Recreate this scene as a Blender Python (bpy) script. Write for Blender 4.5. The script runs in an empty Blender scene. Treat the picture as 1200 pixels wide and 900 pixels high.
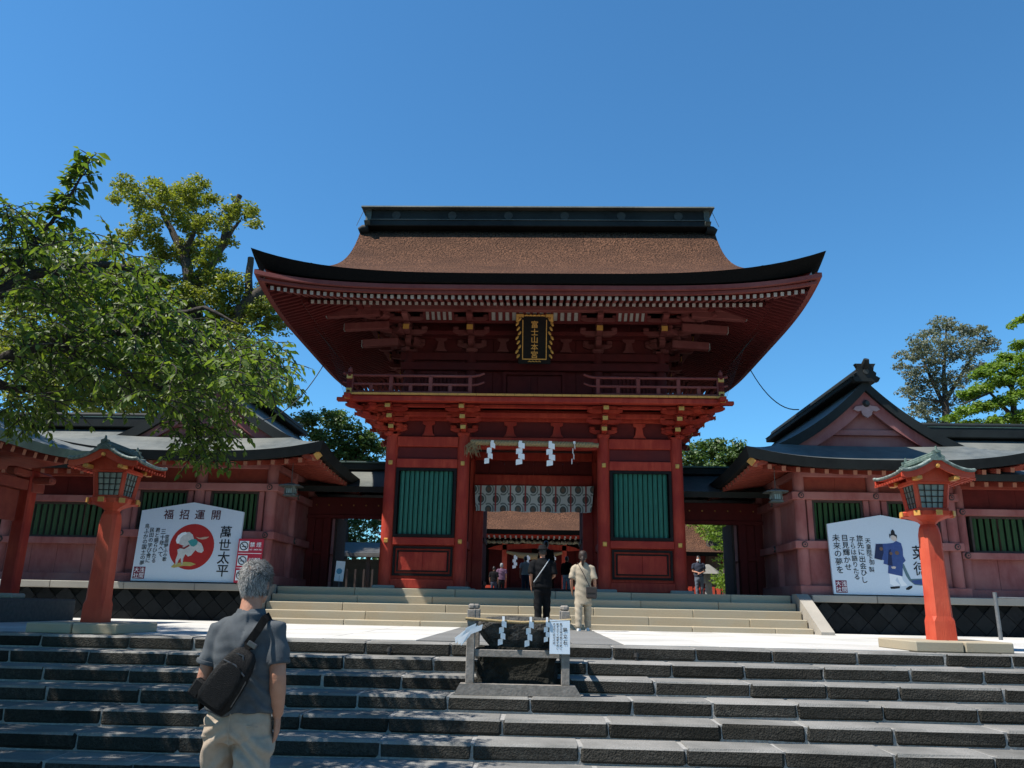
import bpy, math, random
from mathutils import Vector, Matrix, Quaternion

rad = math.radians
scene = bpy.context.scene
COL = scene.collection

# ---------------------------------------------------------------- camera
CAM_POS = Vector((0.1091, -19.2288, 0.4499))
CAM_F = Vector((-0.03310607, 0.96322348, 0.26665432))
CAM_R = Vector((0.99939447, 0.0290454, 0.01915896))
CAM_U = Vector((-0.01070928, -0.26712713, 0.96360179))
FPX = 937.29                      # focal length in pixels of the 1200 px wide photograph
cam_data = bpy.data.cameras.new('camera')
cam = bpy.data.objects.new('camera', cam_data)
COL.objects.link(cam)
cam_data.sensor_fit = 'HORIZONTAL'
cam_data.sensor_width = 36.0
cam_data.lens = FPX / 1200.0 * 36.0
cam_data.clip_start = 0.1
cam_data.clip_end = 3000.0
cam.matrix_world = Matrix(((CAM_R.x, CAM_U.x, -CAM_F.x, CAM_POS.x),
                           (CAM_R.y, CAM_U.y, -CAM_F.y, CAM_POS.y),
                           (CAM_R.z, CAM_U.z, -CAM_F.z, CAM_POS.z), (0, 0, 0, 1)))
scene.camera = cam

def px_dir(x, y):
    return CAM_F + CAM_R * ((x - 600) / FPX) + CAM_U * ((450 - y) / FPX)
def at_y(x, y, Y):
    d = px_dir(x, y); return CAM_POS + d * ((Y - CAM_POS.y) / d.y)
def at_z(x, y, Z=0.0):
    d = px_dir(x, y); return CAM_POS + d * ((Z - CAM_POS.z) / d.z)

# ---------------------------------------------------------------- sky and sun
SUN = Vector((-0.487, -0.18, 0.855)).normalized()     # towards the sun
world = bpy.data.worlds.new('World'); scene.world = world
world.use_nodes = True
wn = world.node_tree; wn.nodes.clear()
w_out = wn.nodes.new('ShaderNodeOutputWorld'); w_bg = wn.nodes.new('ShaderNodeBackground')
sky = wn.nodes.new('ShaderNodeTexSky'); sky.sky_type = 'NISHITA'; sky.sun_disc = False
sky.sun_elevation = math.asin(SUN.z); sky.sun_rotation = math.atan2(SUN.x, SUN.y)
sky.altitude = 100; sky.air_density = 1.0; sky.dust_density = 0.0; sky.ozone_density = 1.6
w_bg.inputs['Strength'].default_value = 0.090
tint = wn.nodes.new('ShaderNodeMix'); tint.data_type = 'RGBA'; tint.blend_type = 'MULTIPLY'; tint.inputs[0].default_value = 1.0
tint.inputs[7].default_value = (0.48, 0.97, 1.22, 1)
wn.links.new(sky.outputs[0], tint.inputs[6]); wn.links.new(tint.outputs[2], w_bg.inputs['Color']); wn.links.new(w_bg.outputs[0], w_out.inputs['Surface'])
sun_data = bpy.data.lights.new('sun', 'SUN'); sun_data.energy = 5.0; sun_data.angle = rad(0.53)
sun_data.color = (1.0, 0.95, 0.87)
sun_ob = bpy.data.objects.new('sun', sun_data); COL.objects.link(sun_ob)
sun_ob.location = SUN * 60
sun_ob.rotation_euler = (-SUN).to_track_quat('-Z', 'Y').to_euler()

scene.view_settings.view_transform = 'Standard'; scene.view_settings.look = 'None'
scene.view_settings.exposure = 0.75; scene.view_settings.gamma = 1.0
scene.view_settings.use_curve_mapping = False
scene.render.engine = 'CYCLES'
scene.cycles.use_denoising = True
scene.cycles.max_bounces = 6; scene.cycles.diffuse_bounces = 3; scene.cycles.glossy_bounces = 2
scene.cycles.transmission_bounces = 3; scene.cycles.transparent_max_bounces = 6
scene.cycles.caustics_reflective = False; scene.cycles.caustics_refractive = False

# ---------------------------------------------------------------- helpers
WORLD = {}                        # object -> its position while the thing is being built

class MB:
    """collects faces; several material slots"""
    def __init__(s): s.v = []; s.f = []; s.m = []; s.s = []
    def add(s, vs, fs, mi=0, smooth=False):
        n = len(s.v); s.v.extend([tuple(p) for p in vs])
        for f in fs:
            s.f.append(tuple(i + n for i in f)); s.m.append(mi); s.s.append(smooth)
        return s
    def box(s, c, d, mi=0, rot=None, bev=0.0, taper=1.0):
        hx, hy, hz = d[0] / 2, d[1] / 2, d[2] / 2; c = Vector(c)
        P = []
        if bev <= 0:
            for z in (-1, 1):
                k = taper if z > 0 else 1
                for x, y in ((-1, -1), (1, -1), (1, 1), (-1, 1)): P.append(Vector((x * hx * k, y * hy * k, z * hz)))
            F = [(0, 3, 2, 1), (4, 5, 6, 7), (0, 1, 5, 4), (1, 2, 6, 5), (2, 3, 7, 6), (3, 0, 4, 7)]
        else:
            b = min(bev, hx * .9, hy * .9, hz * .9); idx = {}
            for x in (-1, 1):
                for y in (-1, 1):
                    for z in (-1, 1):
                        for a in range(3):
                            q = [x * hx, y * hy, z * hz]
                            for k, sg in enumerate((x, y, z)):
                                if k != a: q[k] -= sg * b
                            kk = taper if z > 0 else 1
                            idx[(x, y, z, a)] = len(P); P.append(Vector((q[0] * kk, q[1] * kk, q[2])))
            F = []
            for a in range(3):
                o1, o2 = [(1, 2), (2, 0), (0, 1)][a]
                for sg in (-1, 1):
                    q = []
                    for p1, p2 in ((-1, -1), (1, -1), (1, 1), (-1, 1)):
                        t = [0, 0, 0]; t[a] = sg; t[o1] = p1; t[o2] = p2; q.append(idx[(t[0], t[1], t[2], a)])
                    F.append(q if sg > 0 else q[::-1])
            for a in range(3):
                o1, o2 = [(1, 2), (2, 0), (0, 1)][a]
                for p1 in (-1, 1):
                    for p2 in (-1, 1):
                        t = [0, 0, 0]; t[o1] = p1; t[o2] = p2
                        lo = list(t); lo[a] = -1; hi = list(t); hi[a] = 1
                        q = [idx[(*lo, o1)], idx[(*hi, o1)], idx[(*hi, o2)], idx[(*lo, o2)]]
                        F.append(q if p1 * p2 < 0 else q[::-1])
            for x in (-1, 1):
                for y in (-1, 1):
                    for z in (-1, 1):
                        q = [idx[(x, y, z, 0)], idx[(x, y, z, 1)], idx[(x, y, z, 2)]]
                        F.append(q if x * y * z > 0 else q[::-1])
        if rot is not None: P = [rot @ p for p in P]
        return s.add([p + c for p in P], F, mi)
    def tube(s, path, radii, n=8, mi=0, smooth=True, caps=True, flat=1.0):
        path = [Vector(p) for p in path]; N = len(path); rings = []
        if not hasattr(radii, '__len__'): radii = [radii] * N
        up = None
        for i, p in enumerate(path):
            t = (path[min(i + 1, N - 1)] - path[max(i - 1, 0)]).normalized()
            if up is None:
                up = Vector((0, 0, 1)) if abs(t.z) < .9 else Vector((1, 0, 0))
            a = t.cross(up).normalized(); b = a.cross(t).normalized(); up = b
            rings.append([p + (a * math.cos(2 * math.pi * k / n) + b * math.sin(2 * math.pi * k / n) * flat) * radii[i] for k in range(n)])
        return s.loft(rings, mi, smooth, caps)
    def cyl(s, p0, p1, r0, r1=None, n=14, mi=0, smooth=True, caps=True):
        return s.tube([p0, p1], [r0, r0 if r1 is None else r1], n, mi, smooth, caps)
    def loft(s, rings, mi=0, smooth=True, caps=True, closed=True):
        n = len(rings[0]); vs = [p for r in rings for p in r]; fs = []
        for i in range(len(rings) - 1):
            for k in range(n if closed else n - 1):
                k2 = (k + 1) % n
                fs.append((i * n + k, i * n + k2, (i + 1) * n + k2, (i + 1) * n + k))
        s.add(vs, fs, mi, smooth)
        if caps and closed:
            s.add(rings[0], [tuple(range(n))[::-1]], mi, False); s.add(rings[-1], [tuple(range(n))], mi, False)
        return s
    def prism(s, poly, o, U, V, d, mi=0, smooth=False):
        """polygon in the U,V plane at o, extruded by vector d"""
        o, U, V, d = Vector(o), Vector(U), Vector(V), Vector(d)
        a = [o + U * p[0] + V * p[1] for p in poly]; b = [p + d for p in a]; n = len(a)
        s.add(a, [tuple(range(n))], mi); s.add(b, [tuple(range(n))[::-1]], mi)
        s.add(a + b, [(k, n + k, n + (k + 1) % n, (k + 1) % n) for k in range(n)], mi, smooth)
        return s
    def sheet(s, rows, mi=0, smooth=True, flip=False):
        n = len(rows[0]); fs = []
        for i in range(len(rows) - 1):
            for k in range(n - 1):
                q = (i * n + k, i * n + k + 1, (i + 1) * n + k + 1, (i + 1) * n + k)
                fs.append(q[::-1] if flip else q)
        return s.add([p for r in rows for p in r], fs, mi, smooth)
    def mesh(s, name, mats, origin):
        o = Vector(origin)
        me = bpy.data.meshes.new(name)
        me.from_pydata([(p[0] - o.x, p[1] - o.y, p[2] - o.z) for p in s.v], [], s.f)
        for m in mats: me.materials.append(m)
        me.polygons.foreach_set('material_index', s.m); me.polygons.foreach_set('use_smooth', s.s)
        me.update(); return me
    def bounds(s):
        return [(min(p[i] for p in s.v), max(p[i] for p in s.v)) for i in range(3)]

def tag(o, label=None, category=None, group=None, kind=None):
    if label: o['label'] = label
    if category: o['category'] = category
    if group: o['group'] = group
    if kind: o['kind'] = kind
    return o
def _place(o, pos, parent):
    COL.objects.link(o); WORLD[o] = Vector(pos)
    if parent is not None:
        o.parent = parent; o.location = WORLD[o] - WORLD[parent]
    else: o.location = WORLD[o]
    return o
def obj(name, mb, mats, parent=None, label=None, category=None, group=None, kind=None, origin=None):
    if not isinstance(mats, (list, tuple)): mats = [mats]
    if origin is None:
        b = mb.bounds()
        origin = Vector(((b[0][0] + b[0][1]) / 2, (b[1][0] + b[1][1]) / 2, b[2][0] if parent is None else (b[2][0] + b[2][1]) / 2))
    o = bpy.data.objects.new(name, mb.mesh(name, mats, origin))
    _place(o, origin, parent); return tag(o, label, category, group, kind)
def empty(name, loc, label=None, category=None, group=None, kind=None):
    o = bpy.data.objects.new(name, None); o.empty_display_size = .2
    _place(o, loc, None); return tag(o, label, category, group, kind)
def inst(name, me, pos, parent, rot=None, scale=None):
    o = bpy.data.objects.new(name, me); _place(o, pos, parent)
    if rot is not None: o.rotation_euler = rot
    if scale is not None: o.scale = scale
    return o
def copy_tree(o, parent=None):
    c = o.copy(); COL.objects.link(c); c.parent = parent
    for ch in list(o.children): copy_tree(ch, c)
    return c
def boxpart(name, c, d, m, parent, bev=0.0, rot=None):
    return obj(name, MB().box(c, d, 0, rot, bev), m, parent)

# ---------------------------------------------------------------- outlines of the characters that are written on things
_glyph_cache = {}
def glyph_mesh(ch, bold):
    """outline of one character, unit size, as (verts, faces)"""
    if (ch, bold) not in _glyph_cache:
        cu = bpy.data.curves.new('glyph', 'FONT'); cu.body = ch; cu.size = 1; cu.align_x = 'CENTER'; cu.align_y = 'CENTER'
        cu.extrude = 0; cu.resolution_u = 2; cu.fill_mode = 'FRONT'
        to = bpy.data.objects.new('glyph', cu); COL.objects.link(to)
        best = None; a0 = 0
        for off in (0.0, .004, bold) if bold else (0.0,):        # keep the bolder outline only where it fills cleanly
            cu.offset = off; bpy.context.view_layer.update()
            me = bpy.data.meshes.new_from_object(to.evaluated_get(bpy.context.evaluated_depsgraph_get()))
            area = sum(p.area for p in me.polygons)
            if best is None or (off == .004 and area > a0 * 1.03) or (off == bold and a0 * 1.22 < area < a0 * 1.42): best = (me, area)
            if off == 0.0: a0 = area
        me = best[0]
        vs = [v.co.copy() for v in me.vertices]; fs = [tuple(p.vertices) for p in me.polygons]
        if vs:
            cx = (min(v.x for v in vs) + max(v.x for v in vs)) / 2; cy = (min(v.y for v in vs) + max(v.y for v in vs)) / 2
            vs = [(v.x - cx, v.y - cy) for v in vs]
        bpy.data.objects.remove(to); bpy.data.curves.remove(cu); bpy.data.meshes.remove(me)
        _glyph_cache[(ch, bold)] = (vs, fs)
    return _glyph_cache[(ch, bold)]
for _b, _t in ((.012, '福招運開菜徳鉾立石萬世太平富士山本宮天皇陛下御製旅先に出会ひし子らは語りたる目見輝かせ未来の夢を禁煙火気厳NOSMKIG神祭りの時霊拝奉と伝え由宮居野ふみ歌三十年へて君民田学び舎鳥か国土て'), (.0, '大社浅間')):
    for _c in _t: glyph_mesh(_c, _b)

# ---------------------------------------------------------------- materials
def mat(name, c, c2=None, rough=.6, scale=5.0, stretch=(1, 1, 1), bump=0.0, bscale=60.0, big=None, bigscale=.7,
        metal=0.0, spec=.4, detail=6.0, contrast=(.35, .65), translucent=0.0, island=None, bdist=.01, coat=0.0):
    m = bpy.data.materials.new(name); m.use_nodes = True
    nt = m.node_tree; N = nt.nodes; L = nt.links; N.clear()
    out = N.new('ShaderNodeOutputMaterial'); p = N.new('ShaderNodeBsdfPrincipled')
    L.new(p.outputs[0], out.inputs[0])
    p.inputs['Roughness'].default_value = rough; p.inputs['Metallic'].default_value = metal
    p.inputs['Specular IOR Level'].default_value = spec
    if coat: p.inputs['Coat Weight'].default_value = coat; p.inputs['Coat Roughness'].default_value = .25
    g = N.new('ShaderNodeNewGeometry'); mp = N.new('ShaderNodeMapping')
    mp.inputs['Scale'].default_value = stretch; L.new(g.outputs['Position'], mp.inputs[0])
    col = None
    def rgb(c): return (c[0], c[1], c[2], 1)
    if c2 is not None:
        n = N.new('ShaderNodeTexNoise'); n.inputs['Scale'].default_value = scale; n.inputs['Detail'].default_value = detail
        n.inputs['Roughness'].default_value = .65
        L.new(mp.outputs[0], n.inputs['Vector'])
        r = N.new('ShaderNodeMapRange'); r.inputs[1].default_value = contrast[0]; r.inputs[2].default_value = contrast[1]
        L.new(n.outputs['Fac'], r.inputs[0])
        mx = N.new('ShaderNodeMix'); mx.data_type = 'RGBA'; mx.inputs[6].default_value = rgb(c); mx.inputs[7].default_value = rgb(c2)
        L.new(r.outputs[0], mx.inputs[0]); col = mx.outputs[2]
    if big is not None:
        n = N.new('ShaderNodeTexNoise'); n.inputs['Scale'].default_value = bigscale; n.inputs['Detail'].default_value = 4
        L.new(g.outputs['Position'], n.inputs['Vector'])
        r = N.new('ShaderNodeMapRange'); r.inputs[1].default_value = .42; r.inputs[2].default_value = .68
        L.new(n.outputs['Fac'], r.inputs[0])
        mx = N.new('ShaderNodeMix'); mx.data_type = 'RGBA'
        if col is not None: L.new(col, mx.inputs[6])
        else: mx.inputs[6].default_value = rgb(c)
        mx.inputs[7].default_value = rgb(big); L.new(r.outputs[0], mx.inputs[0]); col = mx.outputs[2]
    if island is not None:
        mx = N.new('ShaderNodeMix'); mx.data_type = 'RGBA'
        if col is not None: L.new(col, mx.inputs[6])
        else: mx.inputs[6].default_value = rgb(c)
        mx.inputs[7].default_value = rgb(island); L.new(g.outputs['Random Per Island'], mx.inputs[0]); col = mx.outputs[2]
    if col is not None: L.new(col, p.inputs['Base Color'])
    else: p.inputs['Base Color'].default_value = rgb(c)
    if bump:
        n = N.new('ShaderNodeTexNoise'); n.inputs['Scale'].default_value = bscale; n.inputs['Detail'].default_value = 5
        L.new(mp.outputs[0], n.inputs['Vector'])
        b = N.new('ShaderNodeBump'); b.inputs['Strength'].default_value = bump; b.inputs['Distance'].default_value = bdist
        L.new(n.outputs['Fac'], b.inputs['Height']); L.new(b.outputs[0], p.inputs['Normal'])
    if translucent:
        t = N.new('ShaderNodeBsdfTranslucent')
        mx2 = N.new('ShaderNodeMix'); mx2.data_type = 'RGBA'; mx2.blend_type = 'MULTIPLY'; mx2.inputs[0].default_value = 1
        if col is not None: L.new(col, mx2.inputs[6])
        else: mx2.inputs[6].default_value = rgb(c)
        mx2.inputs[7].default_value = (1.5, 1.6, .7, 1); L.new(mx2.outputs[2], t.inputs['Color'])
        ms = N.new('ShaderNodeMixShader'); ms.inputs[0].default_value = translucent
        L.new(p.outputs[0], ms.inputs[1]); L.new(t.outputs[0], ms.inputs[2]); L.new(ms.outputs[0], out.inputs[0])
    return m
def objinfo_vary(m, amount=.25):
    """each object of this material a little lighter or darker, as stones differ"""
    nt = m.node_tree; N = nt.nodes; L = nt.links
    p = next(n for n in N if n.type == 'BSDF_PRINCIPLED'); lk = p.inputs['Base Color'].links[0]; src = lk.from_socket
    oi = N.new('ShaderNodeObjectInfo'); r = N.new('ShaderNodeMapRange')
    r.inputs[3].default_value = 1 - amount; r.inputs[4].default_value = 1 + amount
    L.new(oi.outputs['Random'], r.inputs[0])
    hs = N.new('ShaderNodeHueSaturation'); L.new(r.outputs[0], hs.inputs['Value']); L.new(src, hs.inputs['Color'])
    L.new(hs.outputs[0], p.inputs['Base Color']); return m

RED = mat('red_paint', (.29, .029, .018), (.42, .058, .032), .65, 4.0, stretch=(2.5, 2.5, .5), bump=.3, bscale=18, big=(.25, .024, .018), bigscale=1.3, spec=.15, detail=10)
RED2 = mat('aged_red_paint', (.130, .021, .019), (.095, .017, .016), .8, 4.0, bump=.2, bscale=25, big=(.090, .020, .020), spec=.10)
BRK = mat('dusty_red_paint', (.185, .052, .046), (.145, .036, .033), .8, 6.0, bump=.25, bscale=30, big=(.215, .072, .064), spec=.1)
PINK = mat('faded_red_paint', (.29, .105, .098), (.235, .075, .070), .8, 5.0, bump=.3, bscale=18, big=(.35, .155, .14), bigscale=1.1, spec=.1, detail=10, stretch=(2, 2, .6))
ORANGE = mat('eave_red_paint', (.27, .060, .038), (.215, .042, .030), .65, 6.0, bump=.15, spec=.2)
BLACKLAC = mat('black_lacquer', (.008, .006, .006), (.013, .010, .009), .5, 8.0, spec=.12)
GOLD = mat('gilt_metal', (.66, .35, .085), (.50, .25, .06), .42, 30.0, metal=.6, spec=.5)
YELLOW = mat('yellow_paint', (.58, .29, .055), (.46, .22, .05), .6, 10.0)
GREEN = mat('green_lattice_paint', (.028, .16, .115), (.020, .11, .08), .55, 12.0, stretch=(4, 4, .5), bump=.15)
GREEN2 = mat('dark_green_lattice_paint', (.03, .085, .025), (.022, .06, .02), .6, 10.0, stretch=(4, 4, .5))
WHITE = mat('white_paint', (.40, .365, .33), (.27, .24, .215), .7, 9.0)
PAPER = mat('white_paper', (.84, .84, .84), None, .8)
THATCH = mat('cypress_bark_thatch', (.155, .076, .045), (.038, .020, .013), .95, 11.0, stretch=(1.6, 1, 1), bump=1.0, bscale=13, bdist=.12, contrast=(.40, .62), detail=8, spec=.1, big=(.075, .038, .024), bigscale=1.1)
THATCHEDGE = mat('thatch_edge', (.006, .0055, .005), (.013, .011, .010), 1.0, 30, stretch=(1, 1, 6), bump=.6, spec=.04)
COPPERDARK = mat('dark_copper', (.010, .0115, .0115), (.017, .019, .019), .65, 6.0, bump=.15, big=(.022, .026, .025), spec=.15)
COPPERGREEN = mat('verdigris_copper', (.06, .115, .095), (.11, .17, .14), .6, 7.0, metal=.1, bump=.3, bscale=40, big=(.035, .06, .055))
GRANITE = objinfo_vary(mat('granite', (.40, .33, .225), (.29, .24, .165), .8, 90.0, bump=.25, bscale=150, big=(.33, .29, .215), bigscale=1.4, contrast=(.3, .7)), .10)
GRANITEGREY = objinfo_vary(mat('grey_granite', (.33, .30, .255), (.26, .24, .205), .85, 80.0, bump=.25, bscale=120, big=(.24, .22, .19), bigscale=1.2), .08)
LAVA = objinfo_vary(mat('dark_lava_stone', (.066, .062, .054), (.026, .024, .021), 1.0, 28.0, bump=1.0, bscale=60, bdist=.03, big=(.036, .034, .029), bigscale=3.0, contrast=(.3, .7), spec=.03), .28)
LAVATOP = objinfo_vary(mat('worn_sunlit_lava_tread', (.25, .242, .228), (.165, .16, .15), .95, 60.0, bump=.6, bscale=80, bdist=.015, big=(.13, .128, .12), bigscale=1.6, contrast=(.3, .7), spec=.05), .12)  # paler than the risers: sunlight on the treads put into the colour, besides wear
MORTAR = mat('pale_mortar', (.32, .31, .29), (.20, .195, .185), .9, 30.0, bump=.4)
PAVING = objinfo_vary(mat('pale_paving', (.52, .505, .475), (.43, .42, .395), .85, 40.0, bump=.2, bscale=90, big=(.40, .39, .36), bigscale=1.2), .12)
PATHSTONE = objinfo_vary(mat('grey_path_paving', (.165, .163, .156), (.115, .114, .110), .9, 30.0, bump=.3, big=(.14, .14, .135)), .1)
DARKTILE = objinfo_vary(mat('dark_slate_tile', (.011, .012, .0125), (.018, .019, .020), .8, 12.0, bump=.3, big=(.020, .021, .021), spec=.03), .3)
GRAVEL = mat('court_gravel', (.30, .285, .26), (.21, .20, .18), .95, 30.0, bump=.6, bscale=60)
OLDWOOD = mat('grey_weathered_wood', (.24, .215, .19), (.15, .135, .118), .85, 14.0, stretch=(1, 1, 1), bump=.4, bscale=40)
DARKWOOD = mat('dark_wood', (.035, .024, .02), (.055, .036, .03), .75, 8.0, bump=.3)
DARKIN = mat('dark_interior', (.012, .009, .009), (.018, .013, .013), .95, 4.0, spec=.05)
ROPE = mat('straw_rope', (.36, .27, .14), (.24, .17, .085), .95, 60.0, bump=.6, bscale=120)
IRON = mat('dark_iron', (.03, .03, .032), (.05, .045, .04), .55, 20, metal=.4)
GLASS = mat('frosted_lantern_glass', (.24, .30, .27), (.18, .235, .21), .35, 6.0, spec=.5)
P = 0.77                                   # level of the gate platform above the plaza
# ---------------------------------------------------------------- ground, plaza, steps
rnd = random.Random(11)
obj('ground', MB().sheet([[(-400, -120, -1.085), (400, -120, -1.085)], [(-400, 700, -1.085), (400, 700, -1.085)]][::1], 0, False),
    mat('approach_paving', (.20, .195, .185), (.15, .148, .14), .9, 12, bump=.3), kind='structure')
ST_Y, ST_T, ST_R, ST_N = -9.07, .4485, .1536, 7       # foreground stair: top edge, tread, riser, courses
plaza = obj('plaza', MB().box((0, -4.45, -.555), (60, 9.0, 1.05), 0), MORTAR, kind='structure')
# paving slabs on the plaza: pale slabs at the sides, grey slabs on the middle path
PATH_L, PATH_R = -1.40, 1.22
def slab_mesh(key, sx, sy, m, cache={}):
    k = (key, round(sx, 2), round(sy, 2))
    if k not in cache: cache[k] = MB().box((0, 0, 0), (sx - .014, sy - .014, .05), 0, None, .004).mesh('paving_slab', [m], (0, 0, 0))
    return cache[k]
y = -8.615; row = 0
while y < -1.4:
    d = .90
    for (xa, xb, w, m) in ((PATH_L - 1.2 * 9, PATH_L, 1.2, PAVING), (PATH_L, PATH_R, .655, PATHSTONE), (PATH_R, PATH_R + 1.2 * 9, 1.2, PAVING)):
        n = int(round((xb - xa) / w))
        for k in range(n):
            inst('paving_slab', slab_mesh(m.name, w, d, m), (xa + w * (k + .5), y + d / 2, -.0245 + rnd.uniform(0, .003)), plaza)
    y += d; row += 1
# the foreground stair, course by course, every stone its own piece
steps = MB()
for i in range(ST_N):
    z1 = -ST_R * i - .013; yf = ST_Y - ST_T * i + .016
    steps.box((0, (yf - 8.64) / 2, (z1 - 1.08) / 2), (28 - i * .02, abs(-8.64 - yf), z1 + 1.08), 0)
stair = obj('stone_steps', steps, MORTAR, kind='structure')
def stone_mesh(L, D, H, seed, m, name, bev=.022, jit=.008):
    r = random.Random(seed); b = MB().box((0, 0, 0), (L, D, H), 0, None, bev)
    b.v = [(p[0] + r.uniform(-jit, jit), p[1] + r.uniform(-jit, jit), p[2] + r.uniform(-jit, jit) * .7) for p in b.v]
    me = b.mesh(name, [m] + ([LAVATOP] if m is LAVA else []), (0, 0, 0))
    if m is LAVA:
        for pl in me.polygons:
            if pl.normal.z > .5: pl.material_index = 1  # upward faces take the paler colour that carries the sunlight
    return me
for i in range(ST_N):
    x = -11.5 + rnd.uniform(0, .8)
    while x < 11.5:
        L = rnd.uniform(.72, 1.12)
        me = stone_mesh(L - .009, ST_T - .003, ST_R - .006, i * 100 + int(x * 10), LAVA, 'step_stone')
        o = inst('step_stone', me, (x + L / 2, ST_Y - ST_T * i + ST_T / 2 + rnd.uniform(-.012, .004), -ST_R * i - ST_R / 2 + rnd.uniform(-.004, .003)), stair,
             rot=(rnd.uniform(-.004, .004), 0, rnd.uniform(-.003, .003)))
        x += L
# upper granite steps to the gate platform and the platform itself
plat = MB()
plat.box((0, 30, (P + -1.0) / 2), (11.6, 61.8, P + 1.0), 0)
platform = obj('gate_platform', plat, GRAVEL, kind='structure')
US_Y, US_T = -1.0, .335
us = empty('granite_steps', (0, US_Y, 0), kind='structure')
heights = [P, P - .165, P - .33, P - .495, P - .66]
for i, h in enumerate(heights):
    yf = US_Y - US_T * i; bot = -.02
    x = -5.66; k = 0
    if i == len(heights) - 1: bot = -.02
    while x < 5.6:
        L = min(rnd.uniform(1.5, 2.3), 5.66 - x)
        if 5.66 - (x + L) < .6: L = 5.66 - x
        hh = h - (heights[i + 1] if i + 1 < len(heights) else -.02) + .02
        b = stone_mesh(L - .006, US_T + .08, hh - .004, 900 + i * 50 + k, GRANITE, 'step_stone', .012, .002)
        inst('step_stone', b, (x + L / 2, yf + (US_T + .08) / 2 , h - hh / 2), us)
        x += L; k += 1
for s in (-1, 1):
    b = MB(); x0 = s * 5.68
    prof = [(-1.0, P + .03), (-1.30, P + .03), (-2.72, .06), (-2.72, -.02), (-1.0, -.02)]
    b.prism([(p[0], p[1]) for p in prof], (x0, 0, 0), (0, 1, 0), (0, 0, 1), (s * .26, 0, 0))
    obj('step_cheek', b, GRANITEGREY, us)
# bases of the wings: dark wall of diamond tiles under a granite coping
for s in (-1, 1):
    nm = 'right' if s > 0 else 'left'
    b = MB().box((s * 17.95, 29.0, (P - .12 - 1.0) / 2), (23.9, 60.5, P - .12 + 1.0), 0)
    base = obj('wing_platform', b, mat('dark_base_wall', (.007, .008, .008), (.012, .013, .013), .95, 10, spec=.03), kind='structure')
    x = 6.0
    while x < 16:
        L = rnd.uniform(1.25, 1.75)
        inst('coping_stone', stone_mesh(L - .008, .62, .15, int(x * 20), GRANITEGREY, 'coping_stone', .012, .002), (s * (x + L / 2), -1.08, P - .075 + .02), base)
        x += L
    me = MB().box((0, 0, 0), (.306, .05, .306), 0, Matrix.Rotation(rad(45), 3, 'Y'), .008).mesh('diamond_tile', [DARKTILE], (0, 0, 0))
    for r in range(0, 3):
        z = .02 + r * .222
        for k in range(0, 12 if s > 0 else 22):
            xx = 6.28 + k * .444 + (r % 2) * .222
            if xx < 15.5: inst('diamond_tile', me, (s * xx, -1.262, z), base)
    obj('wing_platform_top', MB().box((s * 17.95, 29.2, P - .1), (23.8, 59.9, .1), 0), GRAVEL, base)
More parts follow.
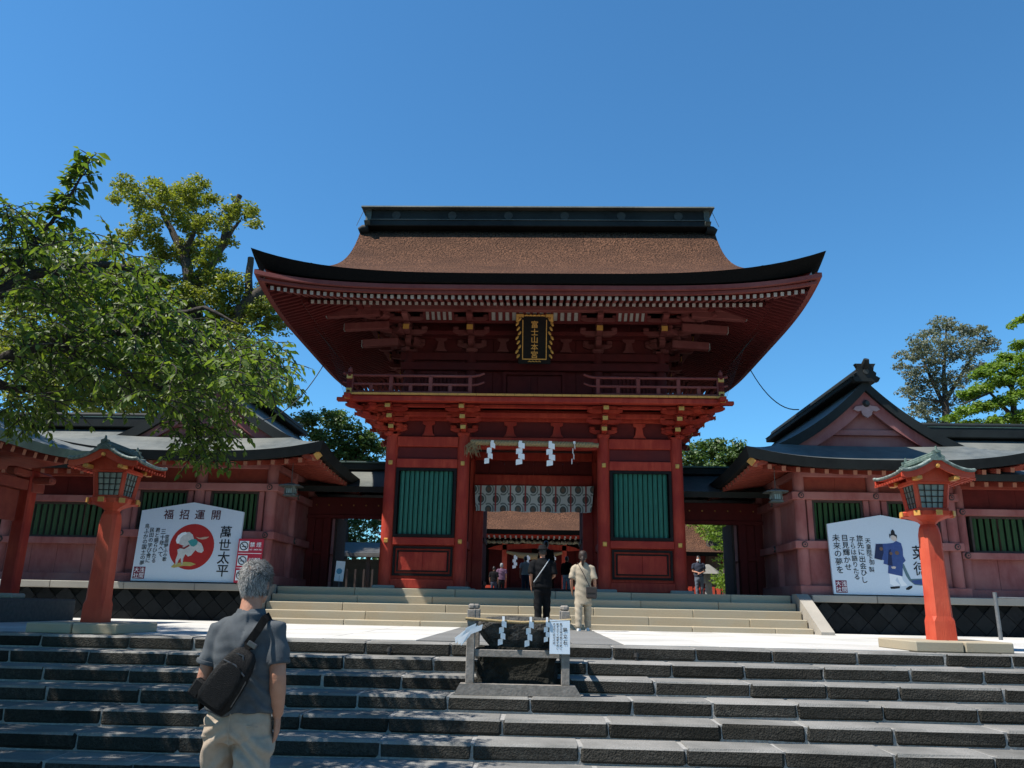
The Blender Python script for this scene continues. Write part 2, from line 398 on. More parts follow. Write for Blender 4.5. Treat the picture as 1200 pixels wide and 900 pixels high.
# ---------------------------------------------------------------- roofs
def roof_fn(hu, hv, ze, a, b, lift, ge, pw=3.0, pn=2):
    g = lambda t: a * t + b * t ** pn
    def L(u, v): return lift * (abs(u) / hu) ** pw * (abs(v) / hv) ** pw
    def top(u, v, side):
        tv = hv - abs(v); z = g(tv)
        if side: z = min(z, g(hu - abs(u)))
        return ze + z + L(u, v)
    return top, L
def _lin(a, b, n): return [a + (b - a) * i / n for i in range(n + 1)]
def irimoya(root, to_world, hu, hv, ze, a, b, lift, ge, th0, th1, m_top, m_edge, m_soffit, soff_slope=.26, soff_run=2.6, verge=.25, name='roof', inset=.06, pn=2, cinset=0.0, pw=3.0):
    """hip-and-gable roof. u runs along the ridge, v across it. Returns (roof object, top function)."""
    top, L = roof_fn(hu, hv, ze, a, b, lift, ge, pw, pn)
    gu = hu - ge
    n = 7
    vs = [-hv + ge * i / n for i in range(n)] + _lin(-hv + ge, hv - ge, 26) + [hv - ge + ge * (i + 1) / n for i in range(n)]
    mb = MB()
    W = to_world
    us_main = _lin(-gu, gu, 28)
    mb.sheet([[W(u, v, top(u, v, False)) for v in vs] for u in us_main], 0)
    for sg in (-1, 1):
        us = [sg * (hu - ge * i / n) for i in range(n + 1)]
        rows = [[W(u, v, top(u, v, True)) for v in vs] for u in us]
        mb.sheet(rows, 0)
        # verge of the gable: thick dark edge following the main slope, slightly outside the gable wall
        pts = [v for v in vs if g_above(top, sg * gu, v)]
        if verge > 0 and len(pts) > 2:
            o = [];
            for v in pts:
                z = top(sg * gu, v, False)
                zz = max(z - verge, top(sg * gu, v, True) - .02)
                o.append((W(sg * gu, v, z), W(sg * gu, v, zz), W(sg * (gu - .16), v, zz)))
            mb.sheet([[q[0] for q in o], [q[1] for q in o]], 1, False)
            mb.sheet([[q[1] for q in o], [q[2] for q in o]], 1, False)
    # eave edge all round
    per = [(u, -hv) for u in _lin(-hu, hu, 40)] + [(hu, v) for v in _lin(-hv, hv, 34)[1:]] + [(u, hv) for u in _lin(hu, -hu, 40)[1:]] + [(-hu, v) for v in _lin(hv, -hv, 34)[1:]]
    def th(u, v): return th0 + (th1 - th0) * (abs(u) / hu) ** 3 * (abs(v) / hv) ** 3
    outer = []; bot = []; inn = []
    for u, v in per:
        z = ze + L(u, v)
        ci = inset + cinset * (abs(u) / hu) ** 4 * (abs(v) / hv) ** 4
        su = (hu - ci) / hu; sv = (hv - ci) / hv
        outer.append(W(u, v, z)); bot.append(W(u * su, v * sv, z - th(u, v)))
        su2 = (hu - ci - .16) / hu; sv2 = (hv - ci - .16) / hv
        inn.append(W(u * su2, v * sv2, z - th(u, v) - .005))
    mb.sheet([outer, bot], 1, False); mb.sheet([bot, inn], 1, False)
    roof = obj(name, mb, [m_top, m_edge], root)
    # soffit boards
    sb = MB()
    i2 = inset + .12
    su_, sv_ = hu - i2, hv - i2
    def zb(u, v):
        t = max(0, min(hu - abs(u), hv - abs(v)) - i2)
        return ze + L(u, v) - th(u, v) + .0 + soff_slope * min(t, soff_run)
    uu = sorted(set([-su_ + .2 * i for i in range(14)] + _lin(-su_ + 2.8, su_ - 2.8, 10) + [su_ - .2 * i for i in range(14)]))
    vv = sorted(set([-sv_ + .2 * i for i in range(14)] + _lin(-sv_ + 2.8, sv_ - 2.8, 6) + [sv_ - .2 * i for i in range(14)]))
    uu = [u for u in uu if abs(u) <= su_]; vv = [v for v in vv if abs(v) <= sv_]
    sb.sheet([[W(u, v, zb(u, v)) for v in vv] for u in uu], 0)
    obj('soffit', sb, m_soffit, roof)
    return roof, top, L, zb
def g_above(top, u, v): return top(u, v, False) > top(u, v, True) - .004

# ---------------------------------------------------------------- the two-storey gate
gate = empty('two_storey_gate', (0, 1.9, P), 'large vermilion two-storey shrine gate with a brown bark roof and green lattice windows', 'gate')
GX = [-3.45, -1.7, 1.7, 3.45]; GY = [0.0, 1.9, 3.8]; CT = 4.41
col_me = MB().tube([(0, 0, 0), (0, 0, .06), (0, 0, CT - P)], [.175, .162, .152], 20).mesh('column', [RED], (0, 0, 0))
plinth_me = MB().box((0, 0, 0), (.52, .52, .08), 0, None, .02).mesh('column_base', [GRANITEGREY], (0, 0, 0))
gold_me = MB().box((0, 0, 0), (.10, .03, .11), 0, None, .012).mesh('gilt_fitting', [GOLD], (0, 0, 0))
for X in GX:
    for Y in GY:
        c = inst('column', col_me, (X, Y, P + .05), gate)
        inst('column_base', plinth_me, (X, Y, P + .035), c)
        if Y == 0:
            for z in (3.73, 1.87): inst('gilt_fitting', gold_me, (X, Y - .165, z), c)
def beam(name, x0, x1, y, z0, z1, d, m=None, parent=None, bev=.012):
    return obj(name, MB().box(((x0 + x1) / 2, y, (z0 + z1) / 2), (x1 - x0, d, z1 - z0), 0, None, bev), m or RED, parent or gate)
def beamy(name, x, y0, y1, z0, z1, d, m=None, parent=None, bev=.012):
    return obj(name, MB().box((x, (y0 + y1) / 2, (z0 + z1) / 2), (d, y1 - y0, z1 - z0), 0, None, bev), m or RED, parent or gate)
def frame_mb(x0, x1, z0, z1, y, w, d):
    b = MB()
    b.box(((x0 + x1) / 2, y, z0 + w / 2), (x1 - x0, d, w)); b.box(((x0 + x1) / 2, y, z1 - w / 2), (x1 - x0, d, w))
    b.box((x0 + w / 2, y, (z0 + z1) / 2), (w, d, z1 - z0 - 2 * w)); b.box((x1 - w / 2, y, (z0 + z1) / 2), (w, d, z1 - z0 - 2 * w))
    return b
def side_bay(xa, xb, y, out=-1):
    """wall of one bay between two columns, out = side the decoration faces"""
    i0, i1 = xa + .13, xb - .13; yo = y + out * .02
    beam('sill_beam', i0, i1, y, P + .02, P + .23, .20)
    beam('waist_beam', i0, i1, y, 1.78, 1.96, .22)
    beam('head_beam', i0, i1, y, 3.62, 3.84, .22)
    obj('upper_board', MB().box(((i0 + i1) / 2, y, 3.99), (i1 - i0, .10, .30), 0, None, .01), RED2, gate)
    beam('tie_beam', i0, i1, y, 4.14, 4.39, .22)
    # lower panel: black frame, red inset boards
    fx0, fx1 = i0 + .04, i1 - .04
    beam('panel_back', i0, i1, y + .02, P + .23, 1.78, .10)
    fr = obj('panel_frame', frame_mb(fx0, fx1, 1.07, 1.75, y + out * .045, .055, .07), BLACKLAC, gate)
    obj('panel_molding', frame_mb(fx0 + .095, fx1 - .095, 1.165, 1.655, y + out * .045, .03, .05), BLACKLAC, fr)
    n = 2; w = (fx1 - fx0 - .26) / n
    for k in range(n): obj('panel_board', MB().box((fx0 + .13 + w * (k + .5), y + out * .035, 1.41), (w - .006, .03, .425), 0, None, .004), RED, fr)
    # window
    wf = obj('lattice_window', frame_mb(i0 + .01, i1 - .01, 1.965, 3.615, y + out * .05, .07, .12), BLACKLAC, gate)
    sx0, sx1 = i0 + .10, i1 - .10; ns = 11; sp = (sx1 - sx0) / ns
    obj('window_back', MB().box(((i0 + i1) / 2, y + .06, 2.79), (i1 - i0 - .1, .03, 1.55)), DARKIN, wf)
    sl = MB().prism([(-.047, .02), (-.047, -.005), (0, -.045), (.047, -.005), (.047, .02)], (0, 0, -.755), (1, 0, 0), (0, 1, 0), (0, 0, 1.51)).mesh('lattice_slat', [GREEN], (0, 0, 0))
    for k in range(ns): inst('lattice_slat', sl, (sx0 + sp * (k + .5), y + out * .01, 2.79), wf)
side_bay(GX[0], GX[1], 0); side_bay(GX[2], GX[3], 0)
for (xa, xb) in ((GX[0], GX[1]), (GX[2], GX[3])):            # middle and rear rows of the side bays: plain board walls
    for y in (1.9, 3.8):
        beam('tie_beam', xa + .13, xb - .13, y, 4.14, 4.39, .2); beam('sill_beam', xa + .13, xb - .13, y, P + .02, P + .23, .2)
        beam('waist_beam', xa + .13, xb - .13, y, 1.78, 1.96, .2)
        for k in range(5):
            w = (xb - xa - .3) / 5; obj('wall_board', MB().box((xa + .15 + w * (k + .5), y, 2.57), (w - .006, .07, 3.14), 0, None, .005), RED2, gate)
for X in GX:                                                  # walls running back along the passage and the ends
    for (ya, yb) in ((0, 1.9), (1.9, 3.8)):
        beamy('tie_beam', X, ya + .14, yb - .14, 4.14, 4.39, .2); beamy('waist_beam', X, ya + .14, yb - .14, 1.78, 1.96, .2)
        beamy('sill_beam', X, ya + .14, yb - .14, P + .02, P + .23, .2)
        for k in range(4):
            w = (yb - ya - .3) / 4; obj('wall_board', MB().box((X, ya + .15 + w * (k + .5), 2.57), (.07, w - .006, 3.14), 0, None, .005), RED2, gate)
# passage: front lintel, door frame in the middle row, open doors, ceiling
beam('lintel', -1.56, 1.56, 0, 4.12, 4.39, .24)
beam('lintel', -1.56, 1.56, 3.8, 4.12, 4.39, .24)
beam('lintel', -1.56, 1.56, 1.9, 3.50, 3.78, .26); beam('transom_beam', -1.56, 1.56, 1.9, 4.16, 4.38, .24)
for k in range(8): obj('transom_board', MB().box((-1.56 + .39 * (k + .5), 1.9, 3.97), (.384, .05, .38), 0, None, .004), RED2, gate)
for s in (-1, 1):
    jb = obj('door_jamb', MB().box((s * 1.43, 1.9, (P + 3.5) / 2), (.26, .22, 3.5 - P), 0, None, .01), RED, gate)
    dl = obj('door_leaf', MB().box((s * 1.33, 2.72, 2.1), (.07, 1.38, 2.62), 0, None, .01), RED2, gate)
    for z in (1.0, 2.1, 3.2): obj('door_band', MB().box((s * 1.285, 2.72, z), (.03, 1.34, .10), 0), BLACKLAC, dl)
beam('threshold', -1.3, 1.3, 1.9, P, P + .10, .2, DARKWOOD)
for k in range(10): obj('ceiling_board', MB().box((0, .2 + k * .37, 4.45), (3.5, .36, .04)), RED2, gate)
# boards of the bracket zone below the balcony
def boards_row(name, x0, x1, y, z0, z1, n, m):
    w = (x1 - x0) / n
    for k in range(n): obj(name, MB().box((x0 + w * (k + .5), y, (z0 + z1) / 2), (w - .008, .05, z1 - z0), 0, None, .005), m, gate)
for y in (0.03, 3.77): boards_row('frieze_board', -3.45, 3.45, y, 4.41, 5.08, 7, RED2)
for x in (-3.42, 3.42):
    for k in range(4): obj('frieze_board', MB().box((x, .475 + k * .95, 4.745), (.05, .94, .67), 0, None, .005), RED2, gate)

def bracket_mesh(steps, tiers_h, arm_w, lat, m, tip=None, z_first=0, base=True):
    """stepped bracket projecting towards -Y: [step out per tier], local origin on top of its column"""
    b = MB()
    if base: b.box((0, 0, .06), (.30, .30, .12), 0, None, .035)
    z = .11
    for k, out in enumerate(steps):
        h = tiers_h[k] * .52
        # arm towards the viewer with a curved nose
        n = out + .10
        prof = [(.18, 0), (.18, h), (-n, h), (-n, h * .45), (-n + .05, h * .15), (-n + .12, 0)]
        b.prism([(p[0], z + p[1]) for p in prof], (-arm_w / 2, 0, 0), (0, 1, 0), (0, 0, 1), (arm_w, 0, 0))
        # sideways arm, boat-shaped, at the previous step
        yo = -(steps[k - 1] if k else 0)
        L = lat * (1.0 if k else .8)
        pr = [(-L, h), (-L, h * .55), (-L + .08, h * .15), (-L + .18, 0), (L - .18, 0), (L - .08, h * .15), (L, h * .55), (L, h)]
        b.prism([(p[0], z + p[1]) for p in pr], (0, yo - arm_w / 2, 0), (1, 0, 0), (0, 0, 1), (0, arm_w, 0))
        for x in (-L + .07, 0, L - .07):       # bearing blocks
            b.box((x, yo, z + h + (tiers_h[k] - h) / 2), (.15, .15, tiers_h[k] - h), 0, None, .03)
        b.box((0, -out, z + h + (tiers_h[k] - h) / 2), (.15, .15, tiers_h[k] - h), 0, None, .03)
        z += tiers_h[k]
    L = lat
    yo = -steps[-1]; h = .10
    pr = [(-L, h), (-L, h * .55), (-L + .08, h * .15), (-L + .18, 0), (L - .18, 0), (L - .08, h * .15), (L, h * .55), (L, h)]
    b.prism([(p[0], z + p[1]) for p in pr], (0, yo - arm_w / 2, 0), (1, 0, 0), (0, 0, 1), (0, arm_w, 0))
    return b
LS = [.30, .60, .88]; LH = [.20, .19, .17]
low_br = bracket_mesh(LS, LH, .12, .42, RED).mesh('bracket', [RED], (0, 0, 0))
tip_me = MB().box((0, 0, 0), (.124, .012, .095), 0).mesh('gilt_tip', [GOLD], (0, 0, 0))
def put_bracket(me, pos, rz, tips, tipme=tip_me, scale=None):
    o = inst('bracket', me, pos, gate, rot=(0, 0, rz))
    for (yy, zz) in tips:
        t = bpy.data.objects.new('gilt_tip', tipme); COL.objects.link(t); t.parent = o; t.location = (0, yy, zz); WORLD[t] = Vector(pos)
    return o
ltips = [(-.30 - .108, .11 + .065), (-.60 - .108, .31 + .06), (-.88 - .108, .50 + .055)]
for X in GX: put_bracket(low_br, (X, 0, CT - .01), 0, ltips)
for s in (-1, 1):
    for Y in (0, 1.9, 3.8): put_bracket(low_br, (s * 3.45, Y, CT - .01 + .002), s * math.pi / 2, ltips)
    o = put_bracket(low_br, (s * 3.45, 0, CT - .006), s * math.pi / 4, []); o.scale = (.8, 1.42, 1.0)
    o = put_bracket(low_br, (s * 3.45, 3.8, CT - .006), s * math.pi * .75, []); o.scale = (.8, 1.42, 1.0)
# struts between the brackets
strut_me = MB().prism([(-.16, 0), (-.10, .08), (-.07, .26), (-.15, .30), (-.15, .37), (.15, .37), (.15, .30), (.07, .26), (.10, .08), (.16, 0)], (0, -.05, 0), (1, 0, 0), (0, 0, 1), (0, .06, 0)).mesh('strut', [RED], (0, 0, 0))
for X in (-2.58, -.57, .57, 2.58): inst('strut', strut_me, (X, .0, CT + .01), gate)
# purlins carried by the brackets and the balcony frame
for (yy, z0, z1, xx, dd) in ((-.30, 4.84, 4.96, 3.9, .11), (-.60, 5.0, 5.08, 4.15, .10)):
    beam('bracket_purlin', -xx, xx, yy, z0, z1, dd)
beam('wall_purlin', -3.6, 3.6, -.03, 4.80, 4.91, .12); beam('wall_purlin', -3.6, 3.6, -.035, 4.98, 5.08, .12)
beam('balcony_girder', -4.68, 4.68, -.90, 5.055, 5.145, .15); beam('balcony_girder', -4.68, 4.68, 4.70, 5.055, 5.145, .15)
for s in (-1, 1): beamy('balcony_girder', s * 4.33, -1.42, 5.2, 5.05, 5.14, .15)
nb = 40; bw = 8.9 / nb
fb = MB().box((0, 0, 0), (bw - .004, 6.2, .045), 0).mesh('balcony_board', [RED2], (0, 0, 0))
fe = MB().box((0, 0, 0), (bw - .006, .02, .05), 0).mesh('gilt_board_end', [YELLOW], (0, 0, 0))
for k in range(nb):
    xx = -4.45 + bw * (k + .5)
    o = inst('balcony_board', fb, (xx, 1.9, 5.172), gate); inst('gilt_board_end', fe, (xx, -1.209, 5.176), o)
beam('balcony_fascia', -4.5, 4.5, -1.13, 5.02, 5.146, .06)
# railing
def rail(x0, x1, y):
    b = empty_part('balustrade', ((x0 + x1) / 2, y, 5.2), gate)
    for z, h in ((5.235, .06), (5.43, .055)): obj('rail', MB().box(((x0 + x1) / 2, y, z), (x1 - x0, .07, h), 0, None, .01), BRK, b)
    e = -1 if abs(x0) < abs(x1) else 1
    xi, xo = (x0, x1) if e < 0 else (x1, x0)
    for z, r in ((5.645, .032), (5.43, .026)):               # rails swept up at their free end
        obj('rail', MB().tube([(xo + e * -.16, y, z + .05), (xo, y, z), (xi, y, z), (xi + e * .15, y, z + .02), (xi + e * .28, y, z + .075)], [r, r, r, r * .95, r * .8], 10), BRK, b)
    n = int(round((x1 - x0) / .45)); sp = (x1 - x0 - .1) / n
    for k in range(n + 1):
        x = x0 + .05 + sp * k
        top = 5.62 if k % 2 == 0 else 5.41
        obj('baluster', MB().box((x, y, (5.2 + top) / 2), (.085, .075, top - 5.2), 0, None, .008), BRK, b)
    return b
def empty_part(name, pos, parent):
    o = bpy.data.objects.new(name, None); o.empty_display_size = .1
    return _place(o, pos, parent)
rail(-4.36, -1.45, -1.10); rail(1.45, 4.36, -1.10)
for s in (-1, 1):
    b = empty_part('balustrade', (s * 4.36, 1.9, 5.2), gate)
    for z, h in ((5.235, .06), (5.43, .055), (5.645, .062)): obj('rail', MB().box((s * 4.36, 1.9, z), (.07, 6.2, h), 0, None, .01), RED2, b)
    for k in range(13):
        top = 5.62 if k % 2 == 0 else 5.41
        obj('baluster', MB().box((s * 4.36, -1.0 + k * .485, (5.2 + top) / 2), (.075, .085, top - 5.2), 0, None, .008), RED2, b)
    cp = obj('corner_post', MB().box((s * 4.36, -1.10, 5.45), (.12, .12, .52), 0, None, .012), RED2, gate)
    obj('finial', MB().tube([(s * 4.36, -1.10, 5.70), (s * 4.36, -1.10, 5.74), (s * 4.36, -1.10, 5.79), (s * 4.36, -1.10, 5.86)], [.03, .055, .05, .006], 12), BRK, cp)
    for z in (5.60, 5.27, 5.10): obj('gilt_fitting', MB().box((s * 4.36, -1.10 - (0 if z > 5.2 else .12), z), (.135, .135 if z > 5.2 else .03, .11), 0, None, .01), GOLD, cp)
# upper storey walls
UX = [-3.18, -1.6, 1.6, 3.18]; UY = .2; UT = 6.64
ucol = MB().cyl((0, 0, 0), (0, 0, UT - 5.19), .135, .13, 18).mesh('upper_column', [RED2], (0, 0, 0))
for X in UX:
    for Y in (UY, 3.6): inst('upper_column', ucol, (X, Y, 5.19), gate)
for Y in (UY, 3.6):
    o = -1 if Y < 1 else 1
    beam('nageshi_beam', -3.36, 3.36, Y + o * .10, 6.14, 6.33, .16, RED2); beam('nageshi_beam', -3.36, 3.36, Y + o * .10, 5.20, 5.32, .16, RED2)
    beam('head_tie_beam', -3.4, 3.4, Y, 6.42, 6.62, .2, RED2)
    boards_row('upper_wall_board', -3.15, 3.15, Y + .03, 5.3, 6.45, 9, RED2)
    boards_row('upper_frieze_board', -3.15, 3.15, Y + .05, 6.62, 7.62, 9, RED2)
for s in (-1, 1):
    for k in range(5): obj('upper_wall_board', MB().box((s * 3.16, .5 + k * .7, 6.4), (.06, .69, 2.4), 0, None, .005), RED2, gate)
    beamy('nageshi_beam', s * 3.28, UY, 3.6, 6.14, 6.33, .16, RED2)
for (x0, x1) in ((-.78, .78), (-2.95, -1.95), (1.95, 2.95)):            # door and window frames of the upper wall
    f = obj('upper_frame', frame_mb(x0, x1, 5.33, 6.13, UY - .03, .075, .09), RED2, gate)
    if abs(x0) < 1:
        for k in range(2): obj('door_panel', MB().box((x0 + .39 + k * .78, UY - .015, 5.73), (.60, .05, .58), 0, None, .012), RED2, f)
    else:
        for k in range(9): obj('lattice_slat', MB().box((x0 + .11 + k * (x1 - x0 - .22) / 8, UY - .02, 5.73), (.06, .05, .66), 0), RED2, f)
# upper brackets: three steps with tail rafters
US_ = [.36, .72, 1.08]; UH = [.24, .23, .20]
up_br = bracket_mesh(US_, UH, .14, .46, RED2).mesh('bracket', [BRK], (0, 0, 0))
ytip = MB().box((0, 0, 0), (.15, .012, .13), 0).mesh('yellow_tip', [YELLOW], (0, 0, 0))
utips = [(-.72 - .115, .35 + .06)]
for X in UX: put_bracket(up_br, (X, UY, UT), 0, utips, ytip)
for s in (-1, 1):
    for Y in (UY, 1.9, 3.6): put_bracket(up_br, (s * 3.18, Y, UT + .002), s * math.pi / 2, utips, ytip)
    for Y, q in ((UY, .25), (3.6, .75)):
        o = put_bracket(up_br, (s * 3.18, Y, UT + .004), s * math.pi * q, []); o.scale = (.8, 1.42, 1)
    # projecting tail beams of the corner
    for (ya, xa, xb, z) in ((-.86, 3.8, 5.10, 7.30), (-.60, 3.6, 4.70, 7.05), (-.3, 3.4, 4.3, 6.72)):
        t = obj('tail_beam', MB().box((s * (xa + xb) / 2, ya, z), (xb - xa, .17, .19), 0, Matrix.Rotation(s * .06, 3, 'Y'), .012), BRK, gate)
        obj('tail_cap', MB().box((s * (xb + .012), ya, z - .04), (.012, .15, .17), 0), WHITE, t)
ustrut = [(-2.39), 0.0, 2.39, -.8, .8]
ustrut_me = strut_me.copy(); ustrut_me.materials[0] = BRK
for X in ustrut: inst('strut', ustrut_me, (X, UY - .02, UT + .02), gate)
for (yy, z0, z1, xx) in ((UY - .36, 7.0, 7.1, 3.7), (UY - .72, 7.2, 7.3, 4.1)): beam('bracket_purlin', -xx, xx, yy, z0, z1, .12, RED2)
beam('wall_purlin', -3.6, 3.6, UY - .01, 7.0, 7.12, .12, RED2)
beam('eave_purlin', -4.7, 4.7, UY - 1.08, 7.37, 7.50, .16, BRK); beam('eave_purlin', -4.7, 4.7, 4.68, 7.37, 7.50, .16, RED2)
for s in (-1, 1): beamy('eave_purlin', s * 4.26, -1.4, 5.2, 7.37, 7.50, .16, RED2)
# curved ceiling strips with white panels between the upper brackets
def rib_bay(x0, x1, n):
    w = (x1 - x0) / n
    p0 = Vector((0, UY - .80, 7.25)); p1 = Vector((0, UY - 1.02, 7.42))
    d = p1 - p0; L = d.length; ang = math.atan2(d.z, -d.y)
    for k in range(n):
        obj('ceiling_panel', MB().box((x0 + w * (k + .5), (p0.y + p1.y) / 2 + .02, (p0.z + p1.z) / 2), (w * .55, L, .02), 0, Matrix.Rotation(-ang, 3, 'X')), WHITE, gate)
    for k in range(n + 1):
        obj('ceiling_rib', MB().box((x0 + w * k, (p0.y + p1.y) / 2, (p0.z + p1.z) / 2 - .01), (w * .42, L + .03, .05), 0, Matrix.Rotation(-ang, 3, 'X')), RED2, gate)
rib_bay(-1.10, 1.10, 13); rib_bay(-2.72, -2.02, 5); rib_bay(2.02, 2.72, 5)
# roof
HU, HV, ZE = 6.36, 4.88, 7.47
W = lambda u, v, z: (u, 1.9 + v, z)
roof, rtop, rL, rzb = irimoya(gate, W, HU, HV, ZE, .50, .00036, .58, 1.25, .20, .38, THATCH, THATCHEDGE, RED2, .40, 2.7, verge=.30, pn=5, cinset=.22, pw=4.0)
# gable walls
for s in (-1, 1):
    b = MB(); pts = [(v, rtop(s * 4.7, v, False) - .2) for v in _lin(-3.0, 3.0, 20)]
    b.prism([(-3.0, 8.0)] + pts + [(3.0, 8.0)], (s * 4.8, 1.9, 0), (0, 1, 0), (0, 0, 1), (s * .06, 0, 0)); obj('gable_wall', b, RED2, roof)
# eave boards above the rafter tips, following the corner lift
def eave_board(name, t, dz0, dz1, d, m, sides=True):
    b = MB()
    rows = [[], [], [], []]
    for u in _lin(-HU + t, HU - t, 48):
        z = ZE + rL(u, HV - t) - (.23 + .17 * (abs(u) / HU) ** 3)
        for k, (yy, zz) in enumerate(((t, dz0), (t + d, dz0), (t + d, dz1), (t, dz1))): rows[k].append(W(u, -HV + yy, z + zz))
    b.sheet(rows + [rows[0]], 0, False); obj(name, b, m, roof)
    for s in (-1, 1):
        b = MB(); rows = [[], [], [], []]
        for v in _lin(-HV + t, HV - t, 40):
            z = ZE + rL(HU - t, v) - (.23 + .17 * (abs(v) / HV) ** 3)
            for k, (xx, zz) in enumerate(((t, dz0), (t + d, dz0), (t + d, dz1), (t, dz1))): rows[k].append(W(s * (HU - xx), v, z + zz))
        b.sheet(rows + [rows[0]], 0, False); obj(name, b, m, roof)
eave_board('eave_board', .10, -.10, -.006, .14, BRK); eave_board('eave_batten', .19, -.17, -.11, .10, BRK)
# rafters, two tiers; the front ones one by one
SLOPE = {1: .27, 0: .36}
raf = MB().box((0, .5, 0), (.072, 1, .085), 0)
raf.add([(-.036, -.003, -.0425), (.036, -.003, -.0425), (.036, -.003, .0425), (-.036, -.003, .0425)], [(0, 1, 2, 3)], 1)
raf_me = raf.mesh('rafter', [BRK, WHITE], (0, 0, 0))
def rafter_spec(a, hu, hv, tier):
    """a = coordinate along the eave; returns (t_tip, t_in, z_tip)"""
    t0 = .33 if tier == 1 else .95
    reach = hu - abs(a)
    t1 = min(1.25 if tier == 1 else 3.1, reach)
    lf = .58 * (abs(a) / hu) ** 4 * ((hv - t0) / hv) ** 4
    z = ZE - .23 - .17 * (abs(a) / hu) ** 3 + lf * 1.02 - (.215 if tier == 1 else .115)
    return t0, t1, z
sides = MB()
for tier in (1, 0):
    sang = math.atan(SLOPE[tier])
    n = 83
    for k in range(n):
        u = -HU + .16 + (2 * HU - .32) * k / (n - 1)
        t0, t1, z = rafter_spec(u, HU, HV, tier)
        if t1 - t0 < .12: continue
        L = (t1 - t0) / math.cos(sang)
        inst('rafter', raf_me, W(u, -HV + t0, z), roof, rot=(sang, 0, 0), scale=(1, L, 1))
        r2 = Matrix.Rotation(math.pi, 3, 'Z') @ Matrix.Rotation(sang, 3, 'X')      # rear eave: joined row
        q = MB().box((0, L / 2, 0), (.072, L, .085)); sides.add([r2 @ Vector(p) + Vector(W(u, HV - t0, z)) for p in q.v], q.f, 0)
    n = 63
    for k in range(n):
        v = -HV + .16 + (2 * HV - .32) * k / (n - 1)
        t0, t1, z = rafter_spec(v, HV, HU, tier)
        if t1 - t0 < .12: continue
        L = (t1 - t0) / math.cos(sang)
        for s in (-1, 1):
            r = Matrix.Rotation(-s * math.pi / 2 * -1, 3, 'Z') @ Matrix.Rotation(sang, 3, 'X')
            q = MB().box((0, L / 2, 0), (.072, L, .085)); sides.add([r @ Vector(p) + Vector(W(s * (HU - t0), v, z)) for p in q.v], q.f, 0)
            q = [(-.036, -.003, -.0425), (.036, -.003, -.0425), (.036, -.003, .0425), (-.036, -.003, .0425)]
            sides.add([r @ Vector(p) + Vector(W(s * (HU - t0), v, z)) for p in q], [(0, 1, 2, 3)], 1)
obj('side_rafter_row', sides, [RED2, WHITE], roof, kind='stuff')
for s in (-1, 1):                                                   # hip rafters
    for e in (-1, 1):
        p0 = Vector(W(s * (HU - .28), e * (HV - .28), ZE + .58 - .52)); p1 = Vector(W(s * (HU - 3.0), e * (HV - 3.0), ZE + .25))
        b = MB().tube([p0, p1], [.12, .12], 4, 0, False); h = obj('hip_rafter', b, RED, roof)
        obj('hip_cap', MB().tube([p0 + (p0 - p1).normalized() * .015, p0 + (p0 - p1).normalized() * .002], [.115, .115], 4, 0, False), WHITE, h)
# ridge
rz = 10.9
RIDGEDISC = mat('dull_crest_metal', (.035, .038, .037), (.05, .053, .05), .7, 12, spec=.15)
RIDGECAP = mat('grey_ridge_cap', (.10, .115, .105), (.055, .065, .06), .75, 14, bump=.4, big=(.14, .15, .135), spec=.15)
rg = obj('ridge', MB().box((0, 1.9, rz + .09), (9.75, .62, .18), 0, None, .02).box((0, 1.9, rz + .35), (9.55, .46, .36), 0, None, .02), COPPERDARK, roof)
obj('ridge_cap', MB().prism([(-.42, 0), (-.40, .05), (0, .13), (.40, .05), (.42, 0)], (-5.05, 1.9, rz + .535), (0, 1, 0), (0, 0, 1), (10.1, 0, 0)), RIDGECAP, rg)
for k in range(60): pass
obj('ridge_line', MB().box((0, 1.9, rz + .19), (9.6, .66, .02)), RIDGECAP, rg)
for k in range(6):
    x = -4.05 + 8.1 * k / 5
    obj('crest_disc', MB().cyl((x, 1.675, rz + .36), (x, 1.65, rz + .36), .125, .125, 20), RIDGEDISC, rg)
for s in (-1, 1):
    pr = [(-.30, 0), (-.44, .08), (-.28, .16), (-.24, .30), (-.24, .48), (-.36, .55), (.36, .55), (.24, .48), (.24, .30), (.28, .16), (.44, .08), (.30, 0)]
    obj('ridge_end', MB().prism(pr, (s * 4.78, 1.9, rz + .02), (0, 1, 0), (0, 0, 1), (s * .16, 0, 0)), RIDGECAP, rg)
    obj('ridge_saddle', MB().tube([(s * 4.85, 1.9, rz - .02), (s * 5.02, 1.9, rz - .03), (s * 5.14, 1.9, rz - .08)], [.30, .28, .22], 12, flat=.55), COPPERDARK, rg)
    obj('conductor', MB().tube([(s * 5.15, 1.9, rz + .74), (s * 4.6, 1.9, rz + .70), (s * .5, 1.9, rz + .70)], .012, 5), IRON, rg)
    obj('stay_wire', MB().tube([(s * 4.95, 1.6, rz + .6), (s * 5.15, 1.5, rz - .05)], .008, 5), IRON, rg)
for k in range(13):
    x = -5 + k * 10 / 12; obj('conductor_clip', MB().box((x, 1.9, rz + .685), (.05, .05, .06)), IRON, rg)
# bird net stretched from the eave to the balcony at the corners
NET = mat('thin_net_cord', (.035, .035, .038), None, .8)
for s in (-1, 1):
    n = MB()
    for k in range(6):
        n.tube([(s * (4.50 - .0 * k), -1.0 + k * .22, 5.22), (s * 5.1, -.6 + k * .30, 6.6), (s * 5.85, -.2 + k * .36, 7.45)], .004, 4)
    for (zz, f) in ((5.7, .25), (6.3, .6)):
        n.tube([(s * (4.5 + 1.0 * f), -1.0 + f * .8, zz), (s * (4.5 + 1.0 * f), 2.0, zz)], .004, 4)
    obj('net', n, NET, gate, kind='stuff')
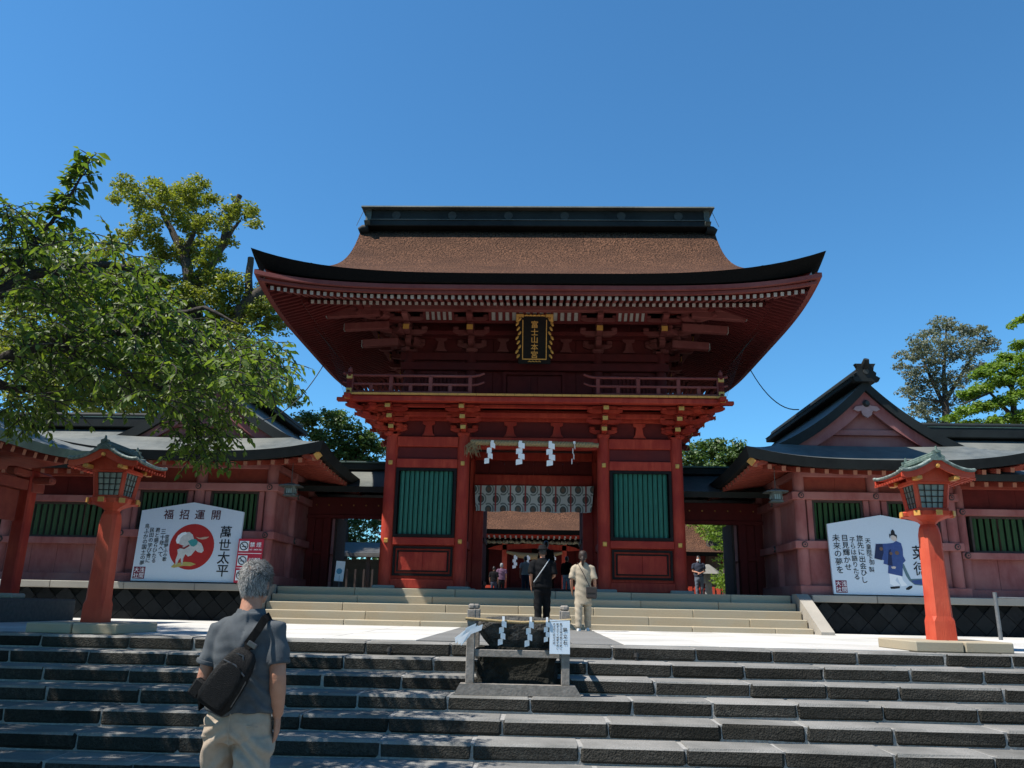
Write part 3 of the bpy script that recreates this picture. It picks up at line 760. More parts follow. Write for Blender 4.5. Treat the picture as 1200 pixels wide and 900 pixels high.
# ---------------------------------------------------------------- name plaque under the eave
plq = empty('name_plaque', (0, -.25, 6.17), 'black name plaque with gilt carved frame and gilt characters under the gate eave', 'plaque')
pt = Vector((0, -.74, 7.33)); pb = Vector((0, -.36, 6.19)); pv = (pt - pb); PL = pv.length; pv.normalize(); pn = Vector((1, 0, 0)).cross(pv); 
if pn.y > 0: pn = -pn
prot = Matrix((Vector((1, 0, 0)), -pn, pv)).transposed()
pc = (pt + pb) / 2
obj('plaque_board', MB().box(pc, (.80, .06, PL), 0, prot, .01), BLACKLAC, plq)
obj('plaque_frame', MB().box(pc + Vector((-.29, 0, 0)) + pn * .035, (.02, .02, PL * .8), 0, prot).box(pc + Vector((.29, 0, 0)) + pn * .035, (.02, .02, PL * .8), 0, prot).box(pc - pv * PL * .40 + pn * .035, (.6, .02, .025), 0, prot), GOLD, plq)
r5 = random.Random(5)
for s in (-1, 1):
    for k in range(9):
        q = pc + pv * (PL * (-.34 + k * .094)) + Vector((s * (.40 + .035 * math.sin(k * 2.1)), 0, 0)) + pn * .03
        obj('gilt_scroll', MB().tube([q - pv * .05 + Vector((s * .03, 0, 0)), q, q + pv * .045 + Vector((s * -.03, 0, 0))], [.02, .038, .022], 7), GOLD, plq)
    q = pc + pv * (PL * .49) + Vector((s * .36, 0, 0)) + pn * .03
    obj('gilt_corner', MB().box(q, (.20, .05, .09), 0, prot, .015).box(q + Vector((s * .06, 0, 0)) - pv * .08, (.08, .05, .17), 0, prot, .015), GOLD, plq)
for k in range(5):
    q = pc + pv * (PL * .485) + Vector((-.2 + k * .1, 0, 0)) + pn * .03
    obj('gilt_scroll', MB().tube([q - Vector((.05, 0, 0)), q + pv * .02, q + Vector((.05, 0, 0))], [.02, .038, .02], 7), GOLD, plq)
for k in range(4):
    q = pc - pv * (PL * .455) + Vector((-.12 + k * .08, 0, 0)) + pn * .03
    obj('gilt_scroll', MB().tube([q - Vector((.04, 0, 0)), q + pv * .02, q + Vector((.04, 0, 0))], [.01, .022, .01], 6), GOLD, plq)

# ---------------------------------------------------------------- lettering
def glyphs(name, text, o, U, V, size, m, parent, vertical=True, pitch=1.08, bold=.012, thick=.004, tilt=0.0):
    """characters as thin raised shapes; o = centre of the first character"""
    U, V = Vector(U).normalized(), Vector(V).normalized(); Nn = U.cross(V)
    for k, ch in enumerate(text):
        if ch == ' ': continue
        vs, fs = glyph_mesh(ch, bold)
        if not vs: continue
        pos = Vector(o) + (V * (-pitch * size * k) if vertical else U * (pitch * size * k)) + U * (tilt * k)
        me = bpy.data.meshes.new(name); me.from_pydata([tuple(U * (x * size) + V * (y * size) + Nn * thick) for x, y in vs], [], fs); me.materials.append(m)
        ob = bpy.data.objects.new(name, me); _place(ob, pos, parent)
glyphs('gilt_character', '富士山本宮', pc + pv * PL * .31 + pn * .034, (1, 0, 0), pv, .185, GOLD, plq, True, 1.0, .012, .01)
# ---------------------------------------------------------------- wings on both sides of the gate
def shingle_mat(name, c, c2, sp=.085, big=None):
    m = mat(name, c, c2, .6, 5.0, bump=0, big=big, spec=.3)
    N = m.node_tree.nodes; L = m.node_tree.links; p = next(n for n in N if n.type == 'BSDF_PRINCIPLED')
    g = N.new('ShaderNodeNewGeometry'); sx = N.new('ShaderNodeSeparateXYZ'); L.new(g.outputs['Position'], sx.inputs[0])
    md = N.new('ShaderNodeMath'); md.operation = 'MULTIPLY'; md.inputs[1].default_value = 1 / sp; L.new(sx.outputs['Z'], md.inputs[0])
    fr = N.new('ShaderNodeMath'); fr.operation = 'FRACT'; L.new(md.outputs[0], fr.inputs[0])
    b = N.new('ShaderNodeBump'); b.inputs['Strength'].default_value = .8; b.inputs['Distance'].default_value = .03; b.invert = True
    L.new(fr.outputs[0], b.inputs['Height']); L.new(b.outputs[0], p.inputs['Normal'])
    return m
SHINGLE = shingle_mat('copper_shingle', (.115, .125, .118), (.072, .082, .080), .10, big=(.16, .165, .15))
wing_raf = MB().box((0, .5, 0), (.085, 1, .10), 0)
wing_raf.add([(-.0425, -.003, -.05), (.0425, -.003, -.05), (.0425, -.003, .05), (-.0425, -.003, .05)], [(0, 1, 2, 3)], 1)
RAFTIP = mat('orange_rafter_tip', (.33, .12, .06), (.26, .085, .045), .75, 10)
wing_raf_me = wing_raf.mesh('rafter', [ORANGE, RAFTIP], (0, 0, 0))
nail_me = MB().cyl((0, 0, 0), (0, -.03, 0), .075, .06, 16).cyl((0, -.03, 0), (0, -.04, 0), .045, .04, 12, 1).cyl((0, -.04, 0), (0, -.05, 0), .02, .015, 8).mesh('nail_cover', [IRON, PINK], (0, 0, 0))
def wing(s, label):
    side = 'right' if s > 0 else 'left'
    w = empty('corridor_wing', (s * 7.65, 2.4, P), label, 'building', 'wings beside the gate')
    X = lambda x: s * x
    F = -1.0
    colm = MB().cyl((0, 0, 0), (0, 0, 3.5 - P), .13, .125, 16).mesh('column', [PINK], (0, 0, 0))
    for x in (6.0, 7.65, 9.3):
        c = inst('column', colm, (X(x), F, P + .02), w)
        for z in (2.945, 1.865):
            inst('nail_cover', nail_me, (X(x), F - .15, z), c)
    for y in (.55, 2.1, 3.8, 5.4): inst('column', colm, (X(6.0), y, P + .02), w)
    for y in (2.1, 5.4): inst('column', colm, (X(9.3), y, P + .02), w)
    def fb(name, x0, x1, z0, z1, d, m, y=F, bev=.01):
        return obj(name, MB().box((X((x0 + x1) / 2), y, (z0 + z1) / 2), (x1 - x0, d, z1 - z0), 0, None, bev), m, w)
    def sb(name, y0, y1, z0, z1, d, m, x=6.0, bev=.01):
        return obj(name, MB().box((X(x), (y0 + y1) / 2, (z0 + z1) / 2), (d, y1 - y0, z1 - z0), 0, None, bev), m, w)
    fb('ground_sill', 5.85, 9.5, P + .02, P + .22, .30, PINK); fb('lower_rail', 5.8, 9.45, 1.78, 1.95, .33, PINK); fb('upper_rail', 5.8, 9.45, 2.86, 3.03, .33, PINK)
    fb('head_beam', 5.9, 9.4, 3.38, 3.52, .2, PINK)
    sb('ground_sill', F + .16, 5.5, P + .02, P + .22, .30, PINK); sb('lower_rail', F + .17, 5.5, 1.78, 1.95, .32, PINK); sb('upper_rail', F + .17, 5.5, 2.86, 3.03, .32, PINK)
    sb('head_beam', F + .11, 5.5, 3.38, 3.52, .2, PINK)
    for (xa, xb) in ((6.0, 7.65), (7.65, 9.3)):
        n = 3; ww = (xb - xa - .26) / n
        for k in range(n): fb('wall_board', xa + .13 + ww * k + .003, xa + .13 + ww * (k + 1) - .003, P + .2, 1.80, .08, PINK, F + .03, .004)
        for k in range(2):
            w2 = (xb - xa - .26) / 2; fb('plaster_panel', xa + .13 + w2 * k, xa + .13 + w2 * (k + 1) - .004, 3.02, 3.39, .06, ORANGE, F + .03, .003)
        for xx in (xa + .20, xb - .20): fb('window_post', xx - .06, xx + .06, 1.95, 2.86, .14, PINK)
        f = obj('lattice_window', frame_mb(*sorted((X(xa + .26), X(xb - .26))), 1.95, 2.86, F + .02, .05, .10), DARKWOOD, w)
        nn = 9
        for k in range(nn):
            xx = xa + .34 + (xb - xa - .68) * k / (nn - 1)
            obj('lattice_slat', MB().box((X(xx), F + .04, 2.405), (.065, .06, .80), 0, Matrix.Rotation(rad(45), 3, 'Z')), GREEN2, f)
        obj('window_back', MB().box((X((xa + xb) / 2), F + .16, 2.405), (xb - xa - .5, .03, .9)), DARKIN, f)
    for (ya, yb) in ((-1.0, .55), (.55, 2.1), (2.1, 3.8), (3.8, 5.4)):
        n = 3; ww = (yb - ya - .26) / n
        for k in range(n):
            sb('wall_board', ya + .13 + ww * k + .003, ya + .13 + ww * (k + 1) - .003, P + .2, 1.8, .08, PINK, 6.03, .004)
            sb('wall_board', ya + .13 + ww * k + .003, ya + .13 + ww * (k + 1) - .003, 1.94, 2.87, .08, PINK, 6.03, .004)
        sb('plaster_panel', ya + .13, yb - .13, 3.02, 3.39, .06, ORANGE, 6.03, .003)
    for y in (.55, 2.1):
        for z in (2.945, 1.865): o = inst('nail_cover', nail_me, (X(6.0) - s * .165, y, z), w, rot=(0, 0, -s * math.pi / 2))
    # roof
    Ww = lambda u, v, z: (s * 7.65 + v, 2.4 + u, z)
    hu, hv, ze, ge = 4.6, 3.08, 3.58, 1.0
    lift = .27
    rf, top, L_, zb = irimoya(w, Ww, hu, hv, ze, .46, .0217, lift, ge, .19, .24, SHINGLE, COPPERDARK, ORANGE, .24, 1.25, verge=.25, inset=.07, pn=3)
    # gable wall, barge boards and pendant
    gy = 2.4 - hu + ge
    pts = [(v, top(-(hu - ge), v, False) - .22) for v in _lin(-2.0, 2.0, 24)]
    obj('gable_wall', MB().prism([(-2.0, 3.8)] + pts + [(2.0, 3.8)], (s * 7.65, gy + .26, 0), (1, 0, 0), (0, 0, 1), (0, .08, 0)), PINK, rf)
    for e in (-1, 1):
        o_, i_ = [], []
        for v in _lin(0, 2.35, 18):
            z = top(-(hu - ge), v, False) - .20; f_ = v / 2.35
            o_.append((e * v, z)); i_.append((e * v, z - (.42 - .20 * f_)))
        obj('barge_board', MB().prism(o_ + i_[::-1], (s * 7.65, gy + .10, 0), (1, 0, 0), (0, 0, 1), (0, .07, 0)), PINK, rf)
    obj('gable_tie', MB().box((s * 7.65, gy + .22, 4.42), (2.0, .10, .13), 0, None, .01), PINK, rf)
    pz = top(-(hu - ge), 0, False) - .62
    pend = [(0, .10), (-.10, .02), (-.24, .0), (-.30, -.07), (-.20, -.12), (-.13, -.10), (-.10, -.20), (0, -.27), (.10, -.20), (.13, -.10), (.20, -.12), (.30, -.07), (.24, 0), (.10, .02)]
    pd = obj('gable_pendant', MB().prism(pend, (s * 7.65, gy + .05, pz), (1, 0, 0), (0, 0, 1), (0, .05, 0)), mat('pendant_paint', (.40, .25, .24), (.33, .19, .18), .7, 8), rf)
    obj('pendant_boss', MB().cyl((s * 7.65, gy + .05, pz + .07), (s * 7.65, gy - .02, pz + .07), .085, .05, 14), IRON, pd)
    # ridge with stacked courses and end ornament
    rzz = top(0, 0, False)
    y0, y1 = gy + .02, 2.4 + hu - ge
    rg = obj('ridge', MB().box((s * 7.65, (y0 + y1) / 2, rzz + .02), (.58, y1 - y0, .12), 0, None, .02).box((s * 7.65, (y0 + y1) / 2, rzz + .14), (.34, y1 - y0 - .1, .16), 0, None, .02), COPPERDARK, rf)
    obj('ridge_cap', MB().tube([(s * 7.65, y1 + .05, rzz + .25), (s * 7.65, y0 + .2, rzz + .25), (s * 7.65, y0 - .12, rzz + .31), (s * 7.65, y0 - .22, rzz + .44)], [.11, .11, .10, .06], 12), COPPERDARK, rg)
    obj('ridge_trim', MB().box((s * 7.65, (y0 + y1) / 2, rzz + .085), (.60, y1 - y0 + .04, .02)), RIDGECAP, rg)
    orn = [(x * .78, z * .85) for x, z in [(-.34, -.10), (-.40, .0), (-.28, .05), (-.30, .14), (-.22, .20), (-.24, .30), (-.30, .40), (.30, .40), (.24, .30), (.22, .20), (.30, .14), (.28, .05), (.40, 0), (.34, -.10)]]
    on = obj('ridge_end', MB().prism(orn, (s * 7.65, y0 - .13, rzz + .02), (1, 0, 0), (0, 0, 1), (0, .12, 0)), COPPERDARK, rg)
    obj('crest_disc', MB().cyl((s * 7.65, y0 - .13, rzz + .17), (s * 7.65, y0 - .15, rzz + .17), .065, .065, 16), RIDGEDISC, on)
    # rafters
    sl = .20; an = math.atan(sl)
    n = 20
    for k in range(n):
        v = -hv + .22 + (2 * hv - .44) * k / (n - 1); t1 = min(1.5, hv - abs(v) + .12)
        if t1 < .3: continue
        z = ze + lift * (abs(v) / hv) ** 3 * .85 - .19 - .05 * (abs(v) / hv) ** 3 - .065
        inst('rafter', wing_raf_me, Ww(-hu + .16, v, z), rf, rot=(an, 0, 0), scale=(1, t1, 1))
    n = 29
    for k in range(n):
        u = -hu + .22 + (2 * hu - .44) * k / (n - 1); t1 = min(1.5, hu - abs(u) + .12)
        if t1 < .3: continue
        z = ze + lift * (abs(u) / hu) ** 3 * .85 - .19 - .05 * (abs(u) / hu) ** 3 - .065
        inst('rafter', wing_raf_me, (s * 7.65 - s * (hv - .16), 2.4 + u, z), rf, rot=(an, 0, -s * math.pi / 2), scale=(1, t1, 1))
    for e in (-1, 1):
        p0 = Vector(Ww(-hu + .14, e * (hv - .14), ze + .27 - .31)); p1 = Vector(Ww(-hu + 1.5, e * (hv - 1.5), ze + .06))
        h = obj('hip_rafter', MB().tube([p0, p1], [.115, .10], 4, 0, False), ORANGE, rf)
        d = (p0 - p1).normalized(); obj('hip_cap', MB().tube([p0 + d * .02, p0 + d * .003], [.11, .11], 4, 0, False), YELLOW, h)
    obj('eave_purlin', MB().box((s * 7.65, F - .32, 3.50), (5.0, .12, .12), 0, None, .01), ORANGE, rf)
    return w
wing_r = wing(1, 'faded red wing building with dark gabled copper roof behind the courtier picture board')
wing_l = wing(-1, 'faded red wing building with sunlit gabled copper roof behind the horse picture board')

# ---------------------------------------------------------------- lower corridors that run outward from the wings
def corridor(s, label):
    c = empty('outer_corridor', (s * 13, 1.0, P), label, 'building', 'corridors beyond the wings')
    X = lambda x: s * x
    x0, x1, F = 9.5, 17.5, -.78
    def fb(name, a, b, z0, z1, d, m, y=F, bev=.01): return obj(name, MB().box((X((a + b) / 2), y, (z0 + z1) / 2), (b - a, d, z1 - z0), 0, None, bev), m, c)
    xs = [9.62 + 2.6 * k for k in range(4)]
    colm = MB().cyl((0, 0, 0), (0, 0, 3.3 - P), .12, .115, 14).mesh('column', [PINK], (0, 0, 0))
    for x in xs:
        o = inst('column', colm, (X(x), F, P + .02), c)
        for z in (2.66, 1.70): inst('nail_cover', nail_me, (X(x), F - .14, z), o)
    fb('ground_sill', x0, x1, P + .02, P + .2, .26, PINK); fb('lower_rail', x0, x1, 1.62, 1.77, .30, PINK); fb('upper_rail', x0, x1, 2.58, 2.73, .30, PINK)
    fb('head_beam', x0, x1, 3.18, 3.3, .2, ORANGE)
    for k in range(len(xs)):
        xa = xs[k]; xb = xs[k + 1] if k + 1 < len(xs) else 17.5
        n = 4; ww = (xb - xa - .2) / n
        for j in range(n):
            fb('wall_board', xa + .1 + ww * j + .003, xa + .1 + ww * (j + 1) - .003, P + .18, 1.64, .07, PINK, F + .03, .004)
            fb('plaster_panel', xa + .1 + ww * j + .002, xa + .1 + ww * (j + 1) - .002, 2.72, 3.19, .06, RED2, F + .03, .003)
        f = obj('lattice_window', frame_mb(*sorted((X(xa + .2), X(xb - .12))), 1.77, 2.58, F + .02, .05, .10), DARKWOOD, c)
        nn = 15
        for j in range(nn):
            xx = xa + .32 + (xb - xa - .56) * j / (nn - 1)
            obj('lattice_slat', MB().box((X(xx), F + .03, 2.175), (.07, .07, .72), 0, Matrix.Rotation(rad(45), 3, 'Z')), GREEN2, f)
    for j in range(8): fb('rear_board', x0 + j, x0 + j + .99, P, 3.2, .06, DARKWOOD, 2.6, .004)
    # rear wall posts
    for x in xs: inst('column', colm, (X(x), 2.6, P + .02), c)
    ey0, ez, ry, rz_, ey1 = -1.85, 3.36, .9, 4.72, 3.65
    prof = [(ey0 + (ry - ey0) * t, ez + (rz_ - ez) * (.55 * t + .45 * t * t)) for t in _lin(0, 1, 10)] + [(ry + (ey1 - ry) * t, rz_ - (rz_ - ez) * (.55 * t + .45 * (1 - (1 - t) ** 2))) for t in _lin(0, 1, 10)[1:]]
    b = MB(); b.sheet([[(X(a), p[0], p[1]) for p in prof] for a in (9.2, 11.5, 13.5, 15.5, 17.8)], 0)
    for (yy, d) in ((ey0, 1), (ey1, -1)):
        b.add([(X(9.2), yy, ez), (X(17.8), yy, ez), (X(17.8), yy + d * .05, ez - .14), (X(9.2), yy + d * .05, ez - .14)], [(0, 1, 2, 3)], 1)
        b.add([(X(9.2), yy + d * .05, ez - .14), (X(17.8), yy + d * .05, ez - .14), (X(17.8), yy + d * 1.2, ez + .1), (X(9.2), yy + d * 1.2, ez + .1)], [(0, 1, 2, 3)], 2)
    rf = obj('roof', b, [SHINGLE, COPPERDARK, ORANGE], c)
    obj('ridge', MB().box((X(13.5), ry, rz_ + .10), (8.5, .5, .26), 0, None, .02).box((X(13.5), ry, rz_ + .30), (8.6, .34, .14), 0, None, .05), COPPERDARK, rf)
    obj('ridge_trim', MB().box((X(13.5), ry, rz_ + .235), (8.55, .52, .02)), COPPERGREEN, rf)
    for k in range(28):
        inst('rafter', wing_raf_me, (X(9.5 + k * .3), ey0 + .14, ez - .20), rf, rot=(.19, 0, 0), scale=(1, 1.1, 1))
    return c
corridor(1, 'low faded red corridor with green lattice window, running away from the courtier board side')
corridor(-1, 'low red corridor in tree shade behind the left stone lantern post'.replace('left stone', 'wooden'))

# ---------------------------------------------------------------- passage links between gate and wings
def link(s, label):
    k_ = empty('passage_link', (s * 4.7, 2.0, P), label, 'building', 'roofed side passages beside the gate')
    X = lambda x: s * x
    obj('beam', MB().box((X(4.75), 2.0, 2.89), (2.4, .20, .48), 0, None, .012), RED2, k_)
    obj('lower_beam', MB().box((X(4.75), 1.93, 2.62), (2.4, .16, .10), 0, None, .012), RED2, k_)
    for j in range(7): obj('nail_head', MB().cyl((X(3.75 + j * .33), 1.895, 2.92), (X(3.75 + j * .33), 1.87, 2.92), .022, .012, 8), GOLD, k_)
    for x in (3.78, 5.42, 5.84): obj('post', MB().box((X(x), 2.0, (P + 2.65) / 2), (.2, .2, 2.65 - P), 0, None, .012), RED2, k_)
    for j in range(2): obj('wall_board', MB().box((X(5.63), 2.0, 1.24 + j * .93), (.22, .06, .90), 0, None, .006), RED2, k_)
    obj('rail', MB().box((X(5.63), 1.98, 1.70), (.24, .14, .1), 0, None, .008), RED2, k_)
    obj('door_leaf', MB().box((X(5.22), 2.62, 1.72), (.06, 1.05, 1.8), 0, None, .01), DARKWOOD, k_)
    for y in (3.6,):
        for x in (3.78, 5.84): obj('post', MB().box((X(x), y, (P + 2.9) / 2), (.2, .2, 2.9 - P), 0, None, .012), RED2, k_)
    prof = [(.85, 3.28), (1.4, 3.47), (2.0, 3.74), (2.4, 3.95), (2.8, 3.74), (3.4, 3.47), (3.95, 3.28)]
    b = MB(); b.sheet([[(X(a), p[0], p[1]) for p in prof] for a in (3.62, 6.0)], 0)
    for (yy, d) in ((.85, 1), (3.95, -1)):
        b.add([(X(3.62), yy, 3.28), (X(6.0), yy, 3.28), (X(6.0), yy + d * .04, 3.14), (X(3.62), yy + d * .04, 3.14)], [(0, 1, 2, 3)], 1)
        b.add([(X(3.62), yy + d * .04, 3.14), (X(6.0), yy + d * .04, 3.14), (X(6.0), yy + d * 1.3, 3.3), (X(3.62), yy + d * 1.3, 3.3)], [(0, 1, 2, 3)], 1)
    rf = obj('roof', b, [SHINGLE, COPPERDARK], k_)
    obj('ridge', MB().box((X(4.8), 2.4, 4.02), (2.3, .34, .18), 0, None, .02), COPPERDARK, rf)
    obj('ridge_cap', MB().box((X(4.8), 2.4, 4.13), (2.34, .42, .05), 0, None, .01), COPPERGREEN, rf)
link(-1, 'dark red roofed passage between the gate and the wing with the horse board')
link(1, 'dark red roofed passage between the gate and the wing with the courtier board')

# ---------------------------------------------------------------- water pavilion at the side, mostly outside the picture
pv_ = empty('open_pavilion', (-11.3, -6.2, .4), 'red pillared pavilion with a shingled hipped roof beside the shaded corridor', 'pavilion')
cx, cy, hx, hy = -11.4, -6.4, 2.85, 2.85
def ptop(a, b):
    t = min(hx - abs(a), hy - abs(b)); return 3.02 + .36 * t + .12 * t * t + .34 * (abs(a) / hx) ** 3 * (abs(b) / hy) ** 3
ax = _lin(-hx, hx, 24)
b = MB(); b.sheet([[(cx + a, cy + c_, ptop(a, c_)) for c_ in ax] for a in ax], 0)
per = [(a, -hy) for a in ax] + [(hx, c_) for c_ in ax[1:]] + [(a, hy) for a in ax[::-1][1:]] + [(-hx, c_) for c_ in ax[::-1][1:]]
o1 = [(cx + a, cy + c_, ptop(a, c_)) for a, c_ in per]; o2 = [(cx + a * .975, cy + c_ * .975, ptop(a, c_) - .15) for a, c_ in per]; o3 = [(cx + a * .6, cy + c_ * .6, 3.06) for a, c_ in per]
b.sheet([o1, o2], 1, False); b.sheet([o2, o3], 2, False)
prf = obj('roof', b, [shingle_mat('grey_shingle', (.14, .15, .14), (.09, .10, .10), .09, big=(.19, .195, .185)), COPPERGREEN, ORANGE], pv_)
obj('ridge', MB().box((cx, cy, ptop(0, 0) + .1), (.7, .7, .35), 0, None, .05), COPPERDARK, prf)
for k in range(18):
    yy = cy - hy + .2 + k * .31; d = abs(yy - cy) / hy
    inst('rafter', wing_raf_me, (cx + hx - .14, yy, 2.82 + .30 * d ** 3), prf, rot=(.2, 0, math.pi / 2), scale=(1, .95, 1))
for x in (-9.75, -13.0):
    for y in (-4.05, -8.7):
        pl = obj('pillar', MB().box((x, y, 1.6), (.26, .26, 2.4), 0, None, .03), RED, pv_)
        obj('pillar_base', MB().box((x, y, .44), (.42, .42, .1), 0, None, .03), GRANITEGREY, pl)
        obj('bracket_arm', MB().box((x, y, 2.72), (.22, 1.2, .16), 0, None, .04).box((x, y, 2.60), (1.0, .2, .14), 0, None, .04), ORANGE, pl)
for (xx, ya, yb) in ((-9.75, -8.7, -4.05), (-13, -8.7, -4.05)):
    obj('beam', MB().box((xx, (ya + yb) / 2, 2.50), (.18, yb - ya + .8, .2), 0, None, .015), ORANGE, pv_)
    obj('wall_panel', MB().box((xx + .02 if xx < -10 else xx - .06, (ya + yb) / 2, 2.1), (.05, 4.3, .58), 0), ORANGE, pv_)
for yy in (-8.7, -4.05): obj('beam', MB().box((-11.4, yy, 2.47), (3.6, .18, .2), 0, None, .015), ORANGE, pv_)
obj('pavilion_floor', MB().box((-11.6, -6.2, .19), (5.2, 6.3, .42), 0, None, .03), mat('dark_floor_stone', (.045, .047, .047), (.07, .07, .068), .9, 14, bump=.4), pv_)
# ---------------------------------------------------------------- lantern posts
LAMPRED = mat('bright_vermilion_paint', (.50, .064, .030), (.41, .048, .026), .6, 6.0, stretch=(2.5, 2.5, .5), bump=.4, bscale=30, big=(.55, .095, .05), bigscale=2.0, spec=.2, detail=10)
LAMPROOF = mat('lantern_roof_copper', (.075, .12, .10), (.15, .20, .17), .6, 18.0, metal=.1, bump=.4, bscale=50, big=(.05, .075, .07))
LAMPRIM = mat('pale_roof_roll', (.24, .29, .26), (.10, .13, .115), .65, 22.0, bump=.3, contrast=(.4, .6))
def chamf(w, c): return [(-w + c, -w), (w - c, -w), (w, -w + c), (w, w - c), (w - c, w), (-w + c, w), (-w, w - c), (-w, -w + c)]
def lantern_post(loc, label):
    t = empty('lantern_post', (0, 0, 0), label, 'lantern', 'red lantern posts on the plaza')
    pl = MB().box((0, 0, .06), (1.18, 1.12, .13), 0, None, .018)
    obj('plinth', MB().box((-.30, 0, .06), (.585, 1.12, .13), 0, None, .015).box((.30, 0, .06), (.585, 1.12, .13), 0, None, .015), GRANITE, t)
    b = MB(); R_ = []
    for z, w, c in ((.125, .140, .010), (.36, .135, .010), (.42, .130, .038), (1.46, .114, .034), (1.55, .108, .055), (1.60, .085, .042)):
        R_.append([(x, y, z) for x, y in chamf(w, c)])
    b.loft(R_, 0, False); obj('post', b, LAMPRED, t)
    # flared tray with bracket ends
    b = MB(); b.loft([[(x, y, z) for x, y in chamf(w, c)] for z, w, c in ((1.59, .08, .04), (1.63, .11, .05), (1.67, .20, .10))], 0, False)
    tray = obj('tray', b, LAMPRED, t)
    b = MB(); b.loft([[(x, y, z) for x, y in chamf(w, c)] for z, w, c in ((1.67, .20, .10), (1.70, .27, .12), (1.755, .29, .13), (1.76, .25, .10))], 0, False); obj('tray_rim', b, LAMPRED, tray)
    for a in range(8):
        an = a * math.pi / 4 + math.pi / 8 * 0
        d = Vector((math.cos(an), math.sin(an), 0)); r_ = Matrix.Rotation(an, 3, 'Z')
        o = obj('bracket_end', MB().box(d * .275 + Vector((0, 0, 1.725)), (.12, .085, .07), 0, r_, .015), LAMPRED, tray)
        obj('gilt_tip', MB().box(d * .340 + Vector((0, 0, 1.725)), (.012, .08, .065), 0, r_), YELLOW, o)
    # light box, flaring upwards
    z0, z1, w0, w1 = 1.765, 2.14, .168, .208
    bx = obj('light_box', MB().box((0, 0, z0 + .012), (2 * w0 + .07, 2 * w0 + .07, .05), 0, None, .008), LAMPRED, t); obj('top_frame', MB().box((0, 0, z1 + .0), (2 * w1 + .07, 2 * w1 + .07, .06), 0, None, .008), LAMPRED, bx)
    for sx in (-1, 1):
        for sy in (-1, 1): obj('corner_post', MB().tube([(sx * w0, sy * w0, z0), (sx * w1, sy * w1, z1)], .036, 4, 0, False), LAMPRED, bx)
    for a in range(4):
        r_ = Matrix.Rotation(a * math.pi / 2, 3, 'Z')
        F_ = lambda f, g, o: r_ @ Vector(((w0 + (w1 - w0) * g) * f, -(w0 + (w1 - w0) * g) - o, z0 + .03 + (z1 - z0 - .06) * g))
        pane = MB().add([F_(-.9, 0, -.012), F_(.9, 0, -.012), F_(.9, 1, -.012), F_(-.9, 1, -.012), F_(-.9, 0, -.02), F_(.9, 0, -.02), F_(.9, 1, -.02), F_(-.9, 1, -.02)], [(0, 1, 2, 3), (7, 6, 5, 4), (0, 4, 5, 1), (1, 5, 6, 2), (2, 6, 7, 3), (3, 7, 4, 0)])
        pn_ = obj('pane', pane, GLASS, bx)
        for k in range(5): obj('muntin', MB().tube([F_(-.88 + 1.76 * k / 4, 0, 0), F_(-.88 + 1.76 * k / 4, 1, 0)], .007, 4, 0, False), IRON, pn_)
        for k in range(5): obj('muntin', MB().tube([F_(-.9, k / 4, .001), F_(.9, k / 4, .001)], .006, 4, 0, False), IRON, pn_)
    # little curved gable roof, ridge front to back
    HW, HD = .47, .45
    def rz_(x): f = abs(x) / HW; return 2.42 - .215 * (1 - (1 - f) ** 1.6) + .03 * f ** 4
    def ry_(y): return .035 * abs(y / HD) ** 3
    xs = _lin(-HW, HW, 22); ys = _lin(-HD, HD, 6); b = MB()
    b.sheet([[(x, y, rz_(x) + ry_(y)) for x in xs] for y in ys], 0)
    b.sheet([[(x, y, rz_(x) + ry_(y) - .03) for x in xs] for y in ys], 1)
    for y in (-HD, HD): b.sheet([[(x, y, rz_(x) + .035) for x in xs], [(x, y, rz_(x) + .005) for x in xs]], 0, False)
    for x in (-HW, HW): b.sheet([[(x, y, rz_(x) + ry_(y)) for y in ys], [(x, y, rz_(x) + ry_(y) - .03) for y in ys]], 0, False)
    rf = obj('roof', b, [LAMPROOF, LAMPRED], t)
    for k in range(13):                                     # ribs over the sheet joints
        y = -HD + .03 + (2 * HD - .06) * k / 12
        obj('roof_rib', MB().tube([(x, y, rz_(x) + ry_(y) + .006) for x in _lin(-HW + .005, HW - .005, 14)], .011, 5), LAMPROOF, rf)
    for y in (-HD, HD): obj('verge_roll', MB().tube([(x, y, rz_(x) + .035) for x in _lin(-HW, HW, 22)], .021, 8), LAMPRIM, rf)
    for x in (-HW, HW): obj('eave_roll', MB().tube([(x, y, rz_(x) + ry_(y)) for y in ys], .018, 8), LAMPRIM, rf)
    for sx in (-1, 1): obj('descending_rib', MB().tube([(sx * .13, y, rz_(.13) + ry_(y) + .02) for y in ys], .018, 7), LAMPRIM, rf)
    for y in (-HD + .03, HD - .03):
        obj('barge_board', MB().prism([(x, rz_(x) + .005) for x in xs] + [(x, rz_(x) - (.105 - .045 * abs(x) / HW)) for x in xs[::-1]], (0, y - .015, 0), (1, 0, 0), (0, 0, 1), (0, .03, 0)), LAMPRED, rf)
        obj('gable_board', MB().prism([(x, rz_(x) - .02) for x in _lin(-.34, .34, 10)] + [(.34, 2.14), (-.34, 2.14)], (0, y * .66, 0), (1, 0, 0), (0, 0, 1), (0, .03, 0)), LAMPRED, rf)
        obj('gable_boss', MB().cyl((0, y - .02, rz_(0) - .10), (0, y - .05, rz_(0) - .10), .03, .02, 10), YELLOW, rf)
    for sx in (-1, 1):
        for k in range(11): obj('rafter', MB().box((sx * .37, -.40 + k * .08, rz_(.37) - .05), (.24, .03, .03), 0, Matrix.Rotation(sx * .28, 3, 'Y')), LAMPRED, rf)
        for sy in (-1, 1): obj('bracket_end', MB().box((sx * .24, sy * .33, 2.17), (.075, .20, .055), 0, None, .01), YELLOW, rf)
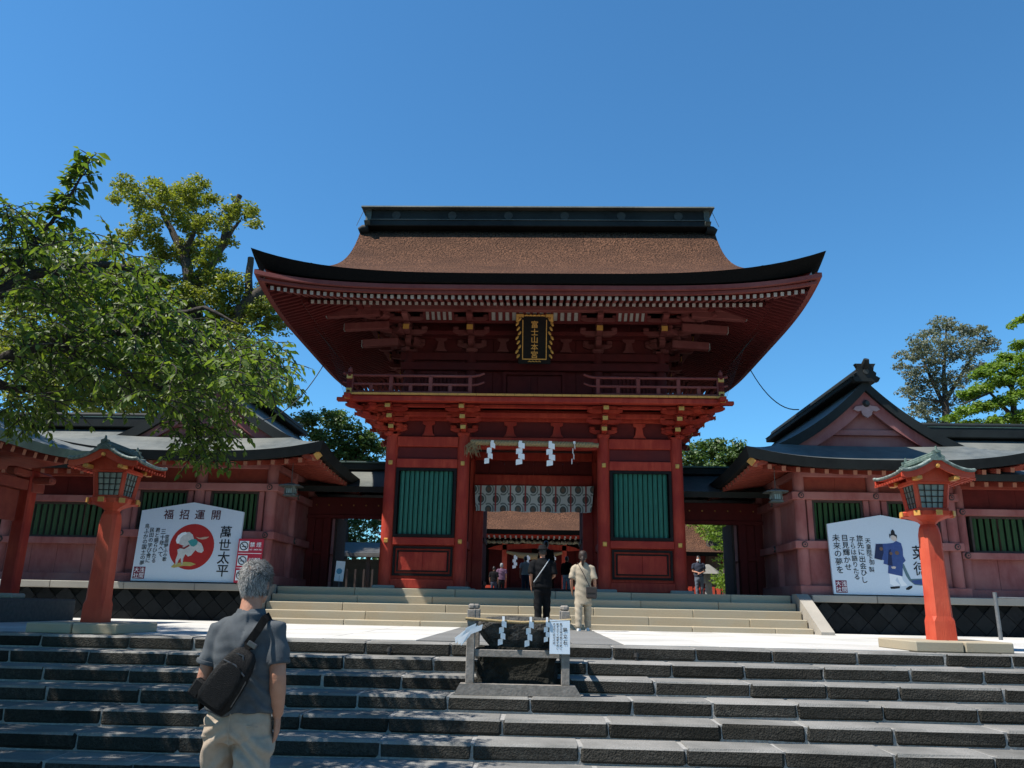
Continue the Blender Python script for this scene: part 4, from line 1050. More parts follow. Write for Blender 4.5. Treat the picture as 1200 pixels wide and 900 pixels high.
    rg = obj('ridge', MB().box((0, 0, 2.455), (.08, 2 * HD, .06), 0, None, .012), LAMPROOF, rf)
    obj('ridge_roll', MB().tube([(0, -HD - .03, 2.51), (0, -HD + .06, 2.495), (0, HD - .06, 2.495), (0, HD + .03, 2.51)], [.024, .028, .028, .024], 8), LAMPROOF, rg)
    for y in (-HD, HD): obj('ridge_end', MB().prism([(-.085, -.05), (-.095, 0), (-.05, .03), (-.055, .075), (-.012, .09), (0, .14), (.012, .09), (.055, .075), (.05, .03), (.095, 0), (.085, -.05)], (0, y - .02, 2.44), (1, 0, 0), (0, 0, 1), (0, .04, 0)), LAMPROOF, rg)
    t.location = loc; return t
LP_Y = -8.25
lpl = at_y(112, 728, LP_Y); lpr = at_y(1104, 752, LP_Y)
lantern_post((lpl.x, LP_Y, 0), 'tall red lantern post standing beside the horse picture board and the pavilion')
lantern_post((lpr.x, LP_Y, 0), 'tall red lantern post standing before the courtier picture board')

# ---------------------------------------------------------------- straw rope with paper streamers over the gate opening
def twisted_rope(name, p0, p1, r, strands, turns, m, parent, sag=.0, rs=None):
    p0, p1 = Vector(p0), Vector(p1); d = (p1 - p0).normalized(); a = d.cross(Vector((0, 0, 1))).normalized(); c = a.cross(d)
    for s_ in range(strands):
        path = []
        for k in range(int(turns * 10) + 1):
            t = k / (turns * 10); an = 2 * math.pi * (turns * t + s_ / strands)
            path.append(p0.lerp(p1, t) + (a * math.cos(an) + c * math.sin(an)) * r * .55 - Vector((0, 0, sag * 4 * t * (1 - t))))
        obj('strand', MB().tube(path, rs or r * .62, 7), m, parent)
def shide(name, top, h, w, parent, rz=0.0, lean=0.0, seed=0, n=4):
    """zigzag paper streamer of folded squares"""
    b = MB(); sh = h / n; top = Vector(top)
    r_ = Matrix.Rotation(rz, 3, 'Z')
    for k in range(n):
        x0 = (-.18 if k % 2 else .18) * w; ang = .5 if k % 2 == 0 else -.5
        c_ = Vector((x0 + lean * (k + .5) / n, (.012 if k % 2 else -.012), -(k + .5) * sh))
        q = [(-.5, .62), (.5, .38), (.5, -.62), (-.5, -.38)] if k % 2 == 0 else [(-.5, .38), (.5, .62), (.5, -.38), (-.5, -.62)]
        pts = [top + r_ @ (c_ + Vector((p[0] * w, 0.01 * p[0], p[1] * sh))) for p in q]
        b.add(pts, [(0, 1, 2, 3)], 0); b.add([p + r_ @ Vector((0, .003, 0)) for p in pts], [(3, 2, 1, 0)], 0)
    b.box(top + Vector((0, 0, .02)), (w * .5, .02, .06), 0)
    return obj(name, b, PAPER, parent)
rope = empty('straw_rope', (0, -.34, 4.1), 'thick twisted straw rope with four white paper streamers across the gate opening', 'rope')
twisted_rope('strand', (-1.50, -.34, 4.215), (1.42, -.34, 4.185), .062, 3, 13, ROPE, rope)
r7 = random.Random(3)
tas = MB()
for k in range(46):
    a = r7.uniform(0, 6.28); rr = r7.uniform(0, .07)
    p = Vector((-1.46 + r7.uniform(-.1, .22), -.34 + rr * math.cos(a), 4.2 + rr * math.sin(a)))
    tas.tube([p, p + Vector((-.05 + r7.uniform(-.08, .05), r7.uniform(-.04, .04), -.08)), p + Vector((-.04 + r7.uniform(-.10, .08), r7.uniform(-.06, .04), -r7.uniform(.14, .36)))], [.012, .01, .004], 4)
obj('straw_tassel', tas, ROPE, rope, kind='stuff')
obj('rope_end', MB().tube([(1.40, -.34, 4.185), (1.50, -.34, 4.18), (1.56, -.34, 4.17)], [.062, .05, .065], 9), ROPE, rope)
for (px_, lean, w, rz_, h) in ((577, -.12, .13, .5, .52), (610, 0, .15, 0, .52), (645, .02, .15, .1, .54), (673, -.14, .10, 1.2, .52)):
    q = at_y(px_, 517, -.42); shide('paper_streamer', (q.x, -.42, 4.20), h, w, rope, rz_, lean)

# ---------------------------------------------------------------- patterned curtain in the doorway
def curtain_mat():
    m = bpy.data.materials.new('patterned_curtain'); m.use_nodes = True; N = m.node_tree.nodes; L = m.node_tree.links
    p = N['Principled BSDF']; p.inputs['Roughness'].default_value = .9
    uv = N.new('ShaderNodeUVMap'); uv.uv_map = 'uv'
    sp = N.new('ShaderNodeSeparateXYZ'); L.new(uv.outputs[0], sp.inputs[0])
    def M(op, a, b=None):
        n = N.new('ShaderNodeMath'); n.operation = op
        for i, q in enumerate((a, b)):
            if q is None: continue
            if isinstance(q, (int, float)): n.inputs[i].default_value = q
            else: L.new(q, n.inputs[i])
        return n.outputs[0]
    u, v = sp.outputs[0], sp.outputs[1]
    def disc(du, dv):
        a = M('SUBTRACT', M('FRACT', M('ADD', u, du)), .5); b = M('SUBTRACT', M('FRACT', M('ADD', v, dv)), .5)
        b = M('MULTIPLY', b, 1.12); return M('SQRT', M('ADD', M('MULTIPLY', a, a), M('MULTIPLY', b, b)))
    d = M('MINIMUM', disc(0, 0), disc(.5, .5))
    inner = M('LESS_THAN', d, .115); ring = M('MULTIPLY', M('GREATER_THAN', d, .125), M('LESS_THAN', d, .215))
    petal = M('LESS_THAN', d, .215)
    wave = M('GREATER_THAN', M('SINE', M('MULTIPLY', M('ADD', u, v), 6.283)), .35); wave2 = M('GREATER_THAN', M('SINE', M('MULTIPLY', M('SUBTRACT', u, v), 6.283)), .35)
    arab = M('MULTIPLY', M('MULTIPLY', M('MAXIMUM', wave, wave2), M('GREATER_THAN', d, .27)), M('LESS_THAN', d, .36))
    mx = N.new('ShaderNodeMix'); mx.data_type = 'RGBA'; mx.inputs[6].default_value = (.50, .50, .465, 1); mx.inputs[7].default_value = (.19, .205, .19, 1); L.new(arab, mx.inputs[0])
    m2 = N.new('ShaderNodeMix'); m2.data_type = 'RGBA'; L.new(mx.outputs[2], m2.inputs[6]); m2.inputs[7].default_value = (.085, .095, .088, 1); L.new(petal, m2.inputs[0])
    m3 = N.new('ShaderNodeMix'); m3.data_type = 'RGBA'; L.new(m2.outputs[2], m3.inputs[6]); m3.inputs[7].default_value = (.16, .105, .075, 1); L.new(inner, m3.inputs[0])
    L.new(m3.outputs[2], p.inputs['Base Color']); return m
cur = empty('doorway_curtain', (0, 1.70, 2.80), 'white curtain with dark flower roundels and red ribbons in the gate doorway', 'curtain')
CM = curtain_mat(); RIB = mat('red_ribbon', (.30, .045, .045), None, .8)
edges = [-1.54, -1.37, -.98, -.59, -.20, .20, .59, .98, 1.37, 1.58]
def cur_y(x): return 1.70 + .035 * math.sin(x * 3.6) + (0 if x < 1.35 else -(x - 1.35) * .5)
def cur_b(x): return 2.80 + .012 * math.sin(x * 8) + (0 if abs(x) < 1.3 else .0)
for k in range(len(edges) - 1):
    b = MB(); xs = _lin(edges[k], edges[k + 1], 8)
    rows = []
    for j in range(7):
        t = j / 6; rows.append([(x + (.05 * (t) if x < -1.4 else (-.07 * t if x > 1.4 else 0)), cur_y(x) - .03 * t * math.sin(x * 7), 3.475 + (cur_b(x) - 3.475) * t) for x in xs])
    b.sheet(rows, 0); o = obj('curtain_panel', b, CM, cur)
    uvl = o.data.uv_layers.new(name='uv')
    wl = WORLD[o]
    for lp_ in o.data.loops:
        c_ = o.data.vertices[lp_.vertex_index].co
        uvl.data[lp_.index].uv = ((c_.x + wl.x) / .39 + .5, (c_.z + wl.z) / .52)
    if k:
        x = edges[k]; obj('ribbon', MB().box((x, cur_y(x) - .03, 3.14), (.035, .006, .67)), RIB, cur)

# ---------------------------------------------------------------- picture boards (votive tablets)
BOARD = mat('white_board', (.60, .66, .72), (.55, .61, .67), .55, 60.0, spec=.3)
INK = mat('black_ink', (.010, .010, .012), None, .7); MAROON = mat('maroon_ink', (.075, .012, .018), None, .7)
SUNRED = mat('sun_disc_red', (.42, .018, .014), (.36, .015, .012), .6, 8); SEAL = mat('seal_red', (.16, .020, .045), None, .7)
def flat(name, poly, o, U, V, m, parent, t=.003, lift=0.0):
    U, V = Vector(U), Vector(V); Nn = U.cross(V).normalized()
    return obj(name, MB().prism(poly, Vector(o) + Nn * lift, U, V, Nn * t), m, parent)
def circle(cx, cy, r, n=32, sx=1.0): return [(cx + r * sx * math.cos(2 * math.pi * k / n), cy + r * math.sin(2 * math.pi * k / n)) for k in range(n)]
def ema(px_pts, Yb, label):
    """px_pts: bl, br, tr, apex, tl in the photograph; the board leans on the wing just behind the coping edge"""
    q = [at_y(x, y, Yb) for x, y in px_pts]
    x0, x1 = (q[0].x + q[4].x) / 2, (q[1].x + q[2].x) / 2; z0 = P + .045
    wd = x1 - x0; hs = (q[2].z + q[4].z) / 2 - z0; ha = q[3].z - z0
    root = empty('picture_board', ((x0 + x1) / 2, Yb, z0), label, 'picture board', 'large painted tablets before the wings')
    V = Vector((0, .05, 1)).normalized(); U = Vector((1, 0, 0)); o = Vector((x0, Yb, z0))
    b = MB().prism([(0, 0), (wd, 0), (wd, hs), (wd / 2, ha), (0, hs)], o, U, V, Vector((0, .06, -.003)))
    obj('board', b, BOARD, root)
    fr = MB()
    def bar(p, q_):
        p, q_ = o + U * p[0] + V * p[1], o + U * q_[0] + V * q_[1]; fr.tube([p + Vector((0, .03, 0)), q_ + Vector((0, .03, 0))], .034, 4, 0, False)
    bar((0, -.02), (wd, -.02)); 
    obj('board_foot', fr, BLACKLAC, root)
    return root, o, U, V, wd, hs, ha
bl, oL, U_, V_, wL, hL, aL = ema([(154, 678), (276, 682), (284, 600), (226, 588), (164, 597)], -1.30, 'white house-shaped tablet with a horse leaping in a red disc, before the wing')
def on(o, u, v): return o + U_ * u + V_ * v
k_ = wL / 8.1          # the tablet is 810 units wide in the working sketch below
def S(x, y):
    xl_, xr_ = 160 - 65 * (y - 185) / 530, 955 - 45 * (y - 185) / 530
    return ((x - xl_) * wL / (xr_ - xl_), hL - (y - 185) * hL / 530)
N_ = U_.cross(V_)
for ch, x in zip('福招運開', (370, 492, 614, 740)):
    u, v = S(x, 212); glyphs('board_character', ch, on(oL, u, v) + N_ * .002, U_, V_, .235, MAROON, bl, bold=.012, thick=.003)
for k, ch in enumerate('萬世太平'):
    u, v = S(822 - k * 5, 340 + k * 97); glyphs('board_character', ch, on(oL, u, v) + N_ * .002, U_, V_, .285, INK, bl, bold=.012, thick=.003)
for (x, y, sz, txt, tl) in ((366, 385, .098, '宮居野ふみ歌', .003), (335, 345, .126, '三十年へて', .002), (290, 335, .112, '君と語らひたる', .002), (246, 335, .112, '民田の学び舎に', .002), (206, 305, .116, '鳥ふかの国土の夢', .002)):
    u, v = S(x, y); glyphs('board_character', txt, on(oL, u, v) + N_ * .002, U_, V_, sz, INK, bl, True, 1.0, .012, .003, tl)
u, v = S(560, 455); flat('sun_disc', circle(u, v, hL * .325, 40), oL, U_, V_, SUNRED, bl)
HORSE = mat('horse_white', (.62, .60, .56), (.50, .48, .45), .7, 20); TEAL = mat('saddle_teal', (.05, .27, .26), None, .7); CLOUD = mat('gold_cloud', (.52, .40, .10), (.38, .30, .10), .6, 10); BRIDLE = mat('bridle_red', (.22, .03, .03), None, .7)
HP = lambda L_: [S(x, y) for x, y in L_]
flat('painted_cloud', HP([(405, 610), (430, 585), (480, 575), (520, 570), (560, 572), (600, 585), (560, 600), (500, 600), (460, 608), (430, 615)]), oL, U_, V_, CLOUD, bl, .003, .004)
flat('painted_horse', HP([(500, 350), (540, 345), (565, 365), (575, 395), (600, 410), (635, 430), (650, 460), (655, 485), (640, 500), (610, 495), (590, 480), (560, 520), (535, 530), (515, 510), (500, 540), (495, 590), (485, 595), (480, 540), (462, 560), (452, 590), (440, 592), (440, 555), (455, 510), (450, 480), (470, 470), (500, 450), (470, 440), (445, 430), (436, 405), (450, 375), (475, 355)]), oL, U_, V_, HORSE, bl, .003, .004)
flat('painted_mane', HP([(445, 435), (436, 410), (450, 375), (480, 352), (510, 345), (520, 360), (490, 372), (470, 395), (462, 430)]), oL, U_, V_, PAPER, bl, .003, .0075)
flat('painted_saddle', HP([(530, 415), (560, 400), (590, 398), (608, 415), (600, 440), (575, 455), (555, 450)]), oL, U_, V_, TEAL, bl, .003, .0075)
flat('painted_strap', HP([(462, 455), (500, 462), (540, 440), (545, 450), (505, 475), (465, 468)]), oL, U_, V_, BRIDLE, bl, .003, .0075)
flat('painted_flame', HP([(590, 380), (620, 388), (660, 380), (695, 378), (670, 395), (640, 400), (610, 395)]), oL, U_, V_, mat('pale_flame', (.55, .35, .25), None, .7), bl, .003, .004)
for dx, dy, ch in ((118, 640, '大'), (118, 680, '社'), (160, 640, '浅'), (160, 680, '間')): pass
u, v = S(158, 655); so = flat('seal', [(u - .13, v - .13), (u + .13, v - .13), (u + .13, v + .13), (u - .13, v + .13)], oL, U_, V_, SEAL, bl)
for k, ch in enumerate('大社浅間'): glyphs('seal_character', ch, on(oL, u - .06 + .12 * (k // 2), v + .06 - .12 * (k % 2)) + N_ * .004, U_, V_, .115, PAPER, so, bold=.0, thick=.002)

br, oR, U_, V_, wR, hR, aR = ema([(978, 697), (1105, 702), (1105, 617), (1037, 603), (970, 612)], -1.30, 'white house-shaped tablet painted with a courtier in blue robes, before the wing')
def S(x, y):
    xl_, xr_ = 143 + 42 * (y - 160) / 605, 1057 + 68 * (y - 160) / 605
    return ((x - xl_) * wR / (xr_ - xl_), hR - (y - 160) * hR / 605)
HP = lambda L_: [S(x, y) for x, y in L_]
for (x, y, sz, txt, tl) in ((480, 305, .122, '天皇陛下御製', .002), (412, 283, .148, '旅先に出会ひし', .002), (350, 298, .132, '子らは語りたる', .002), (287, 283, .155, '目見輝かせ', .002), (214, 283, .170, '未来の夢を', .004)):
    u, v = S(x, y); glyphs('board_character', txt, on(oR, u, v) + N_ * .002, U_, V_, sz, INK, br, True, 1.0, .012, .003, tl)
for k, ch in enumerate('菜徳'):
    u, v = S(905 + k * 8, 400 + k * 135); glyphs('board_character', ch, on(oR, u, v) + N_ * .002, U_, V_, .32, INK, br, bold=.012, thick=.003)
NAVY = mat('robe_blue', (.035, .065, .20), (.045, .085, .24), .7, 14); NAVY2 = mat('robe_dark_blue', (.014, .022, .07), None, .7); TRAIN = mat('robe_grey_green', (.10, .17, .19), None, .7); SKINP = mat('painted_skin', (.62, .50, .42), None, .7)
flat('painted_train', HP([(745, 480), (775, 500), (800, 560), (830, 625), (925, 620), (925, 680), (860, 675), (815, 640), (790, 600)]), oR, U_, V_, TRAIN, br, .003, .0)
flat('painted_train_edge', HP([(830, 640), (925, 628), (925, 672), (860, 668)]), oR, U_, V_, NAVY, br, .003, .0035)
flat('painted_trousers', HP([(650, 580), (745, 590), (765, 640), (800, 680), (750, 690), (735, 660), (715, 610), (700, 640), (740, 680), (690, 690), (655, 670)]), oR, U_, V_, PAPER, br, .003, .0)
flat('painted_shoe', HP([(655, 695), (700, 690), (735, 688), (735, 705), (690, 712), (660, 712)]), oR, U_, V_, INK, br, .003, .0)
flat('painted_shoe', HP([(785, 705), (815, 685), (840, 682), (838, 700), (810, 718), (788, 718)]), oR, U_, V_, INK, br, .003, .0)
flat('painted_robe', HP([(640, 325), (690, 318), (715, 300), (755, 320), (768, 370), (770, 430), (790, 470), (765, 495), (760, 605), (640, 580), (645, 510), (605, 500), (610, 470), (530, 455), (545, 330)]), oR, U_, V_, NAVY, br, .003, .0035)
flat('painted_sleeve', HP([(545, 330), (600, 328), (608, 400), (590, 470), (530, 455)]), oR, U_, V_, NAVY2, br, .003, .007)
flat('painted_sleeve', HP([(650, 385), (668, 370), (680, 515), (640, 512)]), oR, U_, V_, NAVY2, br, .003, .007)
for (x, y, r_) in ((588, 372, 15), (668, 410, 13), (718, 405, 17)): u, v = S(x, y); flat('painted_crest', circle(u, v, r_ * wR / 925, 12), oR, U_, V_, mat('crest_brown', (.16, .09, .06), None, .7), br, .003, .0105)
flat('painted_face', HP([(672, 262), (690, 250), (718, 255), (724, 285), (712, 302), (690, 300), (675, 285)]), oR, U_, V_, SKINP, br, .003, .0035)
flat('painted_hand', HP([(665, 525), (690, 520), (708, 525), (700, 542), (675, 540)]), oR, U_, V_, SKINP, br, .003, .0075)
flat('painted_cap', HP([(658, 240), (672, 245), (675, 215), (688, 200), (702, 215), (706, 240), (722, 250), (722, 280), (712, 262), (690, 250), (668, 256), (662, 280)]), oR, U_, V_, INK, br, .003, .007)
u, v = S(248, 700); so = flat('seal', [(u - .12, v - .13), (u + .12, v - .13), (u + .12, v + .13), (u - .12, v + .13)], oR, U_, V_, SEAL, br)
for k, ch in enumerate('大社浅間'): glyphs('seal_character', ch, on(oR, u - .06 + .12 * (k // 2), v + .06 - .12 * (k % 2)) + N_ * .004, U_, V_, .115, PAPER, so, bold=.0, thick=.002)

# ---------------------------------------------------------------- red no-smoking sign
SIGNRED = mat('sign_red', (.46, .022, .045), None, .5, spec=.4)
a0 = at_y(281, 631, -1.42); a1 = at_y(305, 690, -1.42)
sg = empty('warning_sign', (a0.x + .26, -1.42, P + .05), 'red no-smoking sign board with white pictograms beside the horse tablet', 'sign')
V_ = Vector((.0, .06, 1)).normalized(); U_ = Vector((1, 0, 0)); oS = Vector((a0.x - .03, -1.44, P + .04)); N_ = U_.cross(V_)
wS, hS = .56, a0.z - P - .04
obj('board', MB().prism([(0, 0), (wS, 0), (wS, hS), (0, hS)], oS, U_, V_, (0, .03, 0)), SIGNRED, sg)
rh = hS / 3
for k in range(3):
    v0 = hS - rh * (k + 1)
    ic = flat('pictogram', [(.03, v0 + .05), (.24, v0 + .05), (.24, v0 + rh - .05), (.03, v0 + rh - .05)], oS, U_, V_, PAPER, sg)
    c_ = on(oS, .135, v0 + rh / 2)
    ring = [c_ + N_ * .006 + (U_ * math.cos(a) + V_ * math.sin(a)) * .085 for a in _lin(0, 2 * math.pi, 20)]
    obj('ring', MB().tube(ring, .011, 5), INK, ic); obj('slash', MB().tube([c_ + N_ * .006 + (U_ - V_) * -.058, c_ + N_ * .006 + (U_ - V_) * .058], .010, 5), INK, ic)
    obj('cigarette', MB().tube([c_ + N_ * .005 - U_ * .045 - V_ * .01, c_ + N_ * .005 + U_ * .05 - V_ * .01], .009, 5), INK, ic)
    txt, sub = (('禁煙', 'NO SMOKING'), ('火気厳禁', 'NO FIRE'), ('撮影禁止', 'NO DRONES'))[k]
    if k < 2:
        s_ = .115 if k == 0 else .065
        glyphs('sign_character', txt, on(oS, .32 if k == 0 else .30, v0 + rh * .60) + N_ * .002, U_, V_, s_, PAPER, sg, False, 1.25 if k == 0 else 1.02, .012, .003)
        if k == 0: glyphs('sign_character', sub, on(oS, .285, v0 + rh * .26) + N_ * .002, U_, V_, .045, PAPER, sg, False, .6, .012, .003)
    if k: flat('divider', [(.02, v0 + rh - .006), (wS - .02, v0 + rh - .006), (wS - .02, v0 + rh + .006), (.02, v0 + rh + .006)], oS, U_, V_, PAPER, sg, .002)

# ---------------------------------------------------------------- sacred stone in its wooden frame on the steps
YB = -10.26; ZB = -.4608
fr = empty('wooden_rail_frame', (-.08, YB + .4, ZB), 'weathered grey wooden frame with rope around the dark stone on the steps', 'frame')
xl, xr = -.585, .425
YR = YB + .72
for (y, zb) in ((YB, ZB),):
    obj('base_beam', MB().prism([(xl - .16, 0), (xl - .10, .11), (xr + .10, .11), (xr + .17, 0)], (0, y - .07, zb), (1, 0, 0), (0, 0, 1), (0, .14, 0)), OLDWOOD, fr)
for x in (xl, xr):
    for y, z0 in ((YB, ZB + .11), (YR, -.15)):
        pz = MB().box((x, y, (z0 + .40) / 2), (.088, .088, .40 - z0), 0, None, .006); pz.box((x, y, .43), (.075, .075, .06), 0, None, .018)
        obj('post', pz, OLDWOOD, fr)
    for z in (.27, -.05): obj('side_rail', MB().box((x, (YB + YR) / 2, z), (.05, YR - YB - .09, .06), 0, None, .006), OLDWOOD, fr)
obj('front_rail', MB().box(((xl + xr) / 2, YB, -.045), (xr - xl - .09, .05, .075), 0, None, .006), OLDWOOD, fr)
obj('back_rail', MB().box(((xl + xr) / 2, YR, .27), (xr - xl - .09, .05, .06), 0, None, .006), OLDWOOD, fr)
obj('back_rail', MB().box(((xl + xr) / 2, YR, -.03), (xr - xl - .09, .05, .06), 0, None, .006), OLDWOOD, fr)
rp = empty('thin_straw_rope', (-.08, YB - .06, .28), 'thin straw rope with white paper streamers tied around the wooden frame', 'rope')
obj('cord', MB().tube([(xl - .06, YB - .06, .305), (-.3, YB - .06, .285), (-.05, YB - .06, .275), (.2, YB - .06, .285), (xr + .06, YB - .06, .31)], .016, 7), ROPE, rp)
for (px_, lean, h, w) in ((590, -.02, .24, .052), (622, -.03, .25, .052), (641, 0, .20, .045)):
    q = at_y(px_, 727, YB - .08); shide('paper_streamer', (q.x, YB - .085, .285), h, w, rp, .15, lean)
b = MB()
for (dx, dz, l) in ((-.02, -.01, .22), (.05, -.02, .26), (.0, -.03, .18)):
    p = Vector((xl + .08 + dx, YB - .1, .27 + dz))
    b.add([p, p + Vector((-l * .5, -.02, -.05)), p + Vector((-l * .55, -.02, -.11)), p + Vector((-l * .05, 0, -.06))], [(0, 1, 2, 3)]); b.add([p + Vector((-l * .45, -.03, -.06)), p + Vector((-l, -.05, -.15)), p + Vector((-l * .95, -.05, -.21)), p + Vector((-l * .5, -.03, -.12))], [(0, 1, 2, 3)])
obj('blown_streamer', b, PAPER, rp)
# the stone itself: a split boulder with a flat top on a rough block
STONE = mat('dark_boulder', (.030, .029, .025), (.012, .012, .010), .95, 9.0, bump=1.0, bscale=22, bdist=.05, big=(.022, .021, .017), bigscale=3, spec=.1)
def rough_block(pts_bottom, pts_top, seed, amp=.025, n=6):
    r = random.Random(seed); rings = []
    for k in range(n + 1):
        t = k / n
        rings.append([tuple(Vector(a).lerp(Vector(b_), t) + Vector((r.uniform(-amp, amp), r.uniform(-amp, amp), r.uniform(-amp, amp) * .5))) for a, b_ in zip(pts_bottom, pts_top)])
    return MB().loft(rings, 0, False)
def ring_pts(cx, cy, rx, ry, z, n=18, p=.35, seed=0):
    r = random.Random(seed); out = []
    for k in range(n):
        a = 2 * math.pi * k / n; c_, s_ = math.cos(a), math.sin(a)
        out.append((cx + rx * math.copysign(abs(c_) ** p, c_) * r.uniform(.95, 1.03), cy + ry * math.copysign(abs(s_) ** p, s_) * r.uniform(.95, 1.03), z + r.uniform(-.012, .012)))
    return out
st = empty('sacred_stone', (-.1, -9.85, -.46), 'flat-topped dark boulder on a rough stone block inside the wooden frame', 'stone')
b = rough_block(ring_pts(-.10, -9.90, .43, .27, -.44, seed=1), ring_pts(-.10, -9.90, .44, .28, .0, seed=2), 4)
obj('stone_block', b, STONE, st)
rings = [ring_pts(-.07, -9.88, .30, .22, -.02, 20, .5, 3), ring_pts(-.07, -9.88, .40, .27, .10, 20, .5, 4), ring_pts(-.09, -9.88, .45, .30, .20, 20, .45, 5), ring_pts(-.09, -9.88, .44, .30, .27, 20, .45, 6), ring_pts(-.08, -9.86, .36, .24, .315, 20, .5, 7), ring_pts(-.08, -9.86, .15, .1, .325, 20, .5, 8)]
obj('boulder', MB().loft(rings, 0, False), mat('pale_topped_boulder', (.085, .082, .075), (.030, .029, .026), .95, 10, spec=.1, bump=1.0, bscale=26, bdist=.05), st)
# notice on the frame
nt = empty('notice_board', (.365, YB - .07, -.05), 'small white notice with black vertical lettering hung on the wooden frame', 'notice')
U_, V_ = Vector((1, 0, 0)), Vector((0, 0, 1)); oN = Vector((.255, YB - .075, -.035)); N_ = Vector((0, -1, 0))
obj('board', MB().prism([(0, 0), (.215, 0), (.215, .345), (0, .345)], oN, U_, V_, (0, .012, 0)), mat('notice_white', (.62, .70, .78), None, .5), nt)
glyphs('notice_character', '鉾立石', oN + U_ * .165 + V_ * .245 + N_ * .002, U_, V_, .048, INK, nt, True, 1.35, .012, .002)
for k, tx in enumerate(('富士の神の祭りの時に', '鉾を立てて神霊を拝し', '奉る石と伝える由')):
    glyphs('notice_character', tx, oN + U_ * (.120 - k * .036) + V_ * .30 + N_ * .002, U_, V_, .026, INK, nt, True, 1.05, .012, .0015)

# ---------------------------------------------------------------- hanging lanterns at the wing corners
def hanging_lantern(loc, label):
    t = empty('hanging_lantern', (0, 0, -.2), label, 'lantern', 'small bronze lanterns hung from the wing eaves')
    BR = mat('aged_bronze', (.10, .12, .11), (.07, .08, .075), .5, 12, metal=.3)
    obj('hood', MB().loft([[(x, y, z) for x, y in chamf(w, w * .3)] for z, w in ((.12, .03), (.10, .10), (.06, .18), (.055, .235), (.03, .24))], 0, False), BR, t)
    obj('cage', MB().loft([[(x, y, z) for x, y in chamf(w, w * .3)] for z, w in ((.03, .125), (-.14, .105), (-.15, .14), (-.18, .14))], 0, False), BR, t)
    for a in range(4):
        r_ = Matrix.Rotation(a * math.pi / 2, 3, 'Z'); obj('paper_pane', MB().box(r_ @ Vector((0, -.118, -.055)), (.12, .012, .13), 0, r_ @ Matrix.Rotation(-.1, 3, 'X')), GLASS, t)
        for k in (-1, 1): obj('bar', MB().box(r_ @ Vector((k * .025, -.127, -.055)), (.012, .01, .13), 0, r_), BR, t)
    obj('chain', MB().cyl((0, 0, .12), (0, 0, .62), .008, .008, 6), BR, t)
    t.location = loc
hl = at_y(341, 572, -1.5); hanging_lantern((hl.x, -1.5, hl.z - .2), 'small bronze lantern hanging at the wing corner near the no-smoking sign')
hl = at_y(909, 579, -1.5); hanging_lantern((hl.x, -1.5, hl.z - .2), 'small bronze lantern hanging at the wing corner near the courtier tablet')
# cables sagging from the gate balcony to the wing roofs
for s, e, lb in ((-1, at_y(357, 462, -1.0), 'thin black cable from the gate eave to the shaded wing'), (1, at_y(936, 480, -.6), 'thin black cable from the gate eave to the wing behind the courtier tablet')):
    p0 = Vector((s * 6.12, 3.0, 7.25)); path = []
    for k in range(13):
        t = k / 12; path.append(p0.lerp(e if s > 0 else e + Vector((-1.0, .2, -.6)), t) - Vector((0, 0, .45 * 4 * t * (1 - t) * .8)))
    obj('sagging_cable', MB().tube(path, .014, 5), IRON, None, lb, 'cable', 'cables between gate and wings')
# iron studs on the stair
for px_, py_ in ((460, 764), (748, 773)):
    q = at_z(px_, py_ + 2, -.1536); obj('iron_stud', MB().cyl((q.x, -9.12, -.16), (q.x, -9.12, -.115), .022, .022, 10).cyl((q.x, -9.12, -.115), (q.x, -9.12, -.07), .034, .028, 10), IRON, None, 'dark iron stud on the stair, ' + ('on the blown streamer side of the frame' if px_ < 600 else 'on the notice side of the frame'), 'stud', 'iron studs on the stair')
# low post with a rail beside the right lantern
q = at_y(1172, 742, -3.4)
pf = empty('post_and_rail', (q.x, -3.4, 0), 'thin grey metal post with a single rail at the plaza edge by the diamond-tile base', 'railing')
STEEL = mat('grey_steel', (.16, .165, .17), (.12, .125, .13), .5, 10, metal=.4)
obj('post', MB().cyl((q.x, -3.4, 0), (q.x, -3.4, .86), .035, .035, 12), STEEL, pf); obj('rail', MB().cyl((q.x + .03, -3.4, .76), (q.x + 2.6, -3.4, .74), .02, .02, 8), STEEL, pf); obj('post', MB().cyl((q.x + 2.6, -3.4, 0), (q.x + 2.6, -3.4, .86), .035, .035, 12), STEEL, pf)
# small standing notice in the left passage
q = at_y(398, 672, .6)
sn = empty('standing_notice', (q.x, .6, P), 'white standing notice with a blue picture in the side passage', 'notice')
obj('leg', MB().cyl((q.x, .6, P), (q.x, .6, P + .3), .012, .012, 6), STEEL, sn)
obj('board', MB().box((q.x, .6, P + .40), (.22, .02, .48), 0, Matrix.Rotation(.06, 3, 'Y'), .004), PAPER, sn)
obj('picture', MB().prism(circle(0, 0, .07, 14), (q.x - .01, .587, P + .40), (1, 0, 0), (0, 0, 1), (0, -.003, 0)), mat('print_blue', (.10, .32, .45), None, .6), sn)
